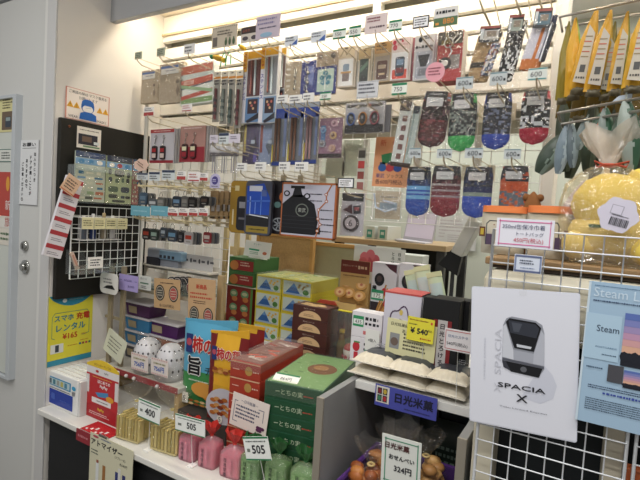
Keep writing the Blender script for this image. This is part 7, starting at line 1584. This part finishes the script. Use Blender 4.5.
# steam poster
pY2 = .882
a, b = onY(587.5, 281, pY2), onY(577, 420, pY2); h = a.z - b.z; xl = (a.x + b.x) / 2; w = h * .7
t = T('steam_poster', 'pale blue Steam poster with sunset photo at the right edge', 'poster', (xl + w / 2, pY2, (a.z + b.z) / 2), ry=.01)
lb = M('9db8cf', .35)
mb = MB(); mb.card(0, 0, w, h, lb, 0, .004, .001)
mb.dec(-w * .49, 0, w * .02, h, M('c4d4e0'), -.0006); mb.text('Steam Locomotive', 0, h * .43, h * .065, M('c4d6e4'), -.0008, None, w * .9); mb.scrib(-w * .1, h * .37, w * .7, h * .02, 1, M('2a3a5a'), -.0008); mb.scrib(-w * .2, h * .475, w * .5, h * .012, 1, M('4a6a8a'), -.0008)
mb.card(-w * .34, h * .12, w * .3, h * .32, M('a9c4d8'), -.0008, 0); mb.text('Steam', -w * .3, h * .18, h * .045, M('22304a'), -.0012, None, w * .19); mb.text('POSTCARDS', -w * .3, h * .05, h * .012, M('4a6a8a'), -.0012, None, w * .18); mb.scrib(-w * .27, 0, w * .12, h * .015, 1, M('3a5068'), -.0012)
def sunset(cx, cz, pw, ph, y):
    cols = ('5a6fae', '7a80b8', '9a8ab4', 'b890ac', 'c99a9c', 'd4a890')
    for i, c in enumerate(cols): mb.dec(cx, cz + ph / 2 - (i + .5) * ph * .75 / 6, pw, ph * .75 / 6 + .0002, M(c, .4), y)
    mb.dec(cx, cz - ph * .4, pw, ph * .22, M('20222c', .4), y - .0003)
    rd = random.Random(4)
    for i in range(14):
        x = cx - pw * .46 + i * pw * .07; r = ph * rd.uniform(.04, .16); mb.disc(x, cz - ph * .33, pw * .06, r + ph * .03, M('20222c', .4), y - .0006 - i * .00001, 0, 8)
sunset(w * .14, h * .13, w * .62, h * .36, -.001)
sunset(w * .16, -h * .14, w * .58, h * .12, -.001); mb.dec(-w * .2, -h * .12, w * .13, h * .12, M('4a4a50', .4), -.0014); mb.scrib(-w * .38, -h * .1, w * .14, h * .02, 1, M('3a5068'), -.0012)
mb.scrib(0, -h * .235, w * .84, h * .03, 2, M('2a3a5a'), -.001); mb.scrib(.01, -h * .27, w * .7, h * .022, 1, M('3a4a9a'), -.001, .8); mb.scrib(0, -h * .36, w * .86, h * .09, 6, M('33455c'), -.001); mb.text('BENIYA', w * .2, -h * .45, h * .03, M('b4cadc'), -.001, w * .3)
mb.build('sheet', t)
# price tags of grid
def gridtag(x0, y0, x1, y1, Y, label, fn, base, rot=0):
    cx, cz, w, h = RY(x0, y0, x1, y1, Y); t = T('price_card', label, 'price card', (cx, Y, cz), ry=rot); mb = MB(); mb.card(0, 0, w, h, base, 0, .002); fn(mb, w, h); mb.build('card', t)
    mb = MB(); mb.box(-.006, .006, .0022, GYr - Y - .003, -.002, .004, A2); mb.build('clip', t)
def f(mb, w, h):
    pk = M('d4609a', .5)
    for s in (-1, 1): mb.dec(0, s * h * .4, w * .92, h * .03, pk, -.0006); mb.dec(s * w * .44, 0, w * .012, h * .92, pk, -.0006)
    mb.text('350ml缶保冷巾着', -w * .02, h * .22, h * .18, M('33395e'), -.001, w * .74); mb.text('トートバッグ', w * .1, -h * .02, h * .14, M('33395e'), -.001, w * .5); mb.text('450円(税込)', w * .08, -h * .25, h * .2, M('b8344a'), -.001, w * .58)
gridtag(496, 219, 554, 248, .885, 'white card with pink border in front of the canvas pouches', f, M('dcdce6', .6), .0)
def f(mb, w, h):
    for s in (-1, 1): mb.dec(0, s * h * .42, w * .94, h * .1, M('5a6488'), -.0006); mb.dec(s * w * .45, 0, w * .06, h * .8, M('7a86a8'), -.0006)
    mb.scrib(0, h * .1, w * .6, h * .3, 2, M('3a4058'), -.001); mb.scrib(0, -h * .24, w * .5, h * .12, 1, M('6a7898'), -.001)
gridtag(514, 255, 542, 273, .886, 'small white card with grey blue border above the white train poster', f, M('cdd4e2', .5), -.0)
# canvas pouches
cv = M('bdb6a4', .9, 0, .05, 120)
for k, (x0, x1, Y, l) in enumerate(((478, 525, 1.04, 'white canvas pouch with orange rim, left behind the pink bordered card'), (524, 572, 1.035, 'white canvas pouch with orange rim beside the yellow plush'))):
    cx, cz, w, h = RY(x0, 206, x1, 256, Y); h = cz + h / 2 - SL
    t = T('canvas_pouch', l, 'pouch', (cx, Y, SL + .001), 'white canvas pouches')
    mb = MB(); mb.puff(0, 0, h * .9, lambda v: w * (.94 + .05 * v), .03, lambda u, v: cv, 12, 14, .0006, k, .03, pw=.35, df=lambda v: min(1, .75 + 2 * v, 1.15 - .5 * v)); mb.build('body', t)
    mb = MB(); mb.puff(0, h * .86, h, lambda v: w * (.99 - .02 * v), .026, lambda u, v: M('c8703a', .8), 12, 5, .0008, k, .03, pw=.35, df=lambda v: 1 - .25 * v); mb.build('rim', t, label='orange fabric rim')
    mb = MB(); y = -.008; bl = M('3a3d46')
    mb.line([(-w * .3, h * .2), (-w * .3, h * .62), (-w * .24, h * .68), (w * .2, h * .68), (w * .24, h * .62), (w * .24, h * .3)], w * .022, bl, y)
    mb.disc(-w * .14, h * .6, w * .02, h * .012, M('8a5a4a'), y, 0, 8); mb.disc(w * .1, h * .6, w * .02, h * .012, M('8a5a4a'), y, 0, 8)
    mb.dec(-w * .22 if k == 0 else w * .24, h * .3, w * .14, h * .22, M('4a3a52'), y - .0006)
    s = -1 if k == 0 else 1; mb.dec(s * w * .4, h * .45, w * .13, h * .2, M('5a3024'), y + .005); mb.dec(s * w * .4, h * .45, w * .07, h * .13, M('b8a03a'), y + .0044); mb.build('print', t)
# lilac wedges and brown object behind pouches
for k, (x0, y0, x1, y1, l, Y) in enumerate(((540, 176, 562, 214, 'lilac white pointed packet leaning left of the plush bag', 1.13), (556, 170, 576, 214, 'second lilac white pointed packet against the plush bag', 1.12))):
    cx, cz, w, h = RY(x0, y0, x1, y1, Y); zt = cz + h / 2; t = T('pointed_packet', l, 'packet', (cx - .008, Y, SL + .001), 'lilac pointed packets', ry=.42); h = zt - SL
    mb = MB(); mb.puff(0, 0, h * 1.02, lambda v: w * (.7 if v < .75 else .7 - 1.4 * (v - .75)), .012, lambda u, v: M('2f2838', .5) if u > -.1 and v < .72 and v > .2 else M('bdb2c2', .45), 10, 14, .0006, k); mb.build('packet', t)
t = T('brown_ball', 'brown round plush peeking between the socks and the canvas pouch', 'toy', (onY(533, 200, 1.18).x, 1.18, SL + .001)); rr = .022; zt = onY(533, 192, 1.18).z - SL
mb = MB(); mb.lathe([(.018, 0), (.024, zt * .4), (.022, zt * .7), (.012, zt * .92), (.002, zt)], M('7a4e28', .9), n=14); mb.build('body', t)
mb = MB(); mb.ball((-.014, 0, zt * .9), .009, M('7a4e28', .9), 8); mb.ball((.014, 0, zt * .9), .009, M('7a4e28', .9), 8); mb.build('ear', t)
# plush in a gathered bag
PYb = 1.04
p = onY(613, 262, PYb)
t = T('plush_bag', 'yellow plush toy in a clear bag tied with a red twist', 'plush toy', (p.x, PYb, SL + .001))
zh = onY(603, 205, PYb).z - SL; zn = onY(598, 166, PYb).z - SL; zt = onY(592, 128, PYb).z - SL
ye = M('dfc65c', .95, 0, .12, 50); ye2 = M('dcc678', .95, 0, .14, 40)
def fluff(mb, c, r, q, m, seed, n=22):
    b0 = len(mb.v); mb.ball(c, r, m, n, q); rd = random.Random(seed)
    for i in range(b0, len(mb.v)): mb.v[i] = mb.v[i] + Vector((rd.uniform(-1, 1), rd.uniform(-1, 1), rd.uniform(-1, 1))) * r * .025
    return mb
fluff(MB(), (-.012, 0, zh), .066, (1, .85, .88), ye, 1).build('head', t)
fluff(MB(), (.008, .0, max(zh * .38, .056)), .085, (1.05, .7, .62), ye2, 2).build('body', t)
fluff(MB(), (-.055, -.02, max(zh * .28, .034)), .034, (1, .9, .9), ye2, 3, 14).build('arm', t)
fluff(MB(), (.085, -.015, zh * .5), .034, (1, .8, 1), M('c2b838', .95, 0, .1, 50), 4, 14).build('arm', t)
fluff(MB(), (.06, -.045, max(zh * .16, .031)), .036, (1.1, .9, .8), ye, 5, 14).build('foot', t)
fluff(MB(), (.03, .0, zh + .05), .022, (1, .6, .8), ye, 6, 12).build('ear', t)
mb = MB(); mb.box(-.045, -.02, -.055, -.05, zh * .6, zh * .6 + .006, M('3a5a32', .9)); mb.build('collar', t)
mb = MB(); sackmesh(mb, .18, .13, zt, zn, .06, clear('fdf8ea', .06, 1.0, 26, .09, 3.2, .06), clear('f6ece0', .28, 1.0, 30, .1, 2.0, .04), 21, fanw=.1, rough=.045, lean=-.022); mb.build('clear_bag', t)
mb = MB(); mb.tube([(-.022 + .012 * math.cos(a), .012 * math.sin(a), zn) for a in [2 * PI * j / 12 for j in range(12)]], .003, M('a8442c', .5), 6, True); mb.tube([(-.03, -.012, zn), (-.045, -.016, zn + .006), (-.04, -.016, zn - .006), (-.028, -.014, zn)], .0022, M('a8442c', .5)); mb.tube([(-.012, -.012, zn), (.01, -.016, zn + .005), (.006, -.016, zn - .005), (-.014, -.014, zn)], .0022, M('a8442c', .5)); mb.build('twist_tie', t)
q1 = onY(618, 215, .955) - Vector(t.location)
mb = MB(); mb.X = Matrix.Translation(q1) @ Matrix.Rotation(.25, 4, 'Y')
r = .030; mb.poly([(r * math.cos(2 * PI * k / 24) * (1 + .08 * math.cos(12 * PI * k / 24)), r * math.sin(2 * PI * k / 24) * (1 + .08 * math.cos(12 * PI * k / 24))) for k in range(24)], M('c9c5d4', .5), 0, .0015)
mb.dec(-.004, .008, .018, .016, M('9a98a6'), -.0006); mb.dec(-.004, .008, .016, .014, M('c9c5d4'), -.0009)
for i in range(11): mb.dec(-.008 + i * .0026, -.012, .0012 if i % 3 else .002, .014, M('2a2a30'), -.0008)
mb.scrib(.004, -.001, .026, .004, 1, M('4a4a54'), -.0008); mb.build('tag', t, label='white scalloped paper tag with barcode')
# second gift bag at the right edge
p = onY(640, 190, 1.12)
t = T('gift_sack', 'clear gift bag with beige contents and orange ribbon cut by the right edge', 'bag', (p.x + .06, 1.17, SL + .001)); z2 = onY(632, 150, 1.14).z - SL; z3 = onY(632, 96, 1.14).z - SL
fluff(MB(), (0, 0, z2 * .45), .09, (1, .6, z2 * .42 / .09), M('a99478', .9, 0, .2, 40), 7, 16).build('contents', t)
mb = MB(); sackmesh(mb, .2, .12, z3, z2, .06, CEL, CEL, 33, fanw=.16, rough=.05); mb.build('clear_bag', t)
mb = MB(); mb.tube([(.014 * math.cos(a), .014 * math.sin(a), z2) for a in [2 * PI * j / 12 for j in range(12)]], .004, M('b8683c', .5), 6, True); mb.build('ribbon', t)
mb = MB(); mb.X = Matrix.Translation((-.03, -.07, z2 + .03)) @ Matrix.Rotation(-.5, 4, 'Y'); mb.card(0, 0, .03, .07, M('d4d8e0', .4), 0, .001); mb.build('tag', t)
# hanging rods
def rodY(px): return 1.32 - .0030 * (px - 558)
for k, (x0, y0, x1, y1, l) in enumerate(((560, 17, 648, -2, 'upper rod holding the yellow snack packs'), (566, 27, 650, 12, 'second rod behind the yellow snack packs'), (558, 113, 646, 97, 'rod below the yellow snack packs'), (562, 124, 644, 110, 'lowest rod above the silver green pouches'))):
    a, b = onY(x0, y0, rodY(x0) + (.1 if k == 1 else 0) - (.06 if k > 1 else 0)), onY(x1, y1, rodY(x1) + (.1 if k == 1 else 0) - (.06 if k > 1 else 0))
    t = T('hanging_rod', l, 'rod', a, 'rods of the right hand rack'); MB().tube([(0, 0, 0), b - a], .003, M('a9a49c', .3, .7), 8).build('bar', t)
    mb = MB(); mb.tube([(0, 0, 0), (0, .06, 0), (0, .1, 0)], .003, M('a9a49c', .3, .7), 8); mb.build('bracket', t)
# yellow snack packs
def snackpack(x0, y0, x1, y1, label, cols, seed, rot=0, label_on=True, Y=None, grp='hanging yellow snack packs'):
    xm = (x0 + x1) / 2; Y = Y or rodY(xm)
    cx, cz, w, h = RY(x0, y0, x1, y1, Y)
    t = T('snack_pack', label, 'snack pack', (cx, Y, cz), grp, ry=rot)
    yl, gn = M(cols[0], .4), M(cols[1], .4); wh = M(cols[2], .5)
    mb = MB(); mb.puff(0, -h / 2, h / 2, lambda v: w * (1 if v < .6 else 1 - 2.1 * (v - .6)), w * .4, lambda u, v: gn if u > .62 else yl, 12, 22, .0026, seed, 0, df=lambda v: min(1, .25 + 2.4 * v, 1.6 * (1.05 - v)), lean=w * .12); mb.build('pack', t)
    if label_on:
        rd = random.Random(seed); mb = MB(); y = -w * .42 - .002
        mb.poly([(-w * .36, -h * .42), (w * .34, -h * .44), (w * .3, h * .16), (-w * .1, h * .26)], wh, y, .0008)
        for i in range(5): mb.dec(0, h * (.12 - .06 * i), w * .42, h * .014, M(('8a7a5a', 'b0604a')[i % 2]), y - .0005)
        mb.dec(w * .02, -h * .26, w * .3, h * .09, M('4a4a48'), y - .0005); mb.scrib(0, -h * .37, w * .5, h * .05, 1, M('4a4640'), y - .0005); mb.build('label', t)
    mb = MB(); mb.puff(0, -h * .56, -h * .46, lambda v: w * .8, w * .3, lambda u, v: M('5f5844', .4), 8, 5, .003, seed + 1); mb.build('crimped_end', t)
for i, a in enumerate(((559, 22, 571, 100, 'olive green edge of the snack pack nearest the sock display', ('8a7a24', '6a6a20', 'b0a870'), 0, False), (566, 18, 582, 96, 'bright yellow snack pack with green edge, second from the sock display', ('cf9c24', '86a032', 'c8b070'), -.06, False),
     (578, 8, 596, 90, 'yellow snack pack with white label tilted to the right', ('c9961f', 'b88a1c', 'bcb4a4'), .12, True), (592, 11, 611, 92, 'yellow snack pack with white barcode label in the middle of the rod', ('c4921e', 'a8841c', 'b4ac9e'), .1, True),
     (603, 22, 616, 96, 'narrow dim olive snack pack behind the middle yellow one', ('7a6a20', '5f5a1c', '97917e'), .04, True), (613, 12, 629, 91, 'yellow snack pack with olive right edge near the picture edge', ('bb8c1e', '7c7a22', 'b0a896'), .05, True), (629, 4, 650, 88, 'yellow snack pack cut by the right picture edge', ('c0921e', 'a8821c', 'b4ac9c'), .06, True))):
    snackpack(*a[:4], a[4], a[5], 100 + i, a[6], a[7], rodY((a[0] + a[2]) / 2) - .012 + .03 * (i in (0, 4)) )
for i in range(6):  # same packs again, shade of the deeper row painted as darker colours
    x = 560 + i * 14.5
    snackpack(x, 52, x + 16, 118, 'yellow snack pack of the second row, shade painted into its dim brown colour', ('6a561c', '4f4a1a', '6a6450'), 120 + i, .03, False, rodY(x) + .09, 'second row snack packs in shaded colours')
# silver green pouches
for i, (x0, y0, x1, y1, c, c2, rot, l) in enumerate(((541, 132, 562, 176, '3d4a40', '7a8a80', .5, 'dark green pouch swinging left beside the rack post'), (556, 124, 570, 174, '72828c', '9aa8ac', .1, 'blue grey pouch second from the rack post'), (566, 124, 578, 168, '5f6c72', '8a989a', -.1, 'slate pouch left of the plush bag top'), (577, 118, 588, 150, '6f7c7c', '9aa6a0', .15, 'silver green pouch above the left of the plush bag'),
     (588, 112, 602, 150, '2a4a36', '8a9488', .3, 'dark green pouch above the plush bag top'), (598, 108, 614, 160, '7f8a84', '2d5a40', -.1, 'grey green pouch above the twist of the plush bag'), (610, 106, 626, 166, '4a5c50', '98a49c', .2, 'mottled green pouch right of the plush bag top'), (618, 100, 640, 170, '8a948c', '34523e', -.15, 'pale green pouch behind the right hand gift bag'))):
    Y = rodY((x0 + x1) / 2) - .045 - (i % 2) * .022
    cx, cz, w, h = RY(x0, y0, x1, y1, Y); t = T('hanging_pouch', l, 'pouch', (cx, Y, cz), 'silver green hanging pouches', ry=rot)
    rd = random.Random(i); mb = MB(); mb.puff(0, -h / 2, h / 2, lambda v: w * (1.1 * math.sin(PI * min(1, max(0, .08 + .86 * v))) ** .7), w * .3, lambda u, v: M(c2, .35) if (u + rd.uniform(-.2, .2)) > .2 else M(c, .35), 10, 16, .0014, i); mb.build('pouch', t)
    mb = MB(); mb.tube([(0, 0, h * .46), (.002, .004, h * .62)], .0016, M('8a9088', .4)); mb.build('loop', t)
t = T('red_ribbon', 'thin red ribbon hanging among the green pouches above the plush', 'ribbon', onY(601, 118, 1.12)); mb = MB(); mb.tube([(0, 0, .02), (.004, -.004, 0), (-.004, -.004, -.014), (.002, 0, -.04)], .003, M('a8644c', .5)); mb.tube([(0, 0, .0), (.012, -.004, .014)], .003, M('a8644c', .5)); mb.build('ribbon', t)
p = onY(622, 100, 1.08); t = T('shelf_tag', 'small bluish white tag on the rod below the yellow packs', 'tag', p); mb = MB(); mb.poly([(-.02, -.006), (.016, -.006), (.016, .012), (-.006, .008)], M('b8c4d0', .5), 0, .002); mb.build('tag', t)
# rear window and frames beyond the right rack
x0, x1 = onY(566, 50, 3.15).x, onY(625, 50, 3.15).x
mb = MB(); mb.box(x0 + .3, x1 + .6, 3.17, 3.195, 1.2, 2.6, emit('fff0d8', 1.1)); wn = struct(mb.build('window_1'))
mb = MB()
for x in (x0 + .25, (x0 + x1) / 2 + .5, x1 + .6): mb.box(x, x + .05, 3.13, 3.17, 1.1, 2.7, M('c9b594', .6))
mb.box(x0 + .25, x1 + .65, 3.13, 3.17, 2.6, 2.66, M('c9b594', .6)); mb.build('window_frame', wn)
# ================================================================== LIGHT
def area(name, loc, size, power, color=(1, 1, 1), rot=(0, 0, 0)):
    l = bpy.data.lights.new(name, 'AREA'); l.shape = 'RECTANGLE'; l.size, l.size_y = size; l.energy = power; l.color = color
    o = bpy.data.objects.new(name, l); COL.objects.link(o); o.location = loc; o.rotation_euler = rot; return o
area('ceiling_lamp', (-.3, -.35, 2.78), (1.8, .09), 24, (1, .98, .95))
area('ceiling_lamp', (.2, .45, 2.78), (1.8, .09), 16, (1, .98, .95))
area('ceiling_lamp', (-.6, -1.3, 2.78), (1.8, .09), 14, (1, .98, .95))
area('ceiling_lamp', (-2.0, -.2, 2.78), (.09, 1.2), 13, (1, .99, .96))
area('cove_lamp', (-.2, 1.44, 2.455), (3.2, .06), 55, (1, .92, .78))
area('back_room_lamp', (-.6, 2.5, 2.78), (2.4, .5), 22, (1, 1, .97))
wld = bpy.data.worlds.new('world'); S.world = wld; wld.use_nodes = True
wld.node_tree.nodes['Background'].inputs[0].default_value = (1, .99, .97, 1); wld.node_tree.nodes['Background'].inputs[1].default_value = .27
S.view_settings.view_transform = 'Standard'; S.view_settings.look = 'None'; S.view_settings.gamma = 1; S.view_settings.use_curve_mapping = False
S.view_settings.exposure = .12
S.cycles.transparent_max_bounces = 32
# deeper layer of the right hand rack
for i in range(7):
    x = 556 + i * 13; Y = rodY(x) + .06 + (i % 2) * .05
    cx, cz, w, h = RY(x, 104 + (i * 5) % 9, x + 17, 172 + (i * 7) % 12, Y); t = T('hanging_pouch', 'dark olive pouch in the deeper layer behind the silver green ones', 'pouch', (cx, Y, cz), 'dark pouches of the deeper layer', ry=(-.1, .15, 0, .2, -.05, .1, 0)[i])
    mb = MB(); mb.puff(0, -h / 2, h / 2, lambda v: w * (1.1 * math.sin(PI * min(1, max(0, .08 + .86 * v))) ** .6), w * .3, lambda u, v: M('3a4434' if u < .3 else '55604c', .45), 10, 14, .0014, 40 + i); mb.build('pouch', t)
    mb = MB(); mb.tube([(0, 0, h * .46), (.002, .004, h * .62)], .0016, M('8a9088', .4)); mb.build('loop', t)
